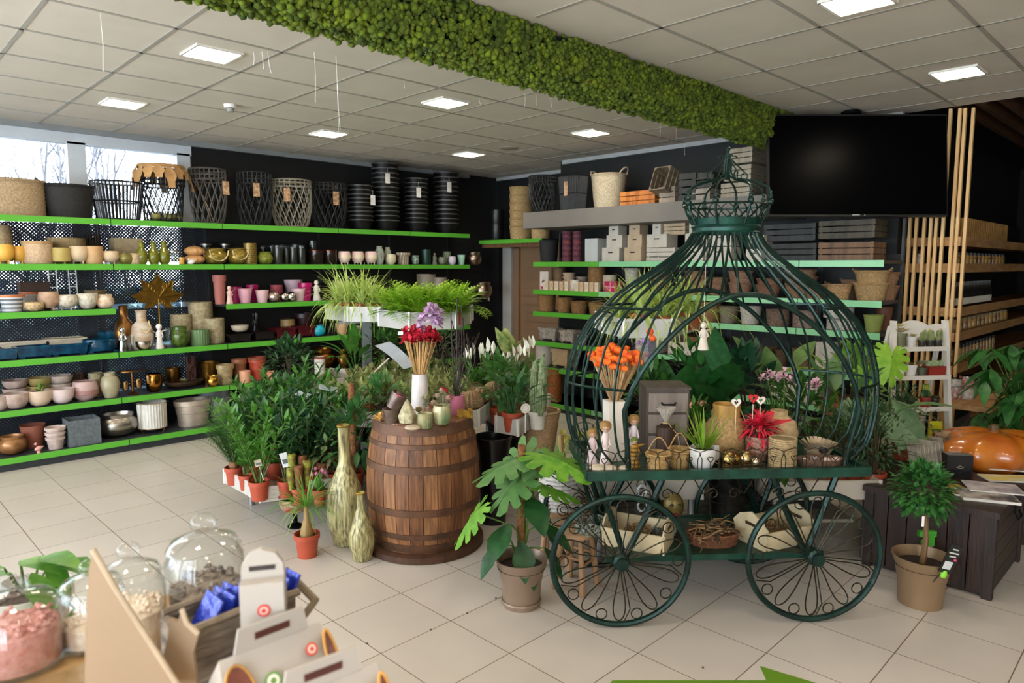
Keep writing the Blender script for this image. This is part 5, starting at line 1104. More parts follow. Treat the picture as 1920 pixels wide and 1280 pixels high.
# ---------------------------------------------------------------- goods on the cart deck
DK = DZ-.022
def C(x, y, w, h, kind, m, lb, cat, name, d=None, dd=3.25, z=DK, rz=None, group=None, **kw):
    # x, y = pixel of the base centre in the photograph, on the plane z
    P = PZ(x, y, z); s = mpp(P); t = put(P, name, lb, cat, group, rz=rz)
    if kind: KK[kind](t, w*s, h*s, m, **kw)
    return t, s
def Cy(x, y0, w, h, kind, m, lb, cat, name, yl=0, z=DK, rz=None, **kw):
    # base placed on the deck at local depth yl, in picture column x
    best = None
    for k in range(-140, 141):
        P = cl(k*.01, yl, z); zc = depth(P); c = (cos(YAW)*P.x+sin(YAW)*P.y)/zc*FPX+960
        if best is None or abs(c-x) < best[0]: best = (abs(c-x), P)
    P = best[1]; s = mpp(P); t = put(P, name, lb, cat, None, rz=rz)
    if kind: KK[kind](t, w*s, h*s, m, **kw)
    return t, s
def bouquet(t, s, z0, z1, spread, n, hc, seed, hr=.018, stemc='#b89468', kind='ball', petals=10):
    r = random.Random(seed); st = M(); hd = M()
    for i in range(n):
        a = r.random()*6.28; u = r.random()**.5; e = V((cos(a)*u*spread, sin(a)*u*spread, z1+r.uniform(-.03, .03)-u*u*.05)); st.tube([(cos(a)*.02*u, sin(a)*.02*u, z0), e], .002, 3)
        if kind == 'ball': hd.ball(e, hr*r.uniform(.8, 1.2), 10, 6, .8, .12, 5)
        else:
            for _ in range(petals): dd = rdir(r, -10, 89); hd.leaf(e, dd, hr*1.6, hr*1.1, .6, 2, .3, .3)
    st.obj('stems', wood(stemc), t); return hd
t, s = Cy(1152, 0, 36, 110, None, None, 'tall white square vase of everlasting flowers at the left of the cart', 'vase', 'flower_vase', yl=-.02, rz=CYAW+.2)
M().box((0, 0, 0), (30*s, 30*s, 112*s), top=(1.12, 1.12)).obj('vase_body', cer('#d9cfc2', .4), t)
hd = bouquet(t, s, 110*s, 205*s, 46*s, 90, None, 3, hr=.02); hd.obj('orange_flowers', mat('#d9480e', .7, 0, .3, 30, .3, col2='#e87a18'), t, label='orange everlasting flower heads')
hd = M(); r = random.Random(8)
for _ in range(60): d = rdir(r, -60, 80); hd.leaf((.16+.03*d.x, .02+.03*d.y, 205*s+.03*d.z), d, .03, .012, .4, 2, .2)
hd.obj('violet_flowers', mat('#a37fc2', .7, 0, .2, 20, .1), t, label='violet feathery flowers'); q = M()
for i in range(14): q.tube([(.01, 0, .3), (.16+.03*cos(i), .02+.02*sin(i), 200*s)], .0015, 3)
q.tube([(.02, 0, .3), (.2, .03, 235*s)], .002, 3); q.obj('side_stems', wood('#b89468'), t); hd = M(); hd.ball((.2, .03, 237*s), .02, 10, 6); hd.ball((.21, .02, 225*s), .017, 10, 6); hd.obj('orange_buds', mat('#d9580e', .7, 0, .2, 20, .1), t)
FLS = cer('#c9a48c', .5); FHR = mat('#8f6c3c', .8)
for x, yl, h, dr, lb in ((1110, -.14, 72, cer('#cbb4b4', .5), 'small doll figurine in a pale pink dress, leftmost of the three'), (1136, -.16, 88, cer('#d6c2bc', .5), 'doll figurine with a hat in a cream pink dress, middle of the three'), (1188, -.02, 84, cer('#d0c6cc', .5), 'doll figurine with white collar beside the vase, right of the three')):
    t, s = Cy(x, 0, 24, h, 'fig', FLS, lb, 'figurine', 'doll_figurine', yl=yl, dress=dr, skin=FLS, hair=FHR)
t, s = Cy(1190, 0, 26, 58, 'fig', mat('#a87414', .6), 'bee-costumed doll figurine sitting in the front row', 'figurine', 'bee_figurine', yl=-.17, dress=mat('#b9861c', .6, 0, .5, 3, .1, wave=('Z', 16, .8)), skin=FLS, hair=mat('#5a6a2c', .8), wings=1)
for x, w, lb in ((1120, 30, 'pale seashell in front of the dolls, left'), (1145, 26, 'pale seashell in front of the dolls, right'), (1172, 24, 'pale stone shell beside the bee doll')):
    t, s = Cy(x, 0, w, 12, None, None, lb, 'shell', 'seashell', yl=-.24); M().ball((0, 0, w*s*.27), w*s*.5, 20, 8, .5, .06, 12).obj('shell_body', cer('#bcae98', .5, .2), t)
STRB = wick('#b5935c', '#917043')
Cy(1233, 0, 46, 34, 'basket', STRB, 'small round straw basket with arched handle, left of the pair', 'basket', 'straw_basket', yl=-.235, handles='top', taper=.8, rimm=STRB)
Cy(1272, 0, 40, 34, 'basket', STRB, 'small round straw basket with arched handle, right of the pair', 'basket', 'straw_basket', yl=-.17, handles='top', taper=.85, rimm=STRB)
t, s = Cy(1242, 0, 80, 125, None, None, 'weathered grey wooden chest of small drawers', 'drawer chest', 'drawer_chest', yl=.13, rz=CYAW-.05)
GW = wood('#54483f', '#3c332d'); w = 78*s; h = 122*s; M().box((0, 0, 0), (w, .2, h)).obj('carcass', GW, t, False); M().box((0, 0, h), (w*1.05, .22, .012)).obj('top_board', GW, t, False)
for k in range(3):
    dr = M().box((0, -.105, h*(.03+.32*k)), (w*.9, .015, h*.28)).obj('drawer', wood('#85786e', '#6a5e56'), t, False)
    M().tube([(-.035, -.114, h*(.17+.32*k)), (-.03, -.13, h*(.15+.32*k)), (.03, -.13, h*(.15+.32*k)), (.035, -.114, h*(.17+.32*k))], .005, 5).obj('handle', BKM, dr)
t, s = Cy(1246, 0, 34, 78, None, None, 'brown pillar candle wrapped in clear film tied with raffia', 'candle', 'wrapped_candle', yl=-.03)
M().lathe([(.001, 0), (17*s, 0), (17*s, 62*s), (.001, 62*s)], 24).obj('candle_body', mat('#4d3626', .6, 0, .3, 8, .2, wave=('X', 20, .4)), t)
q = M(); r = random.Random(2)
for i in range(16): a = i*.4; q.leaf((.006*cos(a), .006*sin(a), 70*s), (cos(a)*.5, sin(a)*.5, 1), .085, .04, .5, 3, .5, .8)
q.obj('film_frill', mat('#c8bfb4', .15, 0, 0, 1, .2, alpha=.45), t); q = M(); ring(q, .012, 69*s, .004); q.tube([(.01, -.01, 69*s), (.05, -.05, 50*s), (.06, -.05, 30*s)], .0015, 4); q.obj('raffia_tie', wood('#b59a6c'), t)
t, s = Cy(1316, 0, 52, 42, None, None, 'white round pot with heart cut-out holding an aloe', 'potted plant', 'potted_aloe', yl=-.22)
vessel(t, 50*s, 42*s, cer('#cfccc8', .4), 'bowl', name='pot'); M().lathe([(22*s, 36*s), (.001, 38*s)], 16, cap=False).obj('soil', SOIL, t)
p_grass(t, 36*s, 24, .21, .016, leafm('#7c9c2c', '#5e8420'), 4, (45, 85), .3, .03, 'aloe_leaves', fold=.5)
t, s = Cy(1360, 0, 84, 90, None, None, 'wicker bottle jug with wire handle behind the aloe', 'jug', 'wicker_jug', yl=.08)
JG = wick('#b59362', '#8f6f45'); M().lathe([(30*s, 0), (40*s, 10*s), (42*s, 30*s), (38*s, 50*s), (26*s, 66*s), (24*s, 70*s)], 48, weave=.002, cap=False).obj('body', JG, t); M().lathe([(24*s, 68*s), (25*s, 72*s), (24*s, 76*s), (25*s, 80*s), (24*s, 84*s), (25*s, 88*s), (24*s, 92*s), (22*s, 92*s), (22*s, 70*s)], 32, cap=False).obj('neck', wood('#a8803e'), t, label='golden coiled reed neck')
M().tube([(-24*s, 0, 85*s)]+[(-30*s*cos(pi*i/8), -26*s-.012*sin(pi*i/8), 60*s-32*s*sin(pi*i/8)) for i in range(9)]+[(24*s, 0, 85*s)], .003, 5).obj('wire_handle', wood('#8a7a4a'), t)
t, s = Cy(1422, 0, 50, 60, None, None, 'dark net-wrapped pot stuffed with red ribbon flowers', 'flower pot', 'red_flower_pot', yl=-.06)
M().lathe([(16*s, 0), (20*s, 4*s), (23*s, 20*s), (26*s, 46*s), (24*s, 46*s)], 28, weave=.002, cap=False).obj('pot', mat('#5a2c20', .6, 0, .5, 60, .3, col2='#b58c78'), t); M().lathe([(15*s, 0), (17*s, 14*s)], 20, cap=True).obj('amber_foot', mat('#7a3c10', .2), t)
q = M(); r = random.Random(5)
for _ in range(130): d = rdir(r, -35, 85); q.leaf((d.x*.03, d.y*.03, 52*s+d.z*.02), d, .1*r.uniform(.7, 1.3), .016, 1.6, 4, .3)
for _ in range(50): d = rdir(r, 10, 88); q.leaf((-.02+d.x*.02, -.02, 66*s), d, .05, .03, .5, 3, .3, .5)
q.leaf((.02, -.01, 60*s), (1, -.2, .45), .14, .11, .2, 5, .15, .3); q.leaf((.0, .01, 60*s), (.6, .3, .6), .12, .1, .3, 5, .15, .3)
q.obj('red_flowers', mat('#c0102c', .5, 0, .25, 20, .1, col2='#d8304a'), t, True, 180, label='crimson ribbon petals and bow')
for dx, z, c, rz, lb in ((-46, 108, '#d9d2cb', 0, 'white'), (-14, 116, '#b8101c', .4, 'red'), (0, 112, '#d9c4bc', -.5, 'pale pink')):
    hh = thing('heart_pick', lb+' wooden heart on a stick above the red flowers', 'ornament', tuple(t.location+V((cos(CYAW)*dx*s, sin(CYAW)*dx*s, 0))), YAW); q = M()
    sc = .024; outer = [V((sc*(16*sin(u)**3)/16, 0, z*s+sc*(13*cos(u)-5*cos(2*u)-2*cos(3*u)-cos(4*u))/15)) for u in [2*pi*k/24 for k in range(24)]]; inner = [V((o.x*.45, 0, z*s+(o.z-z*s)*.45)) for o in outer]
    vs = [o+V((0, y, 0)) for y in (-.004, .004) for o in outer]+[o+V((0, y, 0)) for y in (-.004, .004) for o in inner]; N = 24; fs = []
    for k in range(N): k2 = (k+1) % N; fs += [(k, k2, 48+k2, 48+k), (24+k2, 24+k, 72+k, 72+k2), (k2, k, 24+k, 24+k2), (48+k, 48+k2, 72+k2, 72+k)]
    q.add(vs, fs); q.obj('heart', cer(c, .5), hh, False); M().tube([(0, 0, 50*s), (0, 0, z*s-.03)], .002, 5).obj('stick', wood('#cfc4a8'), hh)
t, s = Cy(1458, 0, 66, 70, None, None, 'big round pale straw vase behind the red flowers', 'vase', 'straw_vase', yl=.1); M().lathe(wall_prof([(20*s, 0), (32*s, 14*s), (35*s, 36*s), (30*s, 56*s), (16*s, 66*s), (15*s, 76*s)], .005), 40, weave=.0015).obj('body', mat('#b89c72', .8, 0, .15, 30, .3), t)
t, s = Cy(1385, 0, 90, 18, None, None, 'shallow gold tray with mottled gold balls', 'tray', 'gold_tray', yl=-.2, rz=CYAW+.15); q = M(); q.box((0, 0, 0), (84*s, 40*s, .008)); 
for a, b_ in ((-1, 0), (1, 0), (0, -1), (0, 1)): q.box((a*42*s, b_*20*s, 0), ((.006 if a else 84*s), (.006 if b_ else 40*s), .028))
q.obj('tray_body', metl('#8c7a5c', .35), t, False); T0 = t
for i, (dx, dy, rr_) in enumerate(((-22, -2, 15), (-4, 6, 11), (13, -3, 15), (30, 7, 11), (30, -10, 9))):
    p = T0.matrix_basis @ V((dx*s, dy*s, .009)); o = thing('gold_ball', ['large gold facetted ball at the left of the tray', 'small gold ball at the back of the tray', 'large gold facetted ball in the middle of the tray', 'small cream ball at the right of the tray', 'tiny cream ball at the tray corner'][i], 'ball', tuple(p)); M().ball((0, 0, rr_*s), rr_*s, 18, 10, 1, .03, 6).obj('ball', metl(['#b89c62', '#a88850', '#b8a070', '#c0b090', '#c4b8a0'][i], .25), o)
t, s = Cy(1466, 0, 52, 58, None, None, 'straw coloured rope coil cylinder in the front row', 'candle holder', 'rope_cylinder', yl=-.22); q = M()
for k in range(14): ring(q, 23*s, (2+4.2*k)*s, 2.6*s)
q.obj('rope_coils', mat('#9a8460', .85, 0, .3, 70, .4), t); M().lathe([(22*s, 0), (22*s, 56*s)], 24, cap=True).obj('liner', mat('#7d6a4a', .8), t)
t, s = Cy(1536, 0, 92, 20, None, None, 'dark oval wire tray of rocks and crystals', 'tray', 'oval_tray', yl=-.2); M().lathe(wall_prof([(40*s, 0), (45*s, 16*s)], .006), 32, sy=.5, weave=.0015).obj('tray_body', wick('#6e5038', '#4c3626'), t); T0 = t
for i, (dx, dy, w_, c, lb) in enumerate(((-30, 0, 15, '#b9a8a8', 'pale crystal cluster at the left'), (-10, 3, 18, '#8f7f80', 'grey-mauve stone in the middle'), (10, -2, 17, '#b0a09a', 'pale pinkish stone'), (30, 0, 17, '#c9a8a0', 'pink stone at the right'), (8, 9, 16, '#1c1a1c', 'black glossy stone on top'))):
    p = T0.matrix_basis @ V((dx*s, dy*s, .012+(.045 if i == 4 else 0))); o = M().ball((0, 0, w_*s*.4), w_*s*.55, 7, 5, .75, .12, 3).obj('mineral_stone', mat(c, .35, 0, .3, 30, .6), None); o.location = p; o.rotation_euler = (0, 0, i*1.3); tag(o, lb+' of the oval tray', 'stone')
t, s = Cy(1532, 0, 66, 30, None, None, 'cream shell-like openwork bowl behind the oval tray', 'bowl', 'shell_bowl', yl=.0, z=DK); q = M(); r = random.Random(4)
for i in range(26): a = i*2*pi/26; q.leaf((26*s*cos(a)*.5, 12*s*sin(a), 6*s), (cos(a), sin(a)*.6, .9+.3*r.random()), .075, .03, .3, 3, .3, .6)
q.obj('frill', cer('#b8a488', .5, .2), t, True, 180); M().lathe([(.001, 0), (20*s, 0), (28*s, 14*s), (27*s, 14*s), (.001, 2*s)], 24, sy=.6).obj('dish', cer('#b8a488', .5), t)
t, s = Cy(1342, 0, 18, 30, None, None, 'small white tilted price card between aloe and gold tray', 'card', 'price_card', yl=-.08); M().box((0, 0, 0), (17*s, .004, 30*s), top=(.8, 1)).obj('card', mat('#d6d0c8', .6), t, False)
# tray bench at dome right: white tin box etc. hanging bird in the dome
P = cl(.0, .0, 1.57); t = thing('hanging_angel', 'small white angel ornament hanging inside the top of the dome', 'ornament', (P.x, P.y, 1.28), YAW); k_figure(t, .06, .14, cer('#cfc4b4', .6), wings=1); M().tube([(0, 0, .14), (0, 0, .56)], .001, 4).obj('string', THR, t)
# ---------------------------------------------------------------- goods on the lower shelf of the cart
LS = .328
for x, yl, rz, lb in ((1198, -.12, -.5, 'white wooden cradle box tilted under the deck, left'), (1452, -.12, .35, 'white wooden cradle box under the deck, right')):
    t, s = Cy(x, 0, 90, 60, None, None, lb, 'cradle', 'wooden_cradle', yl=yl, z=LS, rz=CYAW+rz); wc = mat('#c9b894', .6, 0, .1, 9, .1)
    q = M()
    for k in (-1, 1): q.add([V((-.13, k*.1, 0)), V((.13, k*.1, 0)), V((.16, k*.12, .1)), V((-.16, k*.12, .1)), V((-.13, k*.092, 0)), V((.13, k*.092, 0)), V((.16, k*.112, .1)), V((-.16, k*.112, .1))], [(0, 1, 2, 3), (7, 6, 5, 4), (3, 2, 6, 7), (0, 3, 7, 4), (1, 5, 6, 2)])
    q.obj('side_board', wc, t, False)
    for k in (-1, 1):
        q = M(); pr = [(-.1, 0), (.1, 0), (.12, .1), (.08, .14), (0, .17), (-.08, .14), (-.12, .1)]; q.add([V((k*.145, y, z)) for y, z in pr]+[V((k*.153, y, z)) for y, z in pr], [tuple(range(7)), tuple(range(13, 6, -1))]+[(i, (i+1) % 7, 7+(i+1) % 7, 7+i) for i in range(7)]); q.obj('end_board', wc, t, False)
        M().box((k*.149, 0, .1), (.012, .07, .016)).obj('hand_slot', plas('#3a2a1c'), t, False)
    M().box((0, 0, .003), (.27, .19, .01)).obj('bottom', wc, t, False)
    w2 = thing('willow_wreath', 'small brown willow wreath lying in the '+('left' if x < 1300 else 'right')+' cradle box', 'wreath', (t.location.x, t.location.y, LS+.02), .4); k_nest(w2, .17, .07, wood('#7c5a34', '#a08054'), 50, x)
t, s = Cy(1336, 0, 96, 22, 'basket', wick('#7a4a2c', '#52301c'), 'shallow brown wicker tray full of bare twigs', 'basket', 'wicker_tray', yl=-.14, z=LS, taper=.92, sy=.6, rows=5)
o = thing('twig_bundle', 'tangle of pale and dark bare branches heaped in the wicker tray', 'twigs', (t.location.x, t.location.y, LS+.02)); r = random.Random(6)
for c in ('#9a7c54', '#4a3828'):
    q = M()
    for _ in range(22):
        a = r.random()*6.28; p = V((r.uniform(-.1, .1), r.uniform(-.06, .06), .02+.05*r.random())); d = V((cos(a)*.11, sin(a)*.08, r.uniform(.0, .03))); q.tube([p-d, p-d*.3+V((0, 0, r.uniform(0, .03))), p+d*.4, p+d], [.003, .0035, .003, .0015], 4)
    q.obj('twigs', wood(c), o)
for x, yl, w_, c in ((1272, .0, 50, '#3c4a3c'), (1150, .05, 44, '#5c6b60')):
    o = thing('dried_wreath', 'frosty grey-green dried wreath on the lower cart shelf, '+('middle' if x > 1200 else 'left'), 'wreath', tuple(cl((x-1350)*.0027, yl, LS)), .2); k_nest(o, .22, .07, mat(c, .8, 0, .5, 60, .4, col2='#b4bab0'), 70, x)
# ================================================================ plant benches, trays and greenery
FW = V((-sin(YAW), cos(YAW), 0)); RT = V((cos(YAW), sin(YAW), 0))
def AT(x, d, z):
    zc = d*cos(PITCH)-(z-CH)*sin(PITCH); return FW*d+RT*((x-960)/FPX*zc)+V((0, 0, z))
TRM = mat('#c3c0ba', .4, .1, .06, 6, .03)
def tray(name, label, pts, h, th=.018, m=TRM, cat='plant tray', group=None):
    c = V((0, 0, 0))
    for p in pts: c += p
    c /= len(pts); c.z = pts[0].z-h
    t = thing(name, label, cat, tuple(c), 0, group); n = len(pts); q = M(); P = [p-c for p in pts]
    ctr = V((0, 0, 0)); inn = [V((p.x, p.y, 0))*(1-th/V((p.x, p.y, 0)).length*1.3) for p in P]
    out = [V((p.x, p.y, 0)) for p in P]
    vs = [o for o in out]+[o+V((0, 0, h)) for o in out]+[i+V((0, 0, h)) for i in inn]+[i+V((0, 0, .012)) for i in inn]
    fs = []
    for i in range(n):
        j = (i+1) % n; fs += [(i, j, n+j, n+i), (n+i, n+j, 2*n+j, 2*n+i), (2*n+i, 2*n+j, 3*n+j, 3*n+i)]
    fs += [tuple(range(3*n, 4*n)), tuple(range(n))[::-1]]
    q.add(vs, fs); q.obj('tray_wall', m, t, False)
    for i in range(n):   # corner profiles
        M().lathe([(.012, 0), (.012, h+.004)], 8, (out[i].x*.995, out[i].y*.995, 0)).obj('corner_profile', mat('#d9d6d0', .35, .1, .05, 6, 0), t)
    return t
def up(pts, z): return [PZ(x, y, z) for x, y in pts]
def fb(pts, back): return pts+[p+FW*back for p in pts[::-1]]
t1 = tray('display_tray', 'upper white tray of spider plants, the left one of the two near the middle', fb(up(((611, 571), (652, 575), (713, 575)), 1.35), .4), .13)
t2 = tray('display_tray', 'upper white tray of bright ferns, beside the spider plant tray', fb(up(((710, 580), (767, 586), (856, 584), (881, 577)), 1.35), .4), .135)
t3 = tray('display_tray', 'upper white tray of spider plants seen through the dome bars', fb(up(((1130, 591), (1170, 598), (1261, 598), (1311, 587)), 1.35), .4), .125)
for x, d, z0, z1, lb in ((690, 6.12, .56, 1.22, 'grey square post carrying the upper trays of ferns'), (1213, 4.8, .55, 1.23, 'grey square post behind the dome bars carrying the upper tray')):
    P = AT(x, d, z0); t = thing('display_post', lb, 'post', tuple(P), YAW+.5); M().box((0, 0, 0), (.07, .07, z1-z0)).obj('upright', mat('#a3a7aa', .35, .5, .05, 6, 0), t, False); M().box((0, 0, z1-z0-.02), (.5, .04, .02)).obj('bracket_arm', mat('#a3a7aa', .35, .5, .05, 6, 0), t, False)
def legs(t, pts, z):
    for p in pts: M().lathe([(.02, 0), (.02, z-.002)], 10, (p.x-t.location.x, p.y-t.location.y, -t.location.z)).obj('leg', metl('#9da0a2', .35), t)
TL = tray('plant_bench', 'low white tray on the floor holding palms in terracotta pots', [PZ(420, 879, .3), PZ(487, 914, .3), PZ(652, 893, .3), PZ(760, 840, .3), PZ(560, 815, .3)], .1); legs(TL, [PZ(470, 895, .2), PZ(630, 880, .2), PZ(560, 850, .2)], .2)
TM = tray('plant_bench', 'white bench crowded with small cacti and succulents', [PZ(570, 720, .72), PZ(650, 772, .72), PZ(800, 775, .72), PZ(875, 735, .72), PZ(790, 694, .72), PZ(620, 690, .72)], .1); legs(TM, [PZ(670, 770, .62), PZ(790, 770, .62), PZ(700, 720, .62)], .62)
TC = tray('plant_bench', 'grey-white tray of hairy ball cacti behind the barrel', [PZ(846, 765, .76), PZ(872, 771, .76), PZ(897, 769, .76), PZ(943, 738, .76), PZ(905, 722, .76), PZ(850, 735, .76)], .11); legs(TC, [PZ(880, 765, .65), PZ(915, 740, .65)], .65)
TP = tray('plant_bench', 'grey-white tray with a flowering anthurium and tall woolly cactus, right of the black tub', [PZ(930, 780, .7), PZ(971, 787, .7), PZ(1026, 759, .7), PZ(1000, 735, .7), PZ(925, 745, .7)], .11); legs(TP, [PZ(965, 780, .59), PZ(1010, 760, .59), PZ(950, 755, .59)], .59)
BB = mat('#bdb2a2', .45, 0, .06, 5, .03)
for xa, xb, lb in ((1108, 1318, 'cream white bench of green plants behind the left half of the carriage'), (1440, 1652, 'cream white bench of green plants behind the right carriage wheel')):
    a_, b_ = PZ(xa, 903, .48), PZ(xb, 901, .48)
    TB = tray('plant_bench', lb, [a_, b_, b_+FW*1.2, a_+FW*1.2], .11, m=BB); legs(TB, [a_+FW*.05+RT*.06, b_+FW*.05-RT*.05, b_+FW*1.1-RT*.05, a_+FW*1.1+RT*.06], .37)
    o = M().box((0, 0, 0), (.5, .8, .02)).obj('lower_board', mat('#8f8676', .6, 0, .1, 5, .05), TB, False); c = (a_+b_)/2+FW*.55; o.location = V((c.x-TB.location.x, c.y-TB.location.y, .18-TB.location.z)); o.rotation_euler = (0, 0, YAW)
for x, d, w_, h_, lb in ((1362, 4.08, .28, .5, 'black plastic tub with wire handle behind the twig tray'), (1412, 4.38, .26, .46, 'second black tub deeper under the dome')):
    t = put(AT(x, d, 0), 'black_tub', lb, 'tub'); vessel(t, w_, h_, mat('#0c0d0e', .3, 0, .05, 5, 0), 'flare'); M().tube([(-w_*.5, 0, h_-.01), (-w_*.42, -w_*.35, h_-.1), (0, -w_*.55, h_-.14), (w_*.42, -w_*.35, h_-.1), (w_*.5, 0, h_-.01)], .004, 5).obj('wire_handle', BKM, t)
for x, d in ((1340, 4.62), (1398, 4.8)):
    o = M().box((0, 0, 0), (.24, .5, .368)).obj('dark_crate', DGREY, None, False); o.location = AT(x, d, 0); o.rotation_euler = (0, 0, YAW); tag(o, 'dark crate supporting the big leaved plants in the gap between the benches, '+('left' if x < 1360 else 'right'), 'crate')
# foliage materials
G1 = leafm('#2f5e26', '#4c7c34'); G2 = leafm('#3c7428', '#5f963a'); G3 = leafm('#22502a', '#3c6c3a'); G4 = leafm('#7faa38', '#a4c250'); GSP = leafm('#94b44c', '#d4dc94'); GFE = leafm('#84b42c', '#b0d444'); GV = leafm('#64904a', '#c0c894', vs=60); GB = leafm('#1a4430', '#2c5c38')
STM = leafm('#4c6a28', '#62803a')
def plant(x, d, z, w, h, label, fn, cat='potted plant', name='potted_plant', potm=TERRA, group=None, P=None, prof='taper', **kw):
    P = P or AT(x, d, z); t = put(P, name, label, cat, group, rz=(x*7.3) % 6.28)
    if w: pot_soil(t, w, h, potm, prof, **kw)
    fn(t); return t
# ---- upper trays: spider plants and ferns
sp0 = None
def spider(n=70, L=.38, seed=1): return lambda t: p_grass(t, .1, n, L, .017, GSP, seed, (5, 85), 2.6, .025, seg=7)
for i, (x, d, s_) in enumerate(((636, 6.25, 1.05), (655, 6.15, 1.1), (678, 6.15, 1.05), (700, 6.2, 1), (650, 6.32, 1), (690, 6.35, 1))):
    if sp0 is None: sp0 = plant(x, d, 1.245, .13, .12, 'spider plant in terracotta pot, front left of the upper tray', spider(), name='spider_plant')
    else: dup(sp0, AT(x, d, 1.245), i*1.3, 'spider plant with arching striped leaves in the left upper tray, '+['', 'near the front', 'right of centre', 'beside the ferns', 'at the back left', 'behind the ferns'][i], s=s_)
fe0 = None
k = 0
def dfr(x): return 5.63-.4*(x-710)/57 if x < 767 else (5.23+.1*(x-767)/89 if x < 856 else 5.33+.45*(x-856)/25)
for j in range(3):
    for i in range(6):
        x = 735+i*24+(j % 2)*10; d = dfr(x)+.12+.13*j
        
        if fe0 is None: fe0 = plant(x, d, 1.24, .095, .1, 'bright green feathery fern in the upper tray', lambda t: (p_fern(t, .08, 26, .25, GFE, 3, (25, 85), 1.5, 9, .16, .6), p_fern(t, .08, 12, .14, G2, 5, (5, 40), 1., 8, .2, .5, name='low_fronds')), name='fern', group='bright ferns in the upper tray')
        else: dup(fe0, AT(x, d, 1.24), k*2.1, group='bright ferns in the upper tray', s=1+.12*sin(k*3))
        k += 1
for i, (x, d, s_) in enumerate(((1160, 4.82, .8), (1200, 4.75, 1.05), (1245, 4.75, .9), (1282, 4.95, 1), (1225, 4.95, 1), (1180, 5.0, .9), (1265, 5.0, .9))):
    dup(sp0, AT(x, d, 1.25), i*1.7+.4, 'spider plant in the tray inside the dome view, '+['first from the left', 'second from the left', 'third from the left', 'at the right end', 'back middle', 'back left', 'back right'][i], s=s_)
# snake plant blades above the tray
plant(1165, 4.95, 1.25, .1, .1, 'upright snake plant with yellow edged blades in the dome tray', lambda t: p_grass(t, .08, 7, .3, .05, leafm('#54702c', '#a0a850'), 9, (70, 88), .1, .02), name='snake_plant')
# trailing leaves of the upper right tray: long arching blades falling to the right
o = plant(1300, 4.9, 1.25, .11, .11, 'long leaved spider plant drooping over the right end of the dome tray', lambda t: p_grass(t, .1, 26, .6, .017, GSP, 12, (20, 60), 2.6, .03, seg=9), name='spider_plant')
# ---- low tray, left
def zz(n, H, seed, m=G3, L=.075, W_=.032, sp=.4): return lambda t: p_stems(t, .1, n, H, m, 12, L, W_, seed, sp, .35, STM)
def palm(n, H, seed, m=leafm('#2c5a22', '#3f6f2a')): return lambda t: (p_fern(t, .12, n, H, m, seed, (50, 82), .9, 16, .2, .11, name='fronds'), M().ball((0, 0, .13), .035, 12, 8).obj('trunk_bulb', wood('#7a5230'), t))
plant(440, 4.62, .22, .125, .12, 'stiff leaved cycad palm at the left corner of the low tray', palm(26, .42, 3), name='cycad_palm')
plant(462, 4.5, .22, .1, .1, 'small leafy plant between the palm and the tall glossy one', zz(9, .3, 8, G2, .06), name='leafy_plant')
plant(487, 4.3, .22, .135, .125, 'tall glossy plant with a beige tag, nearest the tray corner', zz(11, .58, 5, G2, .085, .034), name='leafy_plant')
plant(537, 4.35, .22, .11, .11, 'tall glossy plant with a white price label in its pot', zz(8, .5, 15, G3, .08, .035), name='leafy_plant')
plant(622, 4.55, .22, .1, .1, 'variegated drooping ficus beside the tall bottle vase', lambda t: p_bush(t, (0, 0, .28), .14, .17, 150, .085, .036, GV, 4, z0=.1), name='variegated_ficus')
for i, (x, d, H, m, L, sd) in enumerate(((515, 4.75, .62, G3, .08, 21), (560, 4.7, .66, G3, .085, 22), (590, 4.9, .6, G2, .08, 23), (545, 5.0, .66, G1, .085, 24), (500, 5.0, .58, G2, .07, 25), (580, 4.5, .52, GB, .085, 26), (605, 5.1, .62, G3, .08, 27), (640, 4.85, .5, G1, .075, 28), (525, 5.25, .6, G1, .08, 29), (480, 4.75, .48, G1, .07, 30))):
    plant(x, d, .22, .13, .12, 'dense dark green plant with paired glossy leaves in the crowd on the low tray', zz(15, H, sd, m, L, .036, .5), name='leafy_plant', group='dark green plants crowded on the low tray')
for x, d, rz, sz in ((420, 0, 0, 0),): pass
for x, y, d, w, h, lb, c in ((420, 868, 4.2, .04, .045, 'small beige price tag stuck in the tall plant pot', '#b4a890'), (534, 862, 4.25, .045, .1, 'white price label stuck in a pot of the low tray', '#d9dde0')):
    P = PD(x if x != 420 else 484, y, d); o = M().box((0, 0, -h/2), (w, .002, h)).obj('plant_label', mat(c, .5), None, False); o.location = P; o.rotation_euler = (R(12), R(-12), YAW+.2); tag(o, lb, 'label')
    M().box((0, -.002, -h*.25), (w*.7, .001, h*.3)).obj('print', mat('#5c6468', .6), o, False); M().tube([(0, 0, -h/2), (0, 0, -h/2-.1)], .002, 4).obj('stake', WHITE, o)
plant(563, 4.22, .22, .1, .1, 'brown pitcher plant with tall hooded tubes at the tray front', lambda t: [M().lathe([(.012, 0), (.022, .08+.02*i), (.028, .14+.02*i), (.018, .15+.02*i)], 12, (.05*cos(i*1.4), .04*sin(i*1.4), .09), cap=False).obj('pitcher', mat('#8a5630' if i % 2 else '#8f9434', .5, 0, .4, 30, .1, col2='#5a2c1c'), t) for i in range(5)], name='pitcher_plant')
plant(600, 4.2, .22, .09, .1, 'small pink flowering plant at the tray front', lambda t: (p_grass(t, .08, 22, .12, .02, G2, 3), [M().ball((.04*cos(i), .04*sin(i), .2+.012*(i % 3)), .012, 8, 6).obj('pink_flower', mat('#a85a7c', .6), t) for i in range(7)]), name='pink_flower_plant')
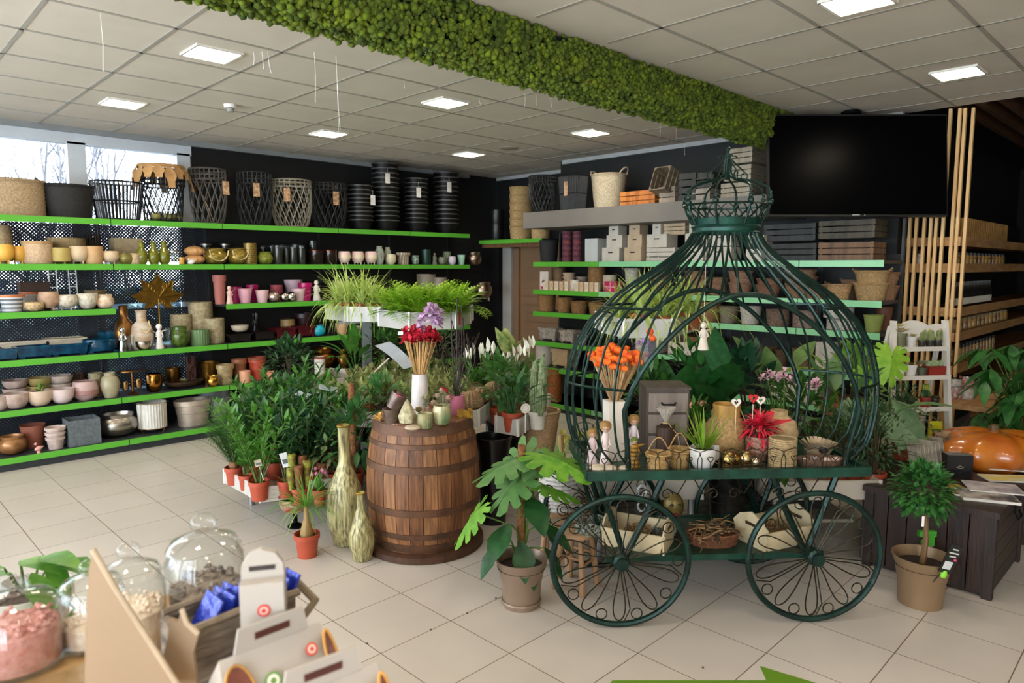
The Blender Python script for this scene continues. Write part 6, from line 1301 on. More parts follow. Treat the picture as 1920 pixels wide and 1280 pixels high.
# moss pole plant
t = plant(664, 4.45, .22, .15, .14, 'tall climbing plant on a brown moss pole left of the barrel', lambda t: (M().lathe([(.022, .1), (.024, .6), (.02, .72), (.001, .73)], 12).obj('moss_pole', mat('#6b3f24', .95, 0, .4, 60, .8, col2='#8d6038'), t), p_bush(t, (0, 0, .36), .17, .26, 130, .11, .05, leafm('#2f5c30', '#46743a'), 7, z0=.12, twigs=8)), name='climbing_plant')
t = plant(610, 4.75, .22, .12, .12, 'large lobed leaf plant with pale grey-green drooping leaves', lambda t: None, name='philodendron')
q = M()
for i in range(9): a = i*.7; monstera(q, (.05*cos(a), .05*sin(a), .42+.03*(i % 3)), (cos(a), sin(a), -.35), (0, 0, 1), .11, 5, i)
q.obj('leaves', leafm('#4d7340', '#6a8c52'), t, True, 180)
q = M(); [q.tube([(0, 0, .1), (.03*cos(i*.7), .03*sin(i*.7), .3), (.05*cos(i*.7), .05*sin(i*.7), .42)], .003, 4) for i in range(9)]; q.obj('stems', STM, t)
t = plant(545, 5.45, .6, .16, .16, 'round dark weeping fig bush above the low tray', lambda t: p_bush(t, (0, 0, .33), .2, .2, 420, .07, .032, leafm('#1e3f24', '#345c34'), 11, z0=.1), name='weeping_fig')
fs_ = M().box((0, 0, 0), (.5, .3, .6)).obj('plinth_crate', DGREY, None, False); P = AT(548, 5.45, 0); fs_.location = P; fs_.rotation_euler = (0, 0, YAW); tag(fs_, 'dark crate hidden in foliage carrying the weeping fig', 'crate')
# right of moss pole: glossy leaves near the barrel
plant(715, 4.75, .3, .14, .13, 'broad leaved glossy plant between moss pole and barrel', lambda t: p_bush(t, (0, 0, .42), .15, .22, 110, .1, .04, leafm('#2f6a34', '#5a8c4c'), 13, z0=.12), name='glossy_plant')
# ---- succulents on the bench: one small pot with a rosette per spot
SU = []
SC = [('#7c9450', '#a4b070'), ('#66885a', '#94a878'), ('#94987c', '#c0bca4'), ('#8c9c5c', '#a8a078'), ('#7c9074', '#b4b0a8'), ('#5c8444', '#84a05c')]
for i, (c1, c2) in enumerate(SC):
    t = thing('succulent', '', 'succulent', (0, 0, -5)); pot_soil(t, .055, .05, plas('#3a2a22', .6) if i % 2 else TERRA)
    if i % 3 == 2: p_cactus(t, .045, .05, .06, mat(c1, .7, 0, .2, 30, .2, col2=c2), spine=mat('#c9b890', .8))
    elif i % 3 == 1: p_rosette(t, .05, .1, leafm(c1, c2), 18, i)
    else: p_stems(t, .045, 7, .1, leafm(c1, c2), 5, .035, .016, i, .4, .2)
    SU.append(t)
k = 0; r = random.Random(3); used = set()
SUBL = ['small bushy succulent', 'small rosette succulent', 'small round cactus', 'small orange-green bushy succulent', 'small grey-green rosette succulent', 'small spiny cactus']
for j in range(11):
    d = 4.85+.115*j
    for i in range(20):
        l = -1.30+.095*i+(j % 2)*.04; x = 960+l/d*FPX
        if x < 585+max(0, (5.3-d))*70 or x > 858 or (x > 800 and d < 4.95): continue
        P = FW*d+RT*l; P.z = .634; n = int(r.random()*6); s_ = r.uniform(1.4, 1.8); rz = r.random()*6
        lb = SUBL[n]+' in the dense crowd on the bench behind the barrel'
        if n not in used: used.add(n); SU[n].location = P; SU[n].rotation_euler = (0, 0, rz); SU[n].scale = (s_,)*3; SU[n]['label'] = lb; SU[n]['group'] = SUBL[n]+'s on the bench'
        else: dup(SU[n], P, rz, lb, SUBL[n]+'s on the bench', s_)
# info sheet standing in the bench, curved white
q = M(); pts = []
for i in range(9):
    u = i/8; p = PD(702+55*u, 648+30*u+14*u*u, 5.5); pts += [p, PD(730+40*u+10*u*u, 640+20*u+25*u*u, 5.55)]
q.add(pts, [(2*i, 2*i+2, 2*i+3, 2*i+1) for i in range(8)]); c = pts[8].copy(); q.xf(Matrix.Translation(-c)); o = q.obj('paper_sheet', mat('#b9bdc2', .4), None); o.location = c; tag(o, 'curled white paper sheet clipped above the succulents', 'paper')
M().tube([(0, 0, -.02), (-.25, -.05, -.16)], .006, 5).obj('clip_rod', WHITE, o)
for x, y, w_, rot, lb in ((655, 688, .13, .3, 'white and blue care leaflet lying among the plants'), (608, 700, .1, -.4, 'pale striped leaflet among the glossy plants')):
    P = PD(x-40, y+40, 4.75); o = M().box((0, 0, 0), (w_, .06, .003)).obj('leaflet', mat('#aebcc0', .5, 0, .3, 40, 0, wave=('Y', 30, .5)), None, False); o.location = P; o.rotation_euler = (R(25), R(15), YAW+rot); tag(o, lb, 'leaflet')
# ---- behind the bench: ferns and leafy plants against the shelves
for i, (x, d, H, m, lb) in enumerate(((668, 6.2, .5, G2, 'broad leaved palm in front of the shelves left of the post'), (725, 6.1, .4, G1, 'dark fern right of the display post'), (760, 6.2, .42, G1, 'dark bushy plant behind the flower bouquet'), (705, 6.3, .36, G1, 'low dark plant right behind the post'), (820, 6.1, .3, G1, 'dark plant near the bare stems'))):
    P = AT(x, d, .62); plant(x, d, .62, .16, .15, lb, (lambda t: p_broad(t, .12, 12, .25, .26, .1, m, 3)) if i == 0 else (lambda t, H=H, m=m, i=i: p_bush(t, (0, 0, .35), .2, .22, 180, .08, .035, m, 40+i, z0=.1)), name='leafy_plant')
    o = M().box((0, 0, 0), (.17, .17, .62)).obj('display_stand', DGREY, None, False); o.location = AT(x, d, 0); o.rotation_euler = (0, 0, YAW); tag(o, 'dark square stand hidden below the '+lb.split(' in ')[0].split(' behind')[0].split(' right')[0].split(' near')[0], 'stand')
# ---- orchid stems, peace lilies, rubber plant, cacti (right of the barrel)
t = plant(855, 4.25, .785, .11, .12, 'pink ceramic pot with tall dark orchid stems on the barrel', lambda t: None, name='orchid', potm=cer('#b86a80', .35), prof='cyl')
q = M()
for i, (dx, H) in enumerate(((-.02, .55), (0, .62), (.02, .58), (.03, .5), (-.01, .48), (.05, .4))): q.tube([(dx*.3, 0, .1), (dx+.01*i, 0, .1+H*.5), (dx*1.5+.01*sin(i), .02, .1+H)], .0035, 5)
q.obj('stems', mat('#2c1c1c', .6), t); q = M()
for dx, c in ((-.05, 1), (.06, -1)): q.leaf((0, 0, .1), (dx*12, -.3, .9), .14, .07, .8, 5, .2)
q.leaf((0, 0, .1), (-.2, 0, 1), .12, .055, .2, 5, .2); q.obj('leaves', leafm('#2c5c28', '#46803a'), t, True, 180)
q = M(); q.leaf((-.06, .02, .13), (-.5, -.6, .8), .075, .07, .2, 4, .3); q.obj('red_bract', mat('#b80f28', .35), t)
for i, (x, d, H) in enumerate(((868, 5.2, .5), (885, 5.3, .44), (905, 5.2, .38), (850, 5.3, .5))):
    o = plant(x, d, .66, .1, .1, 'bare dark twisted twigs in a pot, '+['nearest the bouquet', 'second', 'third from the bouquet', 'behind the orchid stems'][i], lambda t, H=H, i=i: p_twigs(t, H, i), name='twig_plant') if 0 else None
def p_twigs(t, H, sd):
    r = random.Random(sd); q = M()
    for _ in range(7):
        p = V((0, 0, .08)); pts = [p]; d = rdir(r, 60, 88)
        for k in range(6): p = p+d*H/6; d = (d+V((r.uniform(-.3, .3), r.uniform(-.3, .3), .1))).normalized(); pts.append(p)
        q.tube(pts, [.005, .0045, .004, .003, .0025, .002, .001], 4)
    q.obj('twigs', wood('#3a261c'), t)
for i, (x, d, H) in enumerate(((868, 5.2, .5), (885, 5.3, .44), (905, 5.2, .38), (850, 5.3, .5))):
    plant(x, d, .66, .1, .1, 'bare dark twisted twigs in a pot, '+['nearest the bouquet', 'second from the bouquet', 'third from the bouquet', 'behind the orchid stems'][i], lambda t, H=H, i=i: p_twigs(t, H, i), name='twig_plant')
BK_ = tray('plant_bench', 'back bench of peace lilies behind the cactus tray', [AT(835, 5.0, .66), AT(1030, 4.9, .66), AT(1030, 5.6, .66), AT(835, 5.6, .66)], .1); legs(BK_, [AT(850, 5.05, 0), AT(1015, 4.95, 0)], .56)
def lily(seed):
    def f(t):
        p_broad(t, .1, 22, .22, .13, .045, leafm('#3a6e2a', '#5c8c3c'), seed, (45, 85)); r = random.Random(seed); q = M(); s = M()
        for i in range(5):
            d = rdir(r, 68, 86); e = d*.36+V((0, 0, .08)); s.tube([(0, 0, .1), e], .002, 4); q.leaf(e, V((d.x, d.y, 1.2)), .085, .035, .2, 4, .5)
        s.obj('flower_stalks', STM, t); q.obj('white_spathes', mat('#e6e4d0', .5, 0, .1, 9, 0), t)
    return f
l0 = None
for i, (x, d) in enumerate(((875, 5.1), (900, 5.2), (925, 5.1), (952, 5.15), (978, 5.1), (1000, 5.2), (912, 5.35), (965, 5.35))):
    if l0 is None: l0 = plant(x, d, .575, .11, .11, 'peace lily with white spathes on the back bench', lily(5), name='peace_lily', group='peace lilies on the back bench')
    else: dup(l0, AT(x, d, .575), i*1.9, group='peace lilies on the back bench', s=.95+.1*(i % 3))
t = plant(950, 5.3, .575, .15, .15, 'variegated rubber plant with big cream edged leaves', lambda t: None, name='rubber_plant'); q = M(); q2 = M()
for i, (a, e, z) in enumerate(((pi*.9, .5, .42), (pi*.75, 1.1, .46), (pi*.55, 1.35, .44), (.2, .5, .38), (.4, .9, .42), (-.3, .35, .36), (2.6, .2, .36))):
    d = RT*cos(a)*cos(e)+V((0, 0, 1))*sin(e)-FW*.25; q.leaf((0, 0, z), Matrix.Rotation(-t.rotation_euler.z, 3, 'Z') @ d, .23, .15, .3, 6, .15, .1, .5)
q.obj('leaves', leafm('#5a7c40', '#c2c07c', vs=18), t, True, 180); M().tube([(0, 0, .1), (0, 0, .46)], .008, 6).obj('stem', wood('#5a4630'), t)
# cactus tray
CBR = mat('#7a7444', .8, 0, .4, 40, .3, col2='#a0705a')
for i, (x, d, w_, h_, lb) in enumerate(((884, 4.62, .13, .13, 'large hairy ball cactus at the tray front'), (905, 4.85, .12, .12, 'reddish ball cactus in the second row'), (925, 4.95, .13, .14, 'reddish ball cactus at the right side'), (868, 4.75, .1, .1, 'small ball cactus at the left side'), (890, 5.0, .12, .13, 'ball cactus at the back of the tray'))):
    plant(x, d, .665, .12, .09, lb, lambda t, w_=w_, h_=h_: p_cactus(t, .07, w_, h_, CBR, .08, 14, mat('#c4a48a', .8)), name='ball_cactus', potm=plas('#231c18'), cat='cactus')
# flowers tray
t = plant(960, 4.55, .605, .14, .13, 'deep green anthurium plant in a terracotta pot', lambda t: p_broad(t, .1, 26, .26, .14, .06, leafm('#26502a', '#3f743c'), 17, (25, 80)), name='anthurium')
plant(935, 4.75, .605, .13, .12, 'dark green leafy plant behind the black tub', lambda t: p_bush(t, (0, 0, .28), .15, .2, 130, .08, .04, G1, 51, z0=.1), name='leafy_plant')
CW = mat('#5c7048', .7, 0, .3, 40, .3, col2='#8c9870')
t = plant(1008, 4.62, .605, .13, .12, 'cluster of tall white-woolled columnar cacti', lambda t: None, name='woolly_cactus', cat='cactus', potm=cer('#cfc8bc', .5))
for i, (dx, dy, H) in enumerate(((-.035, 0, .36), (.035, .01, .34), (0, -.035, .3), (0, .04, .4), (.06, -.02, .24))):
    p_cactus(t, .1, .055, H, CW, .1, 12, None, (dx, dy)); q = M(); r = random.Random(i)
    for _ in range(90): a = r.random()*6.28; u = .55+.45*r.random(); q.leaf((dx+.022*cos(a), dy+.022*sin(a), .1+H*u), (cos(a), sin(a), .6), .022, .003, .2, 2, 0)
    q.obj('white_wool', mat('#d8d6c8', .9), t)
P = AT(985, 4.4, .79); o = thing('round_sign', 'small round white plant sign between pots and columnar cactus', 'sign', tuple(P), YAW+.3); M().lathe([(.001, 0), (.032, 0), (.032, .004), (.001, .004)], 24, M4=Matrix.Rotation(R(90), 4, 'X')).obj('disc', cer('#d8d0c4', .5), o); M().lathe([(.02, .0045), (.022, .005)], 24, M4=Matrix.Rotation(R(90), 4, 'X'), cap=False).obj('print_ring', mat('#a8977c', .6), o); M().tube([(0, 0, -.03), (0, 0, -.16)], .003, 5).obj('stake', WHITE, o)
# black tubs
for x, d, w_, lb in ((925, 4.5, .24, 'front glossy black plastic tub right of the barrel'), (948, 4.95, .26, 'rear black plastic tub right of the barrel')):
    P = AT(x, d, 0); t = put(P, 'black_tub', lb, 'tub'); vessel(t, w_, .58, mat('#0c0d0e', .25, 0, .05, 5, 0), 'flare')
    M().lathe([(w_*.52, .56), (w_*.53, .585), (w_*.49, .585)], 28, cap=False).obj('rim', mat('#0c0d0e', .25, 0, .05, 5, 0), t)
    if d > 4.6: M().tube([(-w_*.5, 0, .57), (-w_*.45, -w_*.3, .5), (0, -w_*.55, .47), (w_*.45, -w_*.3, .5), (w_*.5, 0, .57)], .004, 5).obj('wire_handle', metl('#8a8c8e'), t)
# wicker planters on legs behind the tub
def leg_planter(x, d, z0, w_, h, legH, m, lb, lm, rope=0, spread=1.15, taper=.7):
    P = AT(x, d, z0); t = put(P, 'planter_stand', lb, 'planter stand'); b = thing_basket = M()
    rows = int(h/.02); b.lathe([(w_*.5*(taper+(1-taper)*j/rows), legH+h*j/rows) for j in range(rows+1)]+[(w_*.46, legH+h), (w_*.4*taper, legH+.02), (.001, legH+.02)], 36, weave=.004, cap=False); b.obj('basket', m, t, True, 20); q = M(); ring(q, w_*.49, legH+h, .012); q.obj('rim', m, t)
    for i in range(3):
        a = i*2.09+.5; M().tube([(w_*.3*cos(a), w_*.3*sin(a), legH+.03), (w_*.36*spread*cos(a), w_*.36*spread*sin(a), 0)], [.014, .009], 8).obj('leg', lm, t)
    return t
leg_planter(1012, 4.75, 0, .27, .3, .4, wick('#b3936c', '#8d7050'), 'wicker planter on three wooden legs behind the trays', wood('#8a6238'))
# yellow-green palm tuft in front of planter
plant(1045, 3.75, .55, .0, 0, 'small bright green spiky tuft rising beside the carriage end', lambda t: p_grass(t, .0, 70, .2, .012, leafm('#4c8030', '#74a048'), 61, (15, 85), .8, .02), name='yucca_tuft')
# white rope planter + yucca trunk on a stool, left of front wheel
STL = wood('#b08a66', '#94704e')
def stool(x, d, h, r_, lb, rz=0):
    P = AT(x, d, 0); t = put(P, 'wooden_stool', lb, 'stool', rz=rz); M().lathe([(r_*.96, h-.028), (r_, h-.02), (r_, h-.004), (r_*.96, h)], 28, cap=True).obj('seat', STL, t)
    for i in range(4): a = pi/4+i*pi/2; M().tube([(r_*.6*cos(a), r_*.6*sin(a), h-.02), (r_*.95*cos(a), r_*.95*sin(a), 0)], [.014, .017], 8).obj('leg', STL, t)
    for i in range(4):
        a, b_ = pi/4+i*pi/2, pi/4+(i+1)*pi/2; u = .45+.1*(i % 2); rr_ = r_*(.95-.35*u); M().tube([(rr_*cos(a), rr_*sin(a), h*u), (rr_*cos(b_), rr_*sin(b_), h*u)], .008, 6).obj('stretcher', STL, t)
    return t
stool(1080, 3.55, .33, .125, 'small round wooden stool behind the front left carriage wheel', .2)
stool(1043, 3.85, .33, .115, 'second wooden stool partly hidden by the potted monstera', .6)
P = AT(1050, 3.85, .331); t = put(P, 'rope_planter', 'white rope basket holding a yucca trunk on the stool beside the front wheel', 'planter'); WR_ = mat('#c9c5bf', .85, 0, .2, 60, .4)
q = M(); [ring(q, .1+.016*sin(pi*k/9), .0+.022*k+.01, .012) for k in range(10)]; q.obj('rope_coils', WR_, t); M().lathe([(.1, 0), (.1, .2), (.001, .2)], 24).obj('soil', SOIL, t)
M().tube([(0, 0, .18), (.01, 0, .3), (0, 0, .42)], [.02, .018, .018], 8).obj('trunk', wood('#9a7a48'), t)
P = AT(1082, 4.1, .341); t = put(P, 'rope_basket', 'white lidded rope basket behind the yucca planter', 'basket'); q = M(); [ring(q, .1*(1 if k < 8 else (12-k)/4.5), .02*k, .012) for k in range(12)]; q.obj('rope_coils', WR_, t)
stool(1082, 4.1, .34, .13, 'third wooden stool carrying the lidded rope basket', .9)
# ---- monstera pot in front
def bigleaf(q, st, base, tipd, Rr, up=(0, 0, 1), lobes=6): monstera(q, base, tipd, up, Rr, lobes)
P = PZ(978, 1150, 0); P = P+FW*.1; t = put(P, 'potted_monstera', 'split leaved monstera in a taupe metallic pot left of the front wheel', 'potted plant'); t.scale = (1.14,)*3
TAU = mat('#8f7a68', .35, .35, .08, 6, .02)
vessel(t, .235, .215, TAU, 'flare', name='pot'); M().lathe([(.108, .175), (.001, .185)], 20, cap=False).obj('soil', SOIL, t); M().lathe([(.08, .02), (.09, .022), (.088, .03)], 24, cap=False).obj('saucer_ring', TAU, t)
M().lathe([(.018, .15), (.02, .6), (.016, .72), (.001, .725)], 12).obj('moss_pole', mat('#8a5a30', .95, 0, .4, 60, .8, col2='#5c3a20'), t)
gl = M(); gd = M(); gp = M(); st = M()
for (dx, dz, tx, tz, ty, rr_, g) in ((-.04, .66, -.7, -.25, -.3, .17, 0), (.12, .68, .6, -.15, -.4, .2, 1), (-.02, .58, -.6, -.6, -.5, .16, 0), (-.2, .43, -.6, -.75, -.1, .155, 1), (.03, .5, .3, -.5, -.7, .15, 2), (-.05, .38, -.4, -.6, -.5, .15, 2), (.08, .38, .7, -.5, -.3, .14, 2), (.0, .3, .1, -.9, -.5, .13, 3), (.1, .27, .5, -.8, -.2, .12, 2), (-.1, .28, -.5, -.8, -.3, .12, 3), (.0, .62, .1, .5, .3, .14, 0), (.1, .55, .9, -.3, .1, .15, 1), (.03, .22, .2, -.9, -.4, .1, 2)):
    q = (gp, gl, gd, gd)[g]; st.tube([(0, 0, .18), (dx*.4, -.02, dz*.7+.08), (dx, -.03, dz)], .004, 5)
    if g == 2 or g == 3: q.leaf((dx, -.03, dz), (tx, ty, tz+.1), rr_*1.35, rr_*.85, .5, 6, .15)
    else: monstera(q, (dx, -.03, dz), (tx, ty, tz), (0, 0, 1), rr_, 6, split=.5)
st.obj('stems', STM, t); gp.obj('pale_leaves', leafm('#46703a', '#5c8448'), t, True, 180, label='matt grey-green split leaves'); gl.obj('bright_leaves', leafm('#4f8c24', '#7cae3a'), t, True, 180, label='bright green split leaves'); gd.obj('dark_leaves', leafm('#153f20', '#28592c'), t, True, 180, label='dark glossy heart leaves')
# ---- floor group left of the barrel
P = PZ(571, 1050, 0)+FW*.06; t = put(P, 'ponytail_palm', 'ponytail palm with a swollen trunk in a terracotta pot on the floor', 'potted plant'); pot_soil(t, .15, .14)
M().lathe([(.03, .1), (.038, .14), (.03, .18), (.016, .23), (.013, .3), (.001, .31)], 16).obj('swollen_trunk', wood('#a88a58', '#8a6c3c'), t); p_grass(t, .29, 90, .28, .008, leafm('#4f8430', '#7ca648'), 71, (0, 85), 2.2, .012, seg=8)
P = PZ(545, 998, 0)+FW*.1; t = put(P+V((0, 0, .0)), 'flower_bowl', 'painted bowl of colourful succulents behind the ponytail palm', 'flower bowl'); M().lathe([(.05, 0), (.05, .01), (.015, .03), (.015, .1)], 16).obj('stand', BKM, t)
vessel(t, .2, .1, mat('#b7a890', .5, 0, .5, 30, .1, col2='#9a2c28'), 'bowl', z=.1, name='bowl'); p_grass(t, .18, 40, .13, .022, leafm('#6a9c30', '#a0b848'), 9, (20, 85), .8, .06)
for i, (dx, c) in enumerate(((-.08, '#8a1030'), (-.06, '#e08a1c'), (.07, '#8a1030'), (.09, '#7a0f24'))): M().ball((dx, -.05, .22+.015*i), .018, 10, 8).obj('blossom', mat(c, .5), t, label='round coloured blossom')
SV = mat('#5c5434', .35, .1, .5, 22, .1, col2='#c4bc88', stretch=(3.2, 3.2, .35))
for x, y, w_, h_, lb, pr in ((643, 1030, .225, .74, 'tall streaked green-gold bottle vase beside the barrel', [(.3, 0), (.36, .02), (.5, .2), (.5, .34), (.42, .5), (.22, .64), (.16, .7), (.155, .97), (.17, 1)]), (675, 1057, .15, .4, 'short streaked green-gold bottle vase in front of the tall one', [(.3, 0), (.36, .02), (.5, .25), (.48, .4), (.3, .62), (.16, .78), (.13, .95), (.16, 1)])):
    P = PZ(x, y, 0)+FW*w_*.42; t = put(P, 'bottle_vase', lb, 'vase'); M().lathe(wall_prof([(w_*a, h_*b) for a, b in pr], .006), 28).obj('body', SV, t, True, 60); q = M(); ring(q, w_*.165, h_, .006); q.obj('lip', metl('#a08434', .4), t)
# ================================================================ barrel
P = AT(796, 4.17, 0); bx = put(P, 'wine_barrel', 'old oak wine barrel with rusty iron hoops on a round wooden base', 'barrel')
BH = .80; BW_ = mat('#8a5a34', .55, 0, .3, 9, .3, 30, col2='#5a3820', stretch=(5, 5, .5)); HP = mat('#4e382a', .55, .5, .3, 10, .3, col2='#6b4a36')
def br(z): u = (z/BH-.48)/.52; return .345-.055*u*u
ns = 26
for i in range(ns):
    q = M(); a0 = 2*pi*i/ns+.006; a1 = 2*pi*(i+1)/ns-.006; vs = []
    for j in range(13):
        z = .03+(BH-.03)*j/12
        for a in (a0, (a0+a1)/2, a1): vs.append((br(z)*cos(a), br(z)*sin(a), z))
        for a in (a1, a0): vs.append(((br(z)-.022)*cos(a), (br(z)-.022)*sin(a), z))
    fs = [(j*5+k, j*5+(k+1) % 5, (j+1)*5+(k+1) % 5, (j+1)*5+k) for j in range(12) for k in range(5)]+[(0, 4, 3, 2, 1), (60, 61, 62, 63, 64)]
    q.add(vs, fs); q.obj('stave', [BW_, mat('#7a4c2a', .55, 0, .3, 9, .3, 30, col2='#4f3019', stretch=(5, 5, .5)), mat('#966842', .55, 0, .3, 9, .3, 30, col2='#6a4526', stretch=(5, 5, .5))][i % 3], bx)
for z, hh in ((.05, .05), (.13, .035), (.27, .045), (.52, .045), (.66, .03), (.735, .06)):
    M().lathe([(br(z)+.001, z), (br(z)+.005, z+.002), (br(z+hh)+.005, z+hh-.002), (br(z+hh)+.001, z+hh)], 56, cap=False).obj('hoop', HP, bx)
M().lathe([(.001, BH-.03), (.27, BH-.03), (.27, BH-.015), (.001, BH-.015)], 40).obj('barrel_lid', wood('#7a5230'), bx)
M().lathe([(.355, 0), (.365, .005), (.365, .04), (.355, .045), (.001, .045)], 48).obj('round_base', wood('#4a2c1a', '#38200f'), bx)
BZ = BH-.013
def BT(x, y, name, lb, cat, rz=None): P = PZ(x, y, BZ); t = put(P, name, lb, cat, rz=rz); return t, mpp(P)
t, s = BT(787, 775, 'flower_vase', 'white tapered vase of long stemmed red and lilac dried flowers on the barrel', 'vase')
t.location += FW*.02; M().lathe(wall_prof([(17*s, 0), (16*s, 30*s), (14*s, 74*s)], .004), 32, rib=.01, nr=24).obj('vase_body', cer('#d8d0ce', .4), t)
hd = bouquet(t, s, 60*s, 150*s, 34*s, 60, None, 9, hr=.028, stemc='#c9a068', kind='petal', petals=9); hd.obj('crimson_flowers', mat('#b50c2c', .6, 0, .2, 20, .1, col2='#cf2540'), t, True, 180, label='crimson dried flower heads')
hd = M(); r = random.Random(14)
for i in range(26):
    c = V((r.uniform(-.01, .14), r.uniform(-.06, .05), 163*s+r.uniform(0, .13)))
    if c.x < .03: c.z -= .05
    for _ in range(9): d = rdir(r, -30, 88); hd.leaf(c, d, .042, .034, .6, 3, .3, .4)
hd.obj('lilac_flowers', mat('#c9a0c8', .6, 0, .15, 20, .1, col2='#d8bcd8'), t, True, 180, label='pale lilac ruffled blooms'); M().box((-.1, -.085, 150*s), (.03, .003, .02)).obj('price_tag', WHITE, t, False)
t, s = BT(735, 795, 'metal_cup', 'tilted metal cup with a pink lining on the barrel', 'cup'); vessel(t, 36*s, 30*s, mat('#6a5a50', .3, .6, .3, 20, .2), 'cone', name='cup'); o = M().lathe(wall_prof([(14*s, 0), (17*s, 30*s)], .004), 24, M4=Matrix.Translation((.01, -.01, 32*s)) @ Matrix.Rotation(R(28), 4, 'Y')).obj('upper_cup', mat('#5c4c44', .3, .6, .3, 20, .2), t); M().lathe([(15*s, 22*s), (16.5*s, 30*s)], 24, M4=Matrix.Translation((.01, -.012, 32*s)) @ Matrix.Rotation(R(28), 4, 'Y'), cap=False).obj('pink_lining', mat('#b8405c', .4), t, label='glossy pink inside')
t, s = BT(764, 797, 'seashell', 'large pale olive conch shell on the barrel', 'shell'); M().lathe([(.001, 0), (14*s, 6*s), (17*s, 18*s), (10*s, 34*s), (4*s, 46*s), (.001, 50*s)], 24, rib=.06, nr=7).obj('shell_body', mat('#8a8460', .5, 0, .4, 30, .4, col2='#c9bf9c'), t)
t, s = BT(797, 801, 'tealight_cup', 'small ribbed glazed cup with floral rim, front of the barrel', 'cup'); vessel(t, 28*s, 27*s, mat('#a39a74', .2, 0, .35, 20, .1, col2='#6c7a54'), 'cyl', rib=.02, nr=18, n=72, name='cup')
t, s = BT(829, 797, 'glazed_cup', 'larger glazed cup with green drip pattern on the barrel', 'cup'); vessel(t, 36*s, 38*s, mat('#c4b58a', .2, 0, .4, 14, .05, col2='#5c7450', stretch=(1, 1, .5)), 'egg', rib=.012, nr=16, n=64, name='cup'); M().lathe([(10*s, 0), (14*s, 3*s)], 20).obj('gold_foot', metl('#b5904a'), t)
t, s = BT(774, 805, 'flat_shell', 'flat pale shell lying at the barrel front', 'shell'); M().ball((0, 0, 4*s), 15*s, 24, 8, .3, .06, 12).obj('shell_body', cer('#b8a890', .5, .2), t)
t, s = BT(712, 795, 'yellow_flower', 'yellow and white artificial blossom at the barrel edge', 'flower'); q = M(); [q.leaf((0, 0, .02), rdir(random.Random(i), -10, 80), .05, .035, .5, 3, .3, .4) for i in range(14)]; q.obj('petals', mat('#d99a1c', .6, 0, .3, 20, 0, col2='#d8d0b8'), t, True, 180)
for i, (x, y, z, c) in enumerate(((800, 790, .05, '#c9a898'), (812, 785, .08, '#c9b098'), (798, 780, .1, '#b8b48c'), (820, 780, .11, '#c9b4a0'), (808, 795, .03, '#d8b8ac'), (828, 775, .13, '#d0bca4'), (784, 788, .05, '#b5a87c'), (840, 782, .1, '#c9a090'))):
    P = PZ(x, y, BZ)+FW*.03; o = thing('artificial_rose', 'faded '+['pink', 'peach', 'sage', 'beige', 'rosy', 'cream', 'olive', 'blush'][i]+' artificial rose in the posy on the barrel', 'flower', (P.x, P.y, BZ+z)); q = M()
    for k in range(22): a = k*2.4; q.leaf((0, 0, -.008), (cos(a), sin(a), .3+k*.14), .036, .034, -.5, 3, .4, .5)
    q.obj('petals', mat(c, .7, 0, .15, 30, .1), o, True, 180); q = M(); q.tube([(0, 0, 0), (0, .01, -z)], .0025, 4); q.leaf((0, 0, -.02), (1, .4, .2), .05, .025, .5, 3); q.leaf((0, 0, -.03), (-.8, -.6, .2), .05, .025, .5, 3); q.obj('stem', G2, o)
t, s = BT(872, 783, 'yellow_nest', 'yellow raffia nest at the right edge of the barrel', 'nest'); k_nest(t, .11, .05, mat('#a8842c', .8, 0, .3, 30, .2), 50, 5)
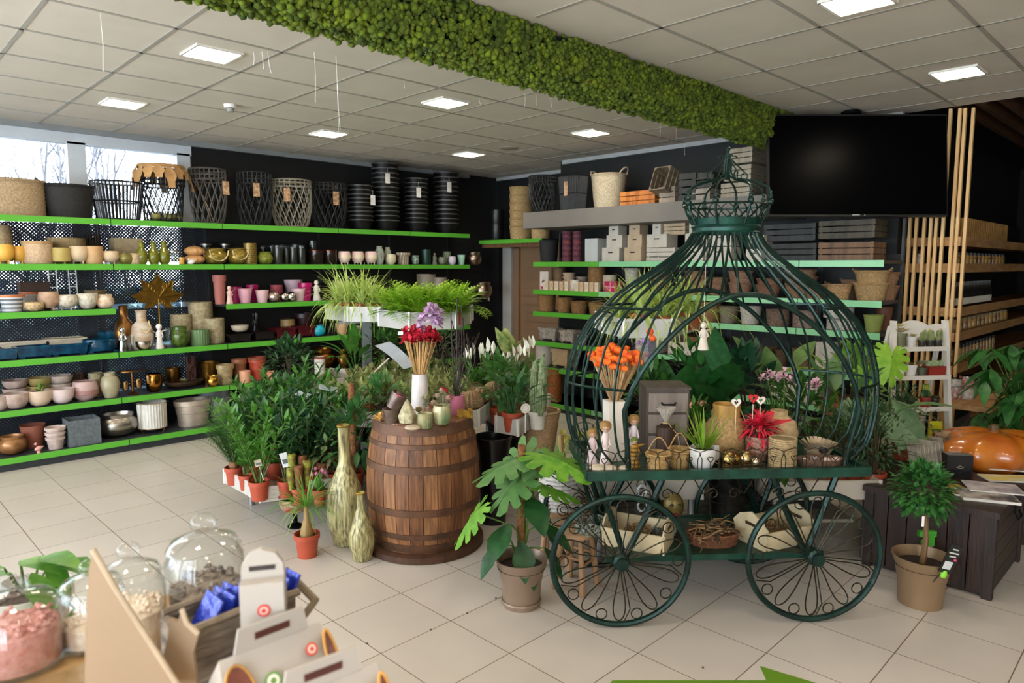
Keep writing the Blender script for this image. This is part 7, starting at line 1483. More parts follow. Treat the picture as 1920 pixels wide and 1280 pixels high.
# ================================================================ greenery on the long bench behind the carriage
BZ2 = .371
GL = leafm('#184a20', '#2c6430')
for i, (x, d, fn, lb, nm) in enumerate((
  (1265, 4.55, lambda t: p_broad(t, .12, 9, .28, .38, .15, GL, 81, (60, 85), bend=.5), 'dark green plant with tall paddle leaves behind the grey drawer chest', 'broad_leaf_plant'),
  (1345, 4.6, lambda t: p_broad(t, .12, 9, .4, .36, .2, GL, 82, (50, 85), bend=.7), 'large heart leaved dark philodendron in the dome centre', 'philodendron'),
  (1300, 4.8, lambda t: p_bush(t, (0, 0, .45), .2, .22, 90, .11, .05, leafm('#2c6430', '#3f7a36'), 83, z0=.1), 'leafy plant with small orange blooms', 'leafy_plant'),
  (1215, 4.7, lambda t: p_bush(t, (0, 0, .35), .16, .2, 120, .1, .04, G1, 84, z0=.1), 'dark bushy plant left of the drawer chest', 'leafy_plant'),
  (1400, 4.75, lambda t: p_bush(t, (0, 0, .4), .2, .25, 120, .12, .06, GB, 85, z0=.1), 'blackish green plant behind the wicker jug', 'leafy_plant'),
  (1462, 4.5, lambda t: p_grass(t, .12, 26, .34, .03, leafm('#4f7c2c', '#7c9c44'), 86, (60, 88), .4), 'upright strap leaved plant behind the hearts', 'strap_leaf_plant'),
  (1452, 4.75, lambda t: p_broad(t, .12, 8, .5, .26, .15, leafm('#5c7c48', '#7c9a5c'), 87, (60, 86)), 'pale grey-green arrow leaved plant', 'alocasia'),
  (1560, 4.4, lambda t: p_broad(t, .12, 10, .4, .3, .12, leafm('#4c7444', '#6c8c58'), 88, (35, 80)), 'pale green broad leaved plant behind the right bars', 'broad_leaf_plant'),
  (1620, 4.2, lambda t: p_grass(t, .12, 60, .35, .02, leafm('#24482a', '#3c6438'), 89, (30, 85), 1.4), 'grassy dark plant right of the dome', 'grassy_plant'),
  (1500, 4.5, lambda t: p_bush(t, (0, 0, .3), .2, .2, 120, .1, .045, G1, 90, z0=.1), 'spreading dark leaved plant behind the oval tray', 'leafy_plant'),
  (1590, 4.7, lambda t: p_bush(t, (0, 0, .45), .2, .22, 110, .1, .05, leafm('#4f8430', '#7ca040'), 91, z0=.1), 'bright leafy plant between right bars', 'leafy_plant'))):
    plant(x, d, BZ2, .15, .14, lb, fn, name=nm, potm=TERRA if i % 2 else plas('#2a2420')).scale = (1.15,)*3
t = plant(1540, 4.55, BZ2, .16, .15, 'variegated plant with a hanging yellow-green leaf behind the bars', lambda t: None, name='variegated_plant'); q = M(); q.leaf((0, 0, .62), Matrix.Rotation(-t.rotation_euler.z, 3, 'Z') @ (RT*.4-V((0, 0, 1))-FW*.2), .3, .14, .2, 6, .2); q.leaf((0, 0, .64), Matrix.Rotation(-t.rotation_euler.z, 3, 'Z') @ (-RT+V((0, 0, .1))), .34, .14, .4, 6, .2); q.obj('leaves', leafm('#a8a82c', '#6c8c30', vs=14), t, True, 180); M().tube([(0, 0, .1), (0, 0, .64)], .006, 5).obj('stem', STM, t)
# pink orchid
t = plant(1462, 4.0, BZ2, .12, .12, 'pale pink orchid with two flower sprays behind the dome bars', lambda t: p_broad(t, .1, 6, .05, .2, .07, G2, 5, (20, 60)), name='orchid', potm=cer('#a87858', .5)); qi = Matrix.Rotation(-t.rotation_euler.z, 3, 'Z'); q = M(); st = M(); r = random.Random(31)
for k in range(20):
    c = (RT*(-.13+.013*k if k < 13 else .13+.01*(k-13))-FW*.05*r.random()+V((0, 0, (.68 if k < 13 else .62)+.05*r.random())))
    c = qi @ c; p_flowers(q, c, .028, 5, (r.uniform(-.5, .5), -1, .3), .026)
for e in (RT*-.1, RT*0, RT*.14): e = qi @ e; st.tube([(0, 0, .1), (e.x*.4, e.y*.4, .45), (e.x, e.y, .68)], .003, 5)
q.obj('pink_blooms', mat('#cf9cae', .5, 0, .2, 40, 0, col2='#e2bcc4'), t, True, 180); st.obj('flower_stalks', STM, t)
# small orange / white wildflowers
t = plant(1300, 4.35, BZ2, .14, .13, 'little flowering plant with orange and white blooms beside the chest', lambda t: p_bush(t, (0, 0, .32), .13, .16, 90, .07, .03, G2, 95, z0=.1), name='flowering_plant'); q = M(); r = random.Random(3)
for k in range(12): d = rdir(r, 10, 80); p_flowers(q, V((d.x*.12, d.y*.12, .36+.12*d.z)), .03, 5, d)
q.obj('orange_blooms', mat('#c9763c', .6, 0, .3, 20, 0, col2='#d8c0a0'), t, True, 180)
# sedum trays at the left of the dome and right of the drawer chest
t = thing('sedum', 'yellow-green mounded sedum in a small pot behind the dolls', 'succulent', tuple(AT(1120, 4.0, .385))); pot_soil(t, .1, .08); p_stems(t, .06, 18, .2, leafm('#94942c', '#b0a84c'), 8, .04, .02, 5, .8, .3)
for i, (x, d, s_, lb) in enumerate(((1125, 4.0, 1.1, 'left of the white vase'), (1170, 3.95, 1, 'right of the white vase'), (1185, 4.15, 1.2, 'behind the right doll'), (1150, 4.2, 1.1, 'behind the white vase'), (1300, 3.95, 1.1, 'between drawer chest and aloe'), (1290, 4.1, 1.2, 'right of the drawer chest'), (1095, 4.15, 1.1, 'at the far left inside the dome'))): dup(t, AT(x, d+.12, .385), i, 'yellow-green sedum mound '+lb, s=s_)
# dark things stored under the bench
for i, (x, d, w_, h_, c, lb) in enumerate(((1165, 3.9, .22, .3, '#3a3632', 'dark ribbed bin under the bench at the left'), (1500, 4.2, .22, .2, '#101214', 'black container under the bench behind the right wheel'))):
    t = put(AT(x, d+.1, .202), 'storage_bin', lb, 'bin'); k_box(t, w_, h_*.5, mat(c, .5, 0, .1, 9, .1), d=.25, lid=0)
t = put(AT(1262, 3.62, .34), 'face_mask', 'gold and pale glitter face mask ornament under the deck', 'ornament'); M().ball((0, 0, .08), .055, 16, 12, 1.35).obj('face', mat('#8a7440', .35, .3, .3, 30, .2), t); M().ball((0, -.052, .05), .016, 10, 6, .5).obj('lips', mat('#8a3038', .4), t)
for dx in (-.02, .02): M().ball((dx, -.05, .1), .011, 8, 6, .6).obj('eye', mat('#3a4a2c', .4), t)
for i, (x, y) in enumerate(((1204, 920), (1204, 948))):
    P = PD(x, y, 3.5); o = M(); o.tube([(.022*cos(a), 0, .03*sin(a)) for a in [2*pi*k/16 for k in range(16)]], .007, 6, True); o = o.obj('heart_charm', mat('#b8bcbc', .4, 0, .4, 60, .2), None); o.location = P; o.rotation_euler = (0, 0, YAW); tag(o, 'small frosty white openwork charm hanging under the deck, '+['upper', 'lower'][i], 'ornament'); M().tube([(0, 0, .03), (0, 0, .03+(.05 if i else .04))], .001, 4).obj('string', THR, o)
# ================================================================ right hand side: ladder shelf, chest, ficus, pumpkin
P = AT(1722, 4.75, 0); lad = put(P, 'ladder_shelf', 'white wooden ladder shelf with curved top holding cacti and succulents', 'plant stand', rz=YAW+.12)
LW = mat('#d3cdc2', .5, 0, .06, 6, .03); lw = .41
def ly(z): return .13*(z/1.32)-.02
for sx in (-1, 1):
    q = M(); w0, w1 = lw/2+.03, lw/2-.01
    q.add([V((sx*(w0 if z == 0 else w1)+a, ly(z)+b_, z)) for z in (0, 1.32) for a, b_ in ((-.012, -.022), (.012, -.022), (.012, .022), (-.012, .022))], [(3, 2, 1, 0), (4, 5, 6, 7), (0, 1, 5, 4), (1, 2, 6, 5), (2, 3, 7, 6), (3, 0, 4, 7)]); q.obj('side_rail', LW, lad, False)
    q = M(); q.add([V((sx*(w0 if z == 0 else w1)+a, (.42 if z == 0 else .14)+b_, z)) for z in (0, 1.28) for a, b_ in ((-.01, -.015), (.01, -.015), (.01, .015), (-.01, .015))], [(3, 2, 1, 0), (4, 5, 6, 7), (0, 1, 5, 4), (1, 2, 6, 5), (2, 3, 7, 6), (3, 0, 4, 7)]); q.obj('rear_leg', LW, lad, False)
q = M(); n = 24; top = [(-lw/2+lw*i/n, 1.25+.04*sin(pi*i/n)+.035*abs(sin(1.5*pi*i/n))) for i in range(n+1)]
vs = [V((x, y, z)) for y in (.105, .123) for x, z in ([(a, 1.2) for a, _ in top]+top)]; m_ = n+1; fs = []
for i in range(n): fs += [(i, i+1, m_+i+1, m_+i), (2*m_+i+1, 2*m_+i, 3*m_+i, 3*m_+i+1), (m_+i, m_+i+1, 3*m_+i+1, 3*m_+i)]
q.add(vs, fs); q.obj('curved_top', LW, lad, False)
LZs = (1.13, .93, .71, .45)
for k, z in enumerate(LZs):
    b_ = M().box((0, ly(z)+.05+.03*k, z-.016), (lw-.01+.012*k, .16+.05*k, .016)).obj('shelf', LW, lad, False); M().box((0, ly(z)-.03-.0*k, z-.02), (lw+.012*k, .012, .03)).obj('shelf_edge', LW, b_, False)
MW = lad.matrix_basis
def onlad(dx, k, dy=.02): z = LZs[k]; return MW @ V((dx, ly(z)+dy, z+.001))
def small(P, w, h, potm, lb, fn, nm='small_succulent', cat='succulent', prof='taper'):
    t = put(P, nm, lb, cat, rz=(P.x*40) % 6); pot_soil(t, w, h, potm, prof); fn(t, h*.85); return t
small(onlad(-.14, 0), .095, .1, cer('#6a6c4c', .5), 'olive pot with a big pale ghostly rosette, top shelf of the ladder', lambda t, z: [p_rosette(t, z+.02, .15, leafm('#a8a078', '#b9a88c'), 20, 3), p_rosette(t, z+.06, .1, leafm('#b0ac60', '#c4bc80'), 12, 4)])
small(onlad(-.05, 0), .075, .075, cer('#cfccc6', .5), 'white pot with a pale succulent, second on the top ladder shelf', lambda t, z: p_rosette(t, z+.01, .1, leafm('#a0a070', '#b8a88c'), 20, 5))
for i, dx in enumerate((.03, .09, .15)): small(onlad(dx, 0), .06, .05, plas('#2b2723'), 'little dark potted cactus cluster on the top ladder shelf, '+['beside the white pot', 'middle', 'at the right end'][i], lambda t, z, i=i: ([p_cactus(t, z, .026, .07+.01*((i+k) % 3), mat('#5c6c3c', .7, 0, .2, 30, .2, col2='#8a8c5c'), c=(.016*cos(k*1.6), .016*sin(k*1.6))) for k in range(4)], M().ball((0, -.01, z+.08), .01, 8, 6).obj('blossom', mat(['#c9c4b0', '#c9a82c', '#c9a4a0'][i], .6), t)), cat='cactus')
small(onlad(-.14, 1), .08, .08, cer('#cdc9c2', .5), 'white pot with mossy green plant, left on the second ladder shelf', lambda t, z: p_rosette(t, z+.01, .09, leafm('#6a6c2c', '#8c8c48'), 20, 7), prof='cone')
small(onlad(-.055, 1), .08, .08, cer('#d3cfc8', .5), 'white pot with olive moss, second on the second ladder shelf', lambda t, z: p_rosette(t, z+.0, .08, leafm('#6a6430', '#8a8444'), 18, 8), prof='cone')
small(onlad(.03, 1), .075, .06, cer('#4c5040', .5), 'dark square pot with a silvery rosette on the second ladder shelf', lambda t, z: p_rosette(t, z+.03, .12, leafm('#9aa08c', '#b0b4a0'), 22, 9))
t = put(onlad(.12, 1), 'cactus_trough', 'red oblong trough with a row of green cacti', 'cactus', rz=YAW+.12); M().box((0, 0, 0), (.12, .07, .07), top=(1.08, 1.08)).obj('trough', plas('#8c2a1c', .5), t, False); [p_cactus(t, .06, .03, .05, mat('#7a9060', .7, 0, .2, 30, .2, col2='#9cac80'), c=(-.045+.03*k, 0)) for k in range(4)]
for i, (dx, c1) in enumerate(((-.12, '#5a5c40'), (-.04, '#4c5038'), (.15, '#5c6440'))): small(onlad(dx, 2, .05), .07, .06, plas('#2c2621'), 'dim little succulent pot on the third ladder shelf, '+['left', 'middle', 'right'][i], lambda t, z, c1=c1: p_rosette(t, z, .1, leafm(c1), 16, 3))
small(onlad(.06, 2, .03), .08, .07, plas('#8c2a1c'), 'red pot with two grafted ball cacti on the third ladder shelf', lambda t, z: [p_cactus(t, z, .055, .07, leafm('#2c5020'), c=(0, 0)), p_cactus(t, z+.06, .05, .045, leafm('#8a9430', '#a8ac48'), c=(0, 0))], cat='cactus')
# ---- large leaves between the dome and the ladder
t = put(AT(1655, 4.45, 0), 'potted_monstera', 'tall monstera with bright split leaf between carriage and ladder', 'potted plant', rz=0); pot_soil(t, .24, .24, plas('#2a2622')); g1 = M(); g2 = M(); st = M()
for (x, y, d, r_, tx, tz, m_) in ((1672, 668, 4.35, .17, -.2, -.7, 0), (1690, 790, 4.2, .2, .5, -.6, 1), (1640, 735, 4.4, .13, .8, -.3, 2), (1668, 750, 4.3, .17, .9, -.25, 2), (1625, 700, 4.5, .12, -.6, -.5, 0), (1600, 770, 4.4, .13, -.3, -.8, 1)):
    b_ = PD(x, y, d)-t.location; dd = RT*tx+V((0, 0, tz))-FW*.3
    if m_ == 0: monstera(g1, b_, dd, -FW+V((0, 0, .6)), r_, 6)
    elif m_ == 1: monstera(g2, b_, dd, -FW+V((0, 0, .6)), r_, 5, split=.85)
    else: g2.leaf(b_, dd, r_*1.9, r_*.8, .4, 6, .15)
    st.tube([(0, 0, .2), (b_.x*.4, b_.y*.4, b_.z*.6), tuple(b_)], .005, 4)
g1.obj('bright_leaves', leafm('#6c9c24', '#8cb838'), t, True, 180); g2.obj('grey_green_leaves', leafm('#64805c', '#7c9870'), t, True, 180, label='large matt grey-green leaves'); st.obj('stems', STM, t)
for i, (x, d, H) in enumerate(((1600, 4.1, .34), (1638, 4.0, .36), (1690, 4.42, .32), (1565, 4.05, .28))):
    plant(x, d, .371 if i != 2 else .45, .13, .12, 'fine leaved dark shrub on the bench end, '+['behind the right wheel', 'beside the chest', 'below the ladder', 'behind the dome foot'][i], lambda t, H=H, i=i: p_bush(t, (0, 0, .1+H*.6), .17, H*.6, 260, .045, .016, leafm('#223f22', '#42603a'), 60+i, z0=.1), name='fine_shrub')
# stand under the far ones
for x, d in ((1690, 4.42),): o = M().box((0, 0, 0), (.17, .17, .448)).obj('plinth_crate', DGREY, None, False); o.location = AT(x, d, 0); o.rotation_euler = (0, 0, YAW); tag(o, 'dark box carrying the shrub below the ladder shelf', 'crate')
# ---- chest
CHW = wood('#2e180e', '#1b0d07', .5); X0, X1, Y0, Y1, HZ = 4.13, 4.80, .74, 1.32, .47
t = thing('wooden_chest', 'dark old wooden chest with plank sides, covered in papers', 'chest', ((X0+X1)/2, (Y0+Y1)/2, 0)); w, d = X1-X0, Y1-Y0
for k in range(5):
    M().box((0, -d/2, .02+.085*k), (w-.03, .022, .082)).obj('front_plank', CHW, t, False)
for k in range(6): M().box((-w/2, -d/2+d*(k+.5)/6, .02), (.022, d/6-.006, .41)).obj('side_plank', CHW, t, False); M().box((w/2, -d/2+d*(k+.5)/6, .02), (.022, d/6-.006, .41)).obj('side_plank', CHW, t, False)
M().box((0, d/2-.02, .02), (w-.03, .02, .41)).obj('back_board', CHW, t, False); M().box((0, 0, 0), (w-.04, d-.04, .02)).obj('bottom_board', CHW, t, False)
for sx in (-1, 1):
    for sy in (-1, 1): M().box((sx*w/2, sy*d/2, 0), (.045, .045, .435)).obj('corner_post', wood('#20110a'), t, False)
l_ = M().box((0, 0, .435), (w+.06, d+.07, .032)).obj('lid', CHW, t, False); M().box((0, -d/2-.04, .38), (.05, .01, .06)).obj('hasp', BKM, l_, False)
M().tube([(w*.1, -d/2-.03, .36), (w*.1, -d/2-.045, .33), (w*.22, -d/2-.045, .33), (w*.22, -d/2-.03, .36)], .006, 5).obj('iron_handle', BKM, t)
TZ = .468
def onchest(x, y, z=TZ): return PZ(x, y, z)
def sheet(x, y, w_, d_, h_, rz, c, lb, nm='magazine', cat='magazine', c2=None, z=TZ, wave=None):
    P = onchest(x, y, z); o = M().box((0, 0, 0), (w_, d_, h_)).obj(nm, mat('#d2ccc2', .5), None, False); o.location = P; o.rotation_euler = (0, 0, YAW+rz); tag(o, lb, cat)
    M().box((0, 0, h_), (w_*.98, d_*.98, .0008)).obj('cover', mat(c, .35, 0, .4, 14, 0, col2=c2, wave=wave), o, False)
    return o
sheet(1850, 932, .26, .19, .014, -.35, '#b8b0a8', 'magazine with dark photo strip at the front of the chest lid', c2='#3c3a44')
sheet(1862, 915, .26, .19, .006, -.35, '#c8c4c4', 'glossy magazine stacked on another at the front of the lid', c2='#8a8494', z=TZ+.0155)
sheet(1895, 898, .3, .13, .008, -.1, '#c9b83c', 'yellow and white leaflet across the chest lid', c2='#d0cab0')
sheet(1890, 875, .28, .2, .006, -.25, '#cdc9c0', 'white printed sheets at the back of the chest lid', c2='#a8a49c')
for i, (x, y, c) in enumerate(((1790, 915, '#b89438'), (1800, 925, '#8f6c30'))): sheet(x, y, .1, .08, .01, .3+i, c, 'small gold patterned card at the left of the magazines, '+['back', 'front'][i], nm='card', cat='card', c2='#3a2c1c')
P = onchest(1793, 893); t = put(P, 'black_box', 'black display box with a small logo on the chest', 'box', rz=YAW-.15); M().box((0, 0, 0), (.14, .07, .135)).obj('box_body', mat('#121214', .3), t, False); M().box((0, -.036, .012), (.115, .002, .11)).obj('window', mat('#1c1c1e', .15), t, False); q = M(); q.tube([(-.02, -.038, .065), (0, -.038, .075), (.02, -.038, .065), (0, -.038, .06)], .003, 4, True); q.obj('logo', mat('#8a8678', .4), t); M().box((.0, -.0, .1351), (.13, .06, .0008)).obj('top_label', mat('#6a6c6c', .4), t, False)
for i in range(7):
    P = onchest(1735+7*i, 895-2*i); o = M().box((0, 0, 0), (.004, .1, .19-.01*(i % 3))).obj('seed_card', mat('#c8bfae', .5, 0, .3, 20, 0, col2='#a89c8c' if i % 2 else '#8a7c6c'), None, False); o.location = P+FW*.08; o.rotation_euler = (R(-6), R(-8), YAW+.25); tag(o, 'upright white printed card in the row on the chest, behind the ficus', 'card', 'upright cards in a row on the chest')
P = onchest(1785, 872)+FW*.12; o = thing('spice_bag', 'tan illustrated paper bag beside the black box', 'bag', tuple(P), YAW); M().box((0, 0, 0), (.11, .05, .19), top=(.9, .3)).obj('bag_body', mat('#a08460', .6, 0, .5, 40, .2, col2='#4c3a28'), o, False)
P = onlad(.1, 3, -.01); o = thing('yellow_seed_bag', 'bright yellow packet with red print on the lowest ladder shelf', 'bag', tuple(P), YAW); M().box((0, 0, 0), (.09, .03, .17), top=(1, .3)).obj('packet', mat('#c9c430', .4, 0, .2, 20, .1), o, False); M().box((0, -.0165, .07), (.06, .001, .02)).obj('print', plas('#b8341c'), o, False); M().box((0, -.0165, .1), (.065, .001, .015)).obj('print', plas('#3f7a2c'), o, False)
# ---- pumpkin
P = AT(1858, 4.35, .40); t = put(P, 'giant_pumpkin', 'huge glossy orange lobed pumpkin at the right edge behind the chest', 'pumpkin'); PM = mat('#a8521a', .25, 0, .25, 4, .05, col2='#c9781f', coat=.6)
q = M(); n, m_ = 96, 24; vs = []
for j in range(m_+1):
    e = pi*j/m_
    for i in range(n):
        a = 2*pi*i/n; rr_ = .33*sin(e)**.75*(1-.09*abs(sin(a*5.5))**.5*0+.05*cos(11*a)+.05*sin(2*a+1)); z = .13-.13*cos(e)*(1+.15*cos(3*a)*sin(e))
        vs.append((rr_*cos(a)*1.08, rr_*sin(a)*.85, z))
q.add(vs, [(j*n+i, j*n+(i+1) % n, (j+1)*n+(i+1) % n, (j+1)*n+i) for j in range(m_) for i in range(n)]); q.obj('pumpkin_body', PM, t, True, 180); M().lathe([(.05, .235), (.03, .26), (.025, .29), (.001, .3)], 12, rib=.1, nr=5).obj('stalk', wood('#5c4424'), t)
o = M().box((0, 0, 0), (.7, .5, .4)).obj('low_table', wood('#4a2c1a', '#2c180c'), None, False); o.location = AT(1866, 4.35, 0); o.rotation_euler = (0, 0, YAW); tag(o, 'dark brown low table carrying the huge pumpkin', 'table')
# ---- low timber table with cups behind
t = put(AT(1845, 5.5, 0), 'side_table', 'plain pale timber table with red and white tins behind the pumpkin', 'table', rz=0); M().box((0, 0, .62), (1.1, .5, .04)).obj('table_top', WDS, t, False)
for a in (-1, 1):
    for b_ in (-1, 1): M().box((a*.5, b_*.2, 0), (.05, .05, .62)).obj('leg', WDS, t, False)
M().box((0, -.24, .5), (1.0, .02, .12)).obj('apron', WDS, t, False)
for i, (x, w_, h_, c, dz) in enumerate(((1790, .1, .1, '#8c2a2c', 0), (1812, .1, .09, '#c9c0b4', 0), (1812, .1, .09, '#9a2c2c', .092), (1790, .09, .06, '#c9c4b8', .102))):
    o = thing('tin_cup', ['dark red printed tin, lower left of the tins', 'white tin, lower right of the tins', 'red and white tin stacked upper right', 'small white tin stacked upper left'][i], 'tin', tuple(AT(x, 5.4, .662+dz))); M().lathe([(w_*.5, 0), (w_*.5, h_)], 20).obj('tin_body', mat(c, .4, 0, .3, 30, 0, col2='#cfc4b8' if i in (0, 2) else None), o); M().lathe([(w_*.51, h_*.92), (w_*.51, h_), (.001, h_)], 20).obj('lid', metl('#b0aca4'), o)
o = thing('raffia_crate', 'open slatted box with red filling and straw on the side table', 'crate', tuple(AT(1865, 5.45, .662)), .3); k_crate(o, .3, .12, wood('#a47c50'), slats=2); k_nest(o, .24, .16, mat('#8a2c24', .7, 0, .4, 20, .1, col2='#c9b8a0'), 50, 3)
# ---- right edge tall plant
t = put(AT(1905, 4.75, 0), 'large_foliage_plant', 'tall dark plant with large drooping glossy leaves at the right edge', 'potted plant', rz=0); pot_soil(t, .34, .34, plas('#23201d'))
q = M(); st = M(); r = random.Random(77)
for k in range(34):
    x = r.uniform(1835, 1960); y = r.uniform(640, 800)
    b_ = PD(x, y, 4.75+r.uniform(-.25, .25))-t.location; a = 1 if x > 1890 else -1
    st.tube([(0, 0, .3), (b_.x*.3, b_.y*.3, b_.z*.7), tuple(b_)], .004, 4)
    for j in range(4): d = RT*cos(j*1.6+k)+FW*sin(j*1.6+k)*.8-V((0, 0, .5)); q.leaf(b_, d, .22, .075, .8, 5, .15)
st.obj('stems', STM, t); q.obj('leaves', leafm('#1c4a20', '#36702c'), t, True, 180)
# ---- ficus in the taupe pot
P = PZ(1750, 1150, 0)+FW*.115; t = put(P, 'ficus_ball_tree', 'small ball headed ficus tree in a taupe metallic pot in front of the chest', 'potted plant')
vessel(t, .285, .25, mat('#8f7558', .35, .35, .08, 6, .02), 'flare', name='pot'); M().lathe([(.13, .2), (.001, .21)], 20, cap=False).obj('soil', SOIL, t); M().tube([(.0, 0, .2), (.01, 0, .33), (0, 0, .47)], [.016, .013, .012], 8).obj('trunk', wood('#7a5a38'), t)
p_bush(t, (-.015, 0, .58), .135, .135, 760, .05, .03, leafm('#2c6230', '#4f8840'), 99, z0=.45, twigs=14)
o = M().box((0, 0, -.05), (.012, .002, .05)).obj('leaf_tag', WHITE, t, False); o.location = (-.09, -.13, .5)
t = put(PZ(1760, 1112, 0)+FW*.1, 'spray_bottle', 'white and green spray bottle behind the ficus pot', 'bottle'); M().lathe([(.035, 0), (.04, .02), (.04, .13), (.02, .19), (.015, .22)], 16, sy=.7).obj('bottle_body', plas('#b8bcb4'), t); q = M(); q.box((0, 0, .22), (.03, .03, .06)); q.box((-.02, 0, .27), (.09, .024, .03)); q.tube([(-.02, 0, .27), (-.045, 0, .24), (-.04, 0, .21)], .006, 5); q.obj('trigger_head', plas('#3fa02c'), t, False)
P = PD(1783, 1048, 3.2); t = thing('fertilizer_tag', 'black hanging plant food card with white lettering and a green tip', 'label', tuple(P), YAW); t.rotation_euler = (R(10), R(14), YAW+.1); M().box((0, 0, -.075), (.07, .004, .15)).obj('card', plas('#151817'), t, False)
for z, w_ in ((.05, .03), (.03, .05), (.012, .034)): M().box((0, -.003, z), (w_, .001, .007)).obj('lettering', plas('#c8ccc8'), t, False)
M().box((-.004, -.003, -.055), (.042, .001, .042)).obj('white_square', plas('#c8ccc8'), t, False); M().ball((.02, -.003, .0), .008, 8, 6, .8).obj('pink_dot', plas('#c83a60'), t); M().lathe([(.014, -.1), (.016, -.08), (.008, -.065)], 10).obj('green_tip', plas('#7cc02c'), t); M().tube([(0, .01, -.07), (0, .05, -.2)], .003, 5).obj('stake', plas('#2a2c2a'), t)
# floor arrow sticker
q = M(); a = [PZ(x, y, .0) for x, y in ((1148, 1276), (1437, 1276), (1425, 1249), (1560, 1290), (1480, 1345), (1465, 1320), (1120, 1320))]; q.add([p+V((0, 0, .0005)) for p in a]+[p+V((0, 0, .0022)) for p in a], [tuple(range(7)), tuple(range(13, 6, -1))]+[(i, (i+1) % 7, 7+(i+1) % 7, 7+i) for i in range(7)])
c = a[0].copy(); q.xf(Matrix.Translation(-V((c.x, c.y, 0)))); o = q.obj('floor_arrow', mat('#5f8420', .45, 0, .05, 5, 0), None, False); o.location = (c.x, c.y, 0); tag(o, 'flat green arrow sticker on the floor at the bottom edge', 'floor sticker')
for i, (x, y) in enumerate(((808, 1181), (930, 1122), (876, 1150), (1318, 1252), (688, 1207), (407, 975))):
    o = M().ball((0, 0, .003), .006, 6, 4, .5).obj('leaf_crumb', mat('#5a5044', .9), None); o.location = PZ(x, y, 0); tag(o, 'tiny dry leaf crumb on the floor tiles', 'crumb', 'dry crumbs on the floor')
# ================================================================ counter in the foreground
KZ = 1.05
ct = thing('shop_counter', 'pale wooden counter top at the lower left corner', 'counter', (-.5, 1.0, 0)); OAK = wood('#c49c6c', '#b08856', st=(.15, 1, 1))
M().box((0, 0, KZ-.03), (2.04, .85, .03)).obj('counter_top', OAK, ct, False); M().box((0, .0, 0), (1.9, .75, KZ-.03)).obj('front_panel', mat('#8c8378', .6, 0, .06, 5, .03), ct, False)
SALT = mat('#c07c74', .7, 0, .3, 70, .5, col2='#d09890'); PEB = mat('#5a4c46', .4, 0, .5, 60, .6, col2='#948478'); CRY = mat('#dcc0a8', .5, 0, .3, 60, .5, col2='#ecdcc8')
GL2 = glassm((.97, .98, .975), .6)
def cjar(x, d, w, h, lb, fm, fill=.6):
    t = put(AT(x, d, KZ+.001), 'glass_cookie_jar', lb, 'jar')
    M().lathe([(.001, 0), (w*.42, 0), (w*.5, h*.06), (w*.5, h*.62), (w*.44, h*.68), (w*.43, h*.7), (w*.425, h*.7), (w*.435, h*.67), (w*.485, h*.61), (w*.485, h*.07), (w*.41, .008), (.001, .008)], 40).obj('jar_body', GL2, t, True, 60)
    l_ = M().lathe([(w*.47, h*.7), (w*.48, h*.71), (w*.42, h*.77), (w*.2, h*.83), (w*.07, h*.85), (w*.07, h*.86), (w*.05, h*.855), (w*.18, h*.82), (w*.41, h*.76), (w*.46, h*.705)], 40, cap=False).obj('lid', GL2, t, True, 60)
    M().ball((0, 0, h*.92), w*.17, 24, 14, .8).obj('knob', GL2, l_, True, 180)
    r = random.Random(int(x)); q = M(); q.lathe([(.001, .012), (w*.39, .012), (w*.465, h*.08), (w*.465, h*fill*.62-.004), (w*.3, h*fill*.66), (.001, h*fill*.68)], 32, cap=False)
    for _ in range(120): a = r.random()*6.28; u = r.random()**.5; q.ball((w*.44*u*cos(a), w*.44*u*sin(a), h*fill*.64+r.uniform(-.004, .008)), w*r.uniform(.02, .05), 6, 4, .8)
    q.obj('filling', fm, t); return t
cjar(38, 1.07, .128, .15, 'round glass jar of pink salt crystals at the left edge of the counter', SALT, .8)
cjar(178, 1.14, .1, .15, 'glass jar half hidden behind the cream cardboard flank', CRY, .5)
cjar(252, 1.1, .105, .2, 'glass jar of pale crystals with a tilted looking knob, middle of the jars', CRY, .7)
cjar(390, 1.2, .132, .21, 'large glass jar of dark pebbles, rightmost of the jars', PEB, .62)
# clear acrylic ledge
t = put(AT(70, .98, KZ), 'acrylic_ledge', 'clear acrylic ledge along the counter in front of the pink jar', 'ledge', rz=0); M().box((-.12, 0, .001), (.42, .006, .055)).obj('panel', GL2, t, False); M().box((-.12, .03, .001), (.42, .06, .004)).obj('foot', GL2, t, False)
# cream cardboard flank and curved star piece
CC = mat('#8f785e', .7, 0, .04, 6, .02); CE = mat('#b09c82', .7)
def slabpoly(pts, dz, m, name, lb, cat, th=.006, d=.8, em=None):
    P = [PD(x, y, d+k) for x, y, k in pts]; c = P[0].copy(); n = len(P); q = M(); o_ = FW*th
    q.add([p-c for p in P]+[p-c+o_ for p in P], [tuple(range(n))[::-1], tuple(range(n, 2*n))]+[(i, (i+1) % n, n+(i+1) % n, n+i) for i in range(n)])
    t = thing(name, lb, cat, tuple(c)); q.obj('panel', m, t, False)
    if em:
        e = M(); e.tube([P[0]-c, P[1]-c, P[2]-c], .0035, 6); e.obj('cut_edge', em, t)
    return t
slabpoly(((174, 1030, 0), (215, 1100, 0), (350, 1310, 0), (158, 1310, 0), (160, 1180, 0), (166, 1070, 0)), 0, CC, 'cardboard_flank', 'cream cardboard flank with a pointed top in the foreground', 'display card', d=.86, em=CE)
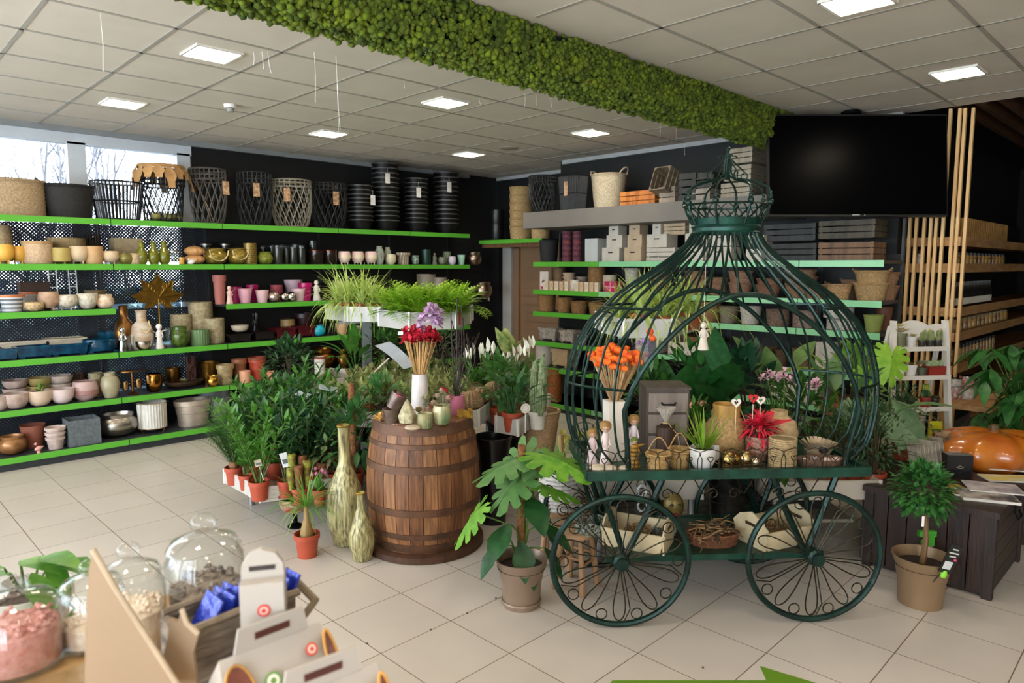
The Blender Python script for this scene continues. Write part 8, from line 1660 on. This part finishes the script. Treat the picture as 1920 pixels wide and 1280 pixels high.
slabpoly(((341, 1142, 0), (350, 1168, 0), (372, 1188, 0), (362, 1225, 0), (372, 1310, 0), (335, 1310, 0), (300, 1250, 0), (315, 1195, 0), (318, 1160, 0), (333, 1166, 0)), 0, CC, 'star_card', 'curved cream card ending in a starry spike beside the bark box', 'display card', d=.9, em=CE)
# bark box with blue sachets
c0 = AT(437, 1.045, KZ+.001); t = thing('bark_box', 'rectangular bark-covered box with twig handles holding blue sachets', 'box', tuple(c0), .02); BKX = mat('#4a423c', .9, 0, .5, 18, 1., 30, col2='#8a7c6c', stretch=(.6, 1, 2.4)); w, d, h = .172, .085, .118
for s_ in (-1, 1): M().box((0, s_*d/2, 0), (w, .012, h)).obj('bark_wall', BKX, t, False); M().box((s_*w/2, 0, 0), (.012, d-.012, h)).obj('bark_wall', BKX, t, False); M().tube([(-w/2, s_*d/2, h+.003), (0, s_*d/2+.002, h+.006), (w/2+.01, s_*d/2, h+.003)], .006, 6).obj('rim_twig', wood('#8a7c68', '#6a5c4c'), t)
M().box((0, 0, 0), (w-.01, d-.01, .01)).obj('bottom', BKX, t, False)
q = M(); q.tube([(w/2, -.05, h*.6), (w/2+.04, -.04, h*.8), (w/2+.03, .04, h*1.05), (w/2, .05, h*.9)], .007, 6); q.obj('twig_handle', wood('#6a5c48'), t)
for i in range(8):
    p = t.matrix_basis @ V((-.07+.018*i, -.005, .055)); o = M().box((0, 0, 0), (.012, .06, .1), top=(.3, 1)).obj('blue_sachet', mat('#2438a8', .25, .2, .2, 20, .5), None, False); o.location = p; o.rotation_euler = (0, R(28), .1*(i % 3)); tag(o, 'shiny royal blue sachet leaning in the bark box', 'sachet', 'blue sachets in the bark box')
# tall white gift box with window
def emblem(t, p, r_, c, name='emblem', inner=None):
    e = M().lathe([(.001, 0), (r_, 0), (r_, .0012), (.001, .0012)], 24, M4=Matrix.Translation(p) @ Matrix.Rotation(R(90), 4, 'X')).obj(name, plas(c), t)
    if inner: M().lathe([(r_*.35, .0014), (r_*.6, .0016), (r_*.7, .0014)], 20, M4=Matrix.Translation(p) @ Matrix.Rotation(R(90), 4, 'X'), cap=False).obj('inner_ring', plas(inner), e)
GW2 = mat('#aba39a', .5, 0, .03, 5, .0)
c0 = AT(503, .97, KZ+.001); t = thing('gift_box', 'tall white carry box with arched handle and a window on its corner', 'gift box', tuple(c0), YAW+.25); w, d, h = .06, .05, .2
M().box((0, 0, 0), (w, d, h)).obj('carton', GW2, t, False)
q = M(); pr = [(-w/2, 0), (w/2, 0), (w/2*.95, .02), (w/2*.6, .036), (0, .042), (-w/2*.6, .036), (-w/2*.95, .02)]; n = 7; q.add([V((x, -.006, h+z)) for x, z in pr]+[V((x, .006, h+z)) for x, z in pr], [tuple(range(n))[::-1], tuple(range(n, 2*n))]+[(i, (i+1) % n, n+(i+1) % n, n+i) for i in range(n)]); q.obj('arched_handle', GW2, t, False)
M().box((0, -.0066, h+.012), (w*.6, .001, .007)).obj('handle_slot', plas('#2a2220'), t, False); emblem(t, (.002, -d/2-.0002, h*.8), .009, '#c8352c', 'red_seal', '#e0b0a4')
M().box((w*.25, -d/2-.0006, h*.12), (w*.5, .001, h*.6)).obj('window', mat('#2c2420', .15, 0, .5, 50, 0, col2='#8a6c3c'), t, False); M().box((w/2+.0004, 0, h*.12), (.001, d*.8, h*.6)).obj('window', mat('#2c2420', .15, 0, .5, 50, 0, col2='#8a6c3c'), t, False)
for z, c in ((.02, '#c9b070'), (.085, '#8a2028')): M().ball((w*.32, -d/2+.002, h*.12+z), .012, 12, 8, 1.).obj('content_jar', mat(c, .4), t)
q = M(); [q.leaf((-.012, -d/2-.001, h*.18), (.3*cos(k), 0, 1), .03, .008, .1, 3) for k in range(5)]; q.obj('printed_leaves', plas('#b8a870'), t)
# pillow carry boxes: ridged tops with handle flaps, logos on the sloping front
def pillow(x, d_, z, rz, lb, w=.17, dd=.12, h=.095):
    t = thing('pillow_box', lb, 'gift box', tuple(AT(x, d_, z)), rz); q = M(); n = 12; vs = []
    sl = math.atan2(h, dd/2); L = math.hypot(h, dd/2); SD = V((0, cos(sl), sin(sl))); NN = V((0, -sin(sl), cos(sl)))
    for i in range(n+1):
        u = i/n*2-1; bow = .012*(1-u*u)
        for (y, zz) in ((-dd/2, 0), (dd/2, 0), (dd/4, h*.55+bow), (0, h), (-dd/4, h*.5+bow), (-dd/2, .004)): vs.append((u*w/2*(1-.12*zz/h), y, zz))
    q.add(vs, [(i*6+k, i*6+(k+1) % 6, (i+1)*6+(k+1) % 6, (i+1)*6+k) for i in range(n) for k in range(6)]+[(5, 4, 3, 2, 1, 0), tuple(n*6+k for k in range(6))]); q.obj('carton', GW2, t, True, 30)
    hd = M(); pr = [(-w*.32, 0), (w*.32, 0), (w*.28, .034), (-w*.28, .034)]; hd.add([V((a, y, h+b_)) for y in (-.002, .002) for a, b_ in pr], [(3, 2, 1, 0), (4, 5, 6, 7), (0, 1, 5, 4), (1, 2, 6, 5), (2, 3, 7, 6), (3, 0, 4, 7)]); ho = hd.obj('handle_flap', GW2, t, False)
    M().box((0, -.0026, h+.012), (w*.3, .0008, .01)).obj('handle_slot', plas('#4a2420'), ho, False)
    def on(a, u, k=.0): return V((a, -dd/2, 0))+SD*(L*u)+NN*(.011+k)
    for cx, nm in ((-w*.36, 'front_window'), (w*.43, 'side_window')):
        rx = w*.12 if cx < 0 else w*.05; q = M(); pts = [on(cx+rx*cos(a), .5+.38*sin(a)) for a in [2*pi*k/20 for k in range(20)]]; q.add(pts, [tuple(range(20))]); wo = q.obj(nm, mat('#4a1812', .2, 0, .3, 20, 0, col2='#7a3418'), t, False); q = M(); q.tube(pts, .0022, 5, True); q.obj('window_edge', wood('#b8843c'), wo)
    M().ball(on(-w*.35, .42, .002), .013, 16, 10, 1).obj('red_bauble', mat('#a80c14', .12, 0, .1, 9, 0, coat=.6), t)
    for p, r_, c, nm, c2 in ((on(-w*.1, .55), .012, '#6f9450', 'green_emblem', '#e8e4d4'), (on(w*.27, .72), .009, '#cc4434', 'red_seal', '#e8c0b4')):
        Mx = Matrix.Translation(p) @ Matrix.Rotation(sl, 4, 'X'); e = M().lathe([(.001, 0), (r_, 0), (r_, .0012), (.001, .0012)], 24, M4=Mx).obj(nm, plas(c), t); M().lathe([(r_*.35, .0014), (r_*.6, .0016), (r_*.7, .0014)], 20, M4=Mx, cap=False).obj('inner_ring', plas(c2), e)
    return t
for x, d_, h_, rz, lb in ((515, .93, .027, 0, 'flat white carton under the pillow box nearer the bark box'), (610, .84, .02, -.1, 'flat white carton under the pillow box at the bottom edge')):
    o = M().box((0, 0, 0), (.165, .115, h_)).obj('flat_carton', GW2, None, False); o.location = AT(x, d_, KZ+.001); o.rotation_euler = (0, 0, rz); tag(o, lb, 'gift box'); M().box((0, 0, h_), (.16, .11, .0006)).obj('carton_flap', GW2, o, False)
pillow(515, .93, KZ+.03, .0, 'white pillow carry box with red bauble window, nearer the bark box')
pillow(610, .84, KZ+.023, -.1, 'white pillow carry box at the bottom edge, in front of the other')
# pothos plant behind the counter's back edge
t = put(AT(60, 1.62, .72), 'pothos', 'potted pothos with variegated trailing leaves behind the jars', 'potted plant', rz=0); pot_soil(t, .2, .2, plas('#c9c4bc')); q = M(); st = M()
for (x, y, tx, tz, L_) in ((38, 1052, 1, .1, .13), (75, 1045, .9, .15, .14), (110, 1052, 1, .0, .14), (20, 1075, -1, -.1, .16), (60, 1075, .5, -.5, .13), (8, 1065, -.8, .1, .12), (150, 1075, -.5, -.7, .2), (130, 1120, -.4, -1, .16), (140, 1140, .2, -1, .15), (70, 1120, -.3, -.8, .12), (90, 1060, .7, -.4, .1)):
    b_ = PD(x, y, 1.55)-t.location; q.leaf(b_, RT*tx+V((0, 0, tz))-FW*.35, L_, L_*.5, .5, 6, .2, .05, .35); st.tube([(0, 0, .18), (b_.x*.5, b_.y*.5, max(.22, b_.z*.6)), tuple(b_)], .003, 4)
q.obj('leaves', leafm('#3f7a24', '#7fa84c', vs=12), t, True, 180); st.obj('stems', STM, t)
o = M().box((0, 0, 0), (.4, .35, .72)).obj('plant_pedestal', mat('#8c8378', .6), None, False); o.location = AT(60, 1.62, 0)+V((0, .0, 0)); tag(o, 'plain pedestal under the pothos behind the counter', 'pedestal')
# ================================================================ make repeated labels point to one thing each
from collections import defaultdict
by = defaultdict(list)
for o in ALL:
    if not o.get('group') or o['group'].startswith(('square ceiling', 'shelving bays')): by[o['label']].append(o)
for lb, os_ in by.items():
    if len(os_) > 1 and not lb.endswith('behind the camera'):
        os_.sort(key=lambda o: (cos(YAW)*o.location.x+sin(YAW)*o.location.y)/max(.1, depth(o.location)))
        for i, o in enumerate(os_): o['label'] = lb+', '+['first', 'second', 'third', 'fourth', 'fifth', 'sixth', 'seventh', 'eighth'][min(i, 7)]+' from the left'
for t in SU:
    if t.location.z < -1:
        for c in list(t.children): bpy.data.objects.remove(c)
        bpy.data.objects.remove(t)
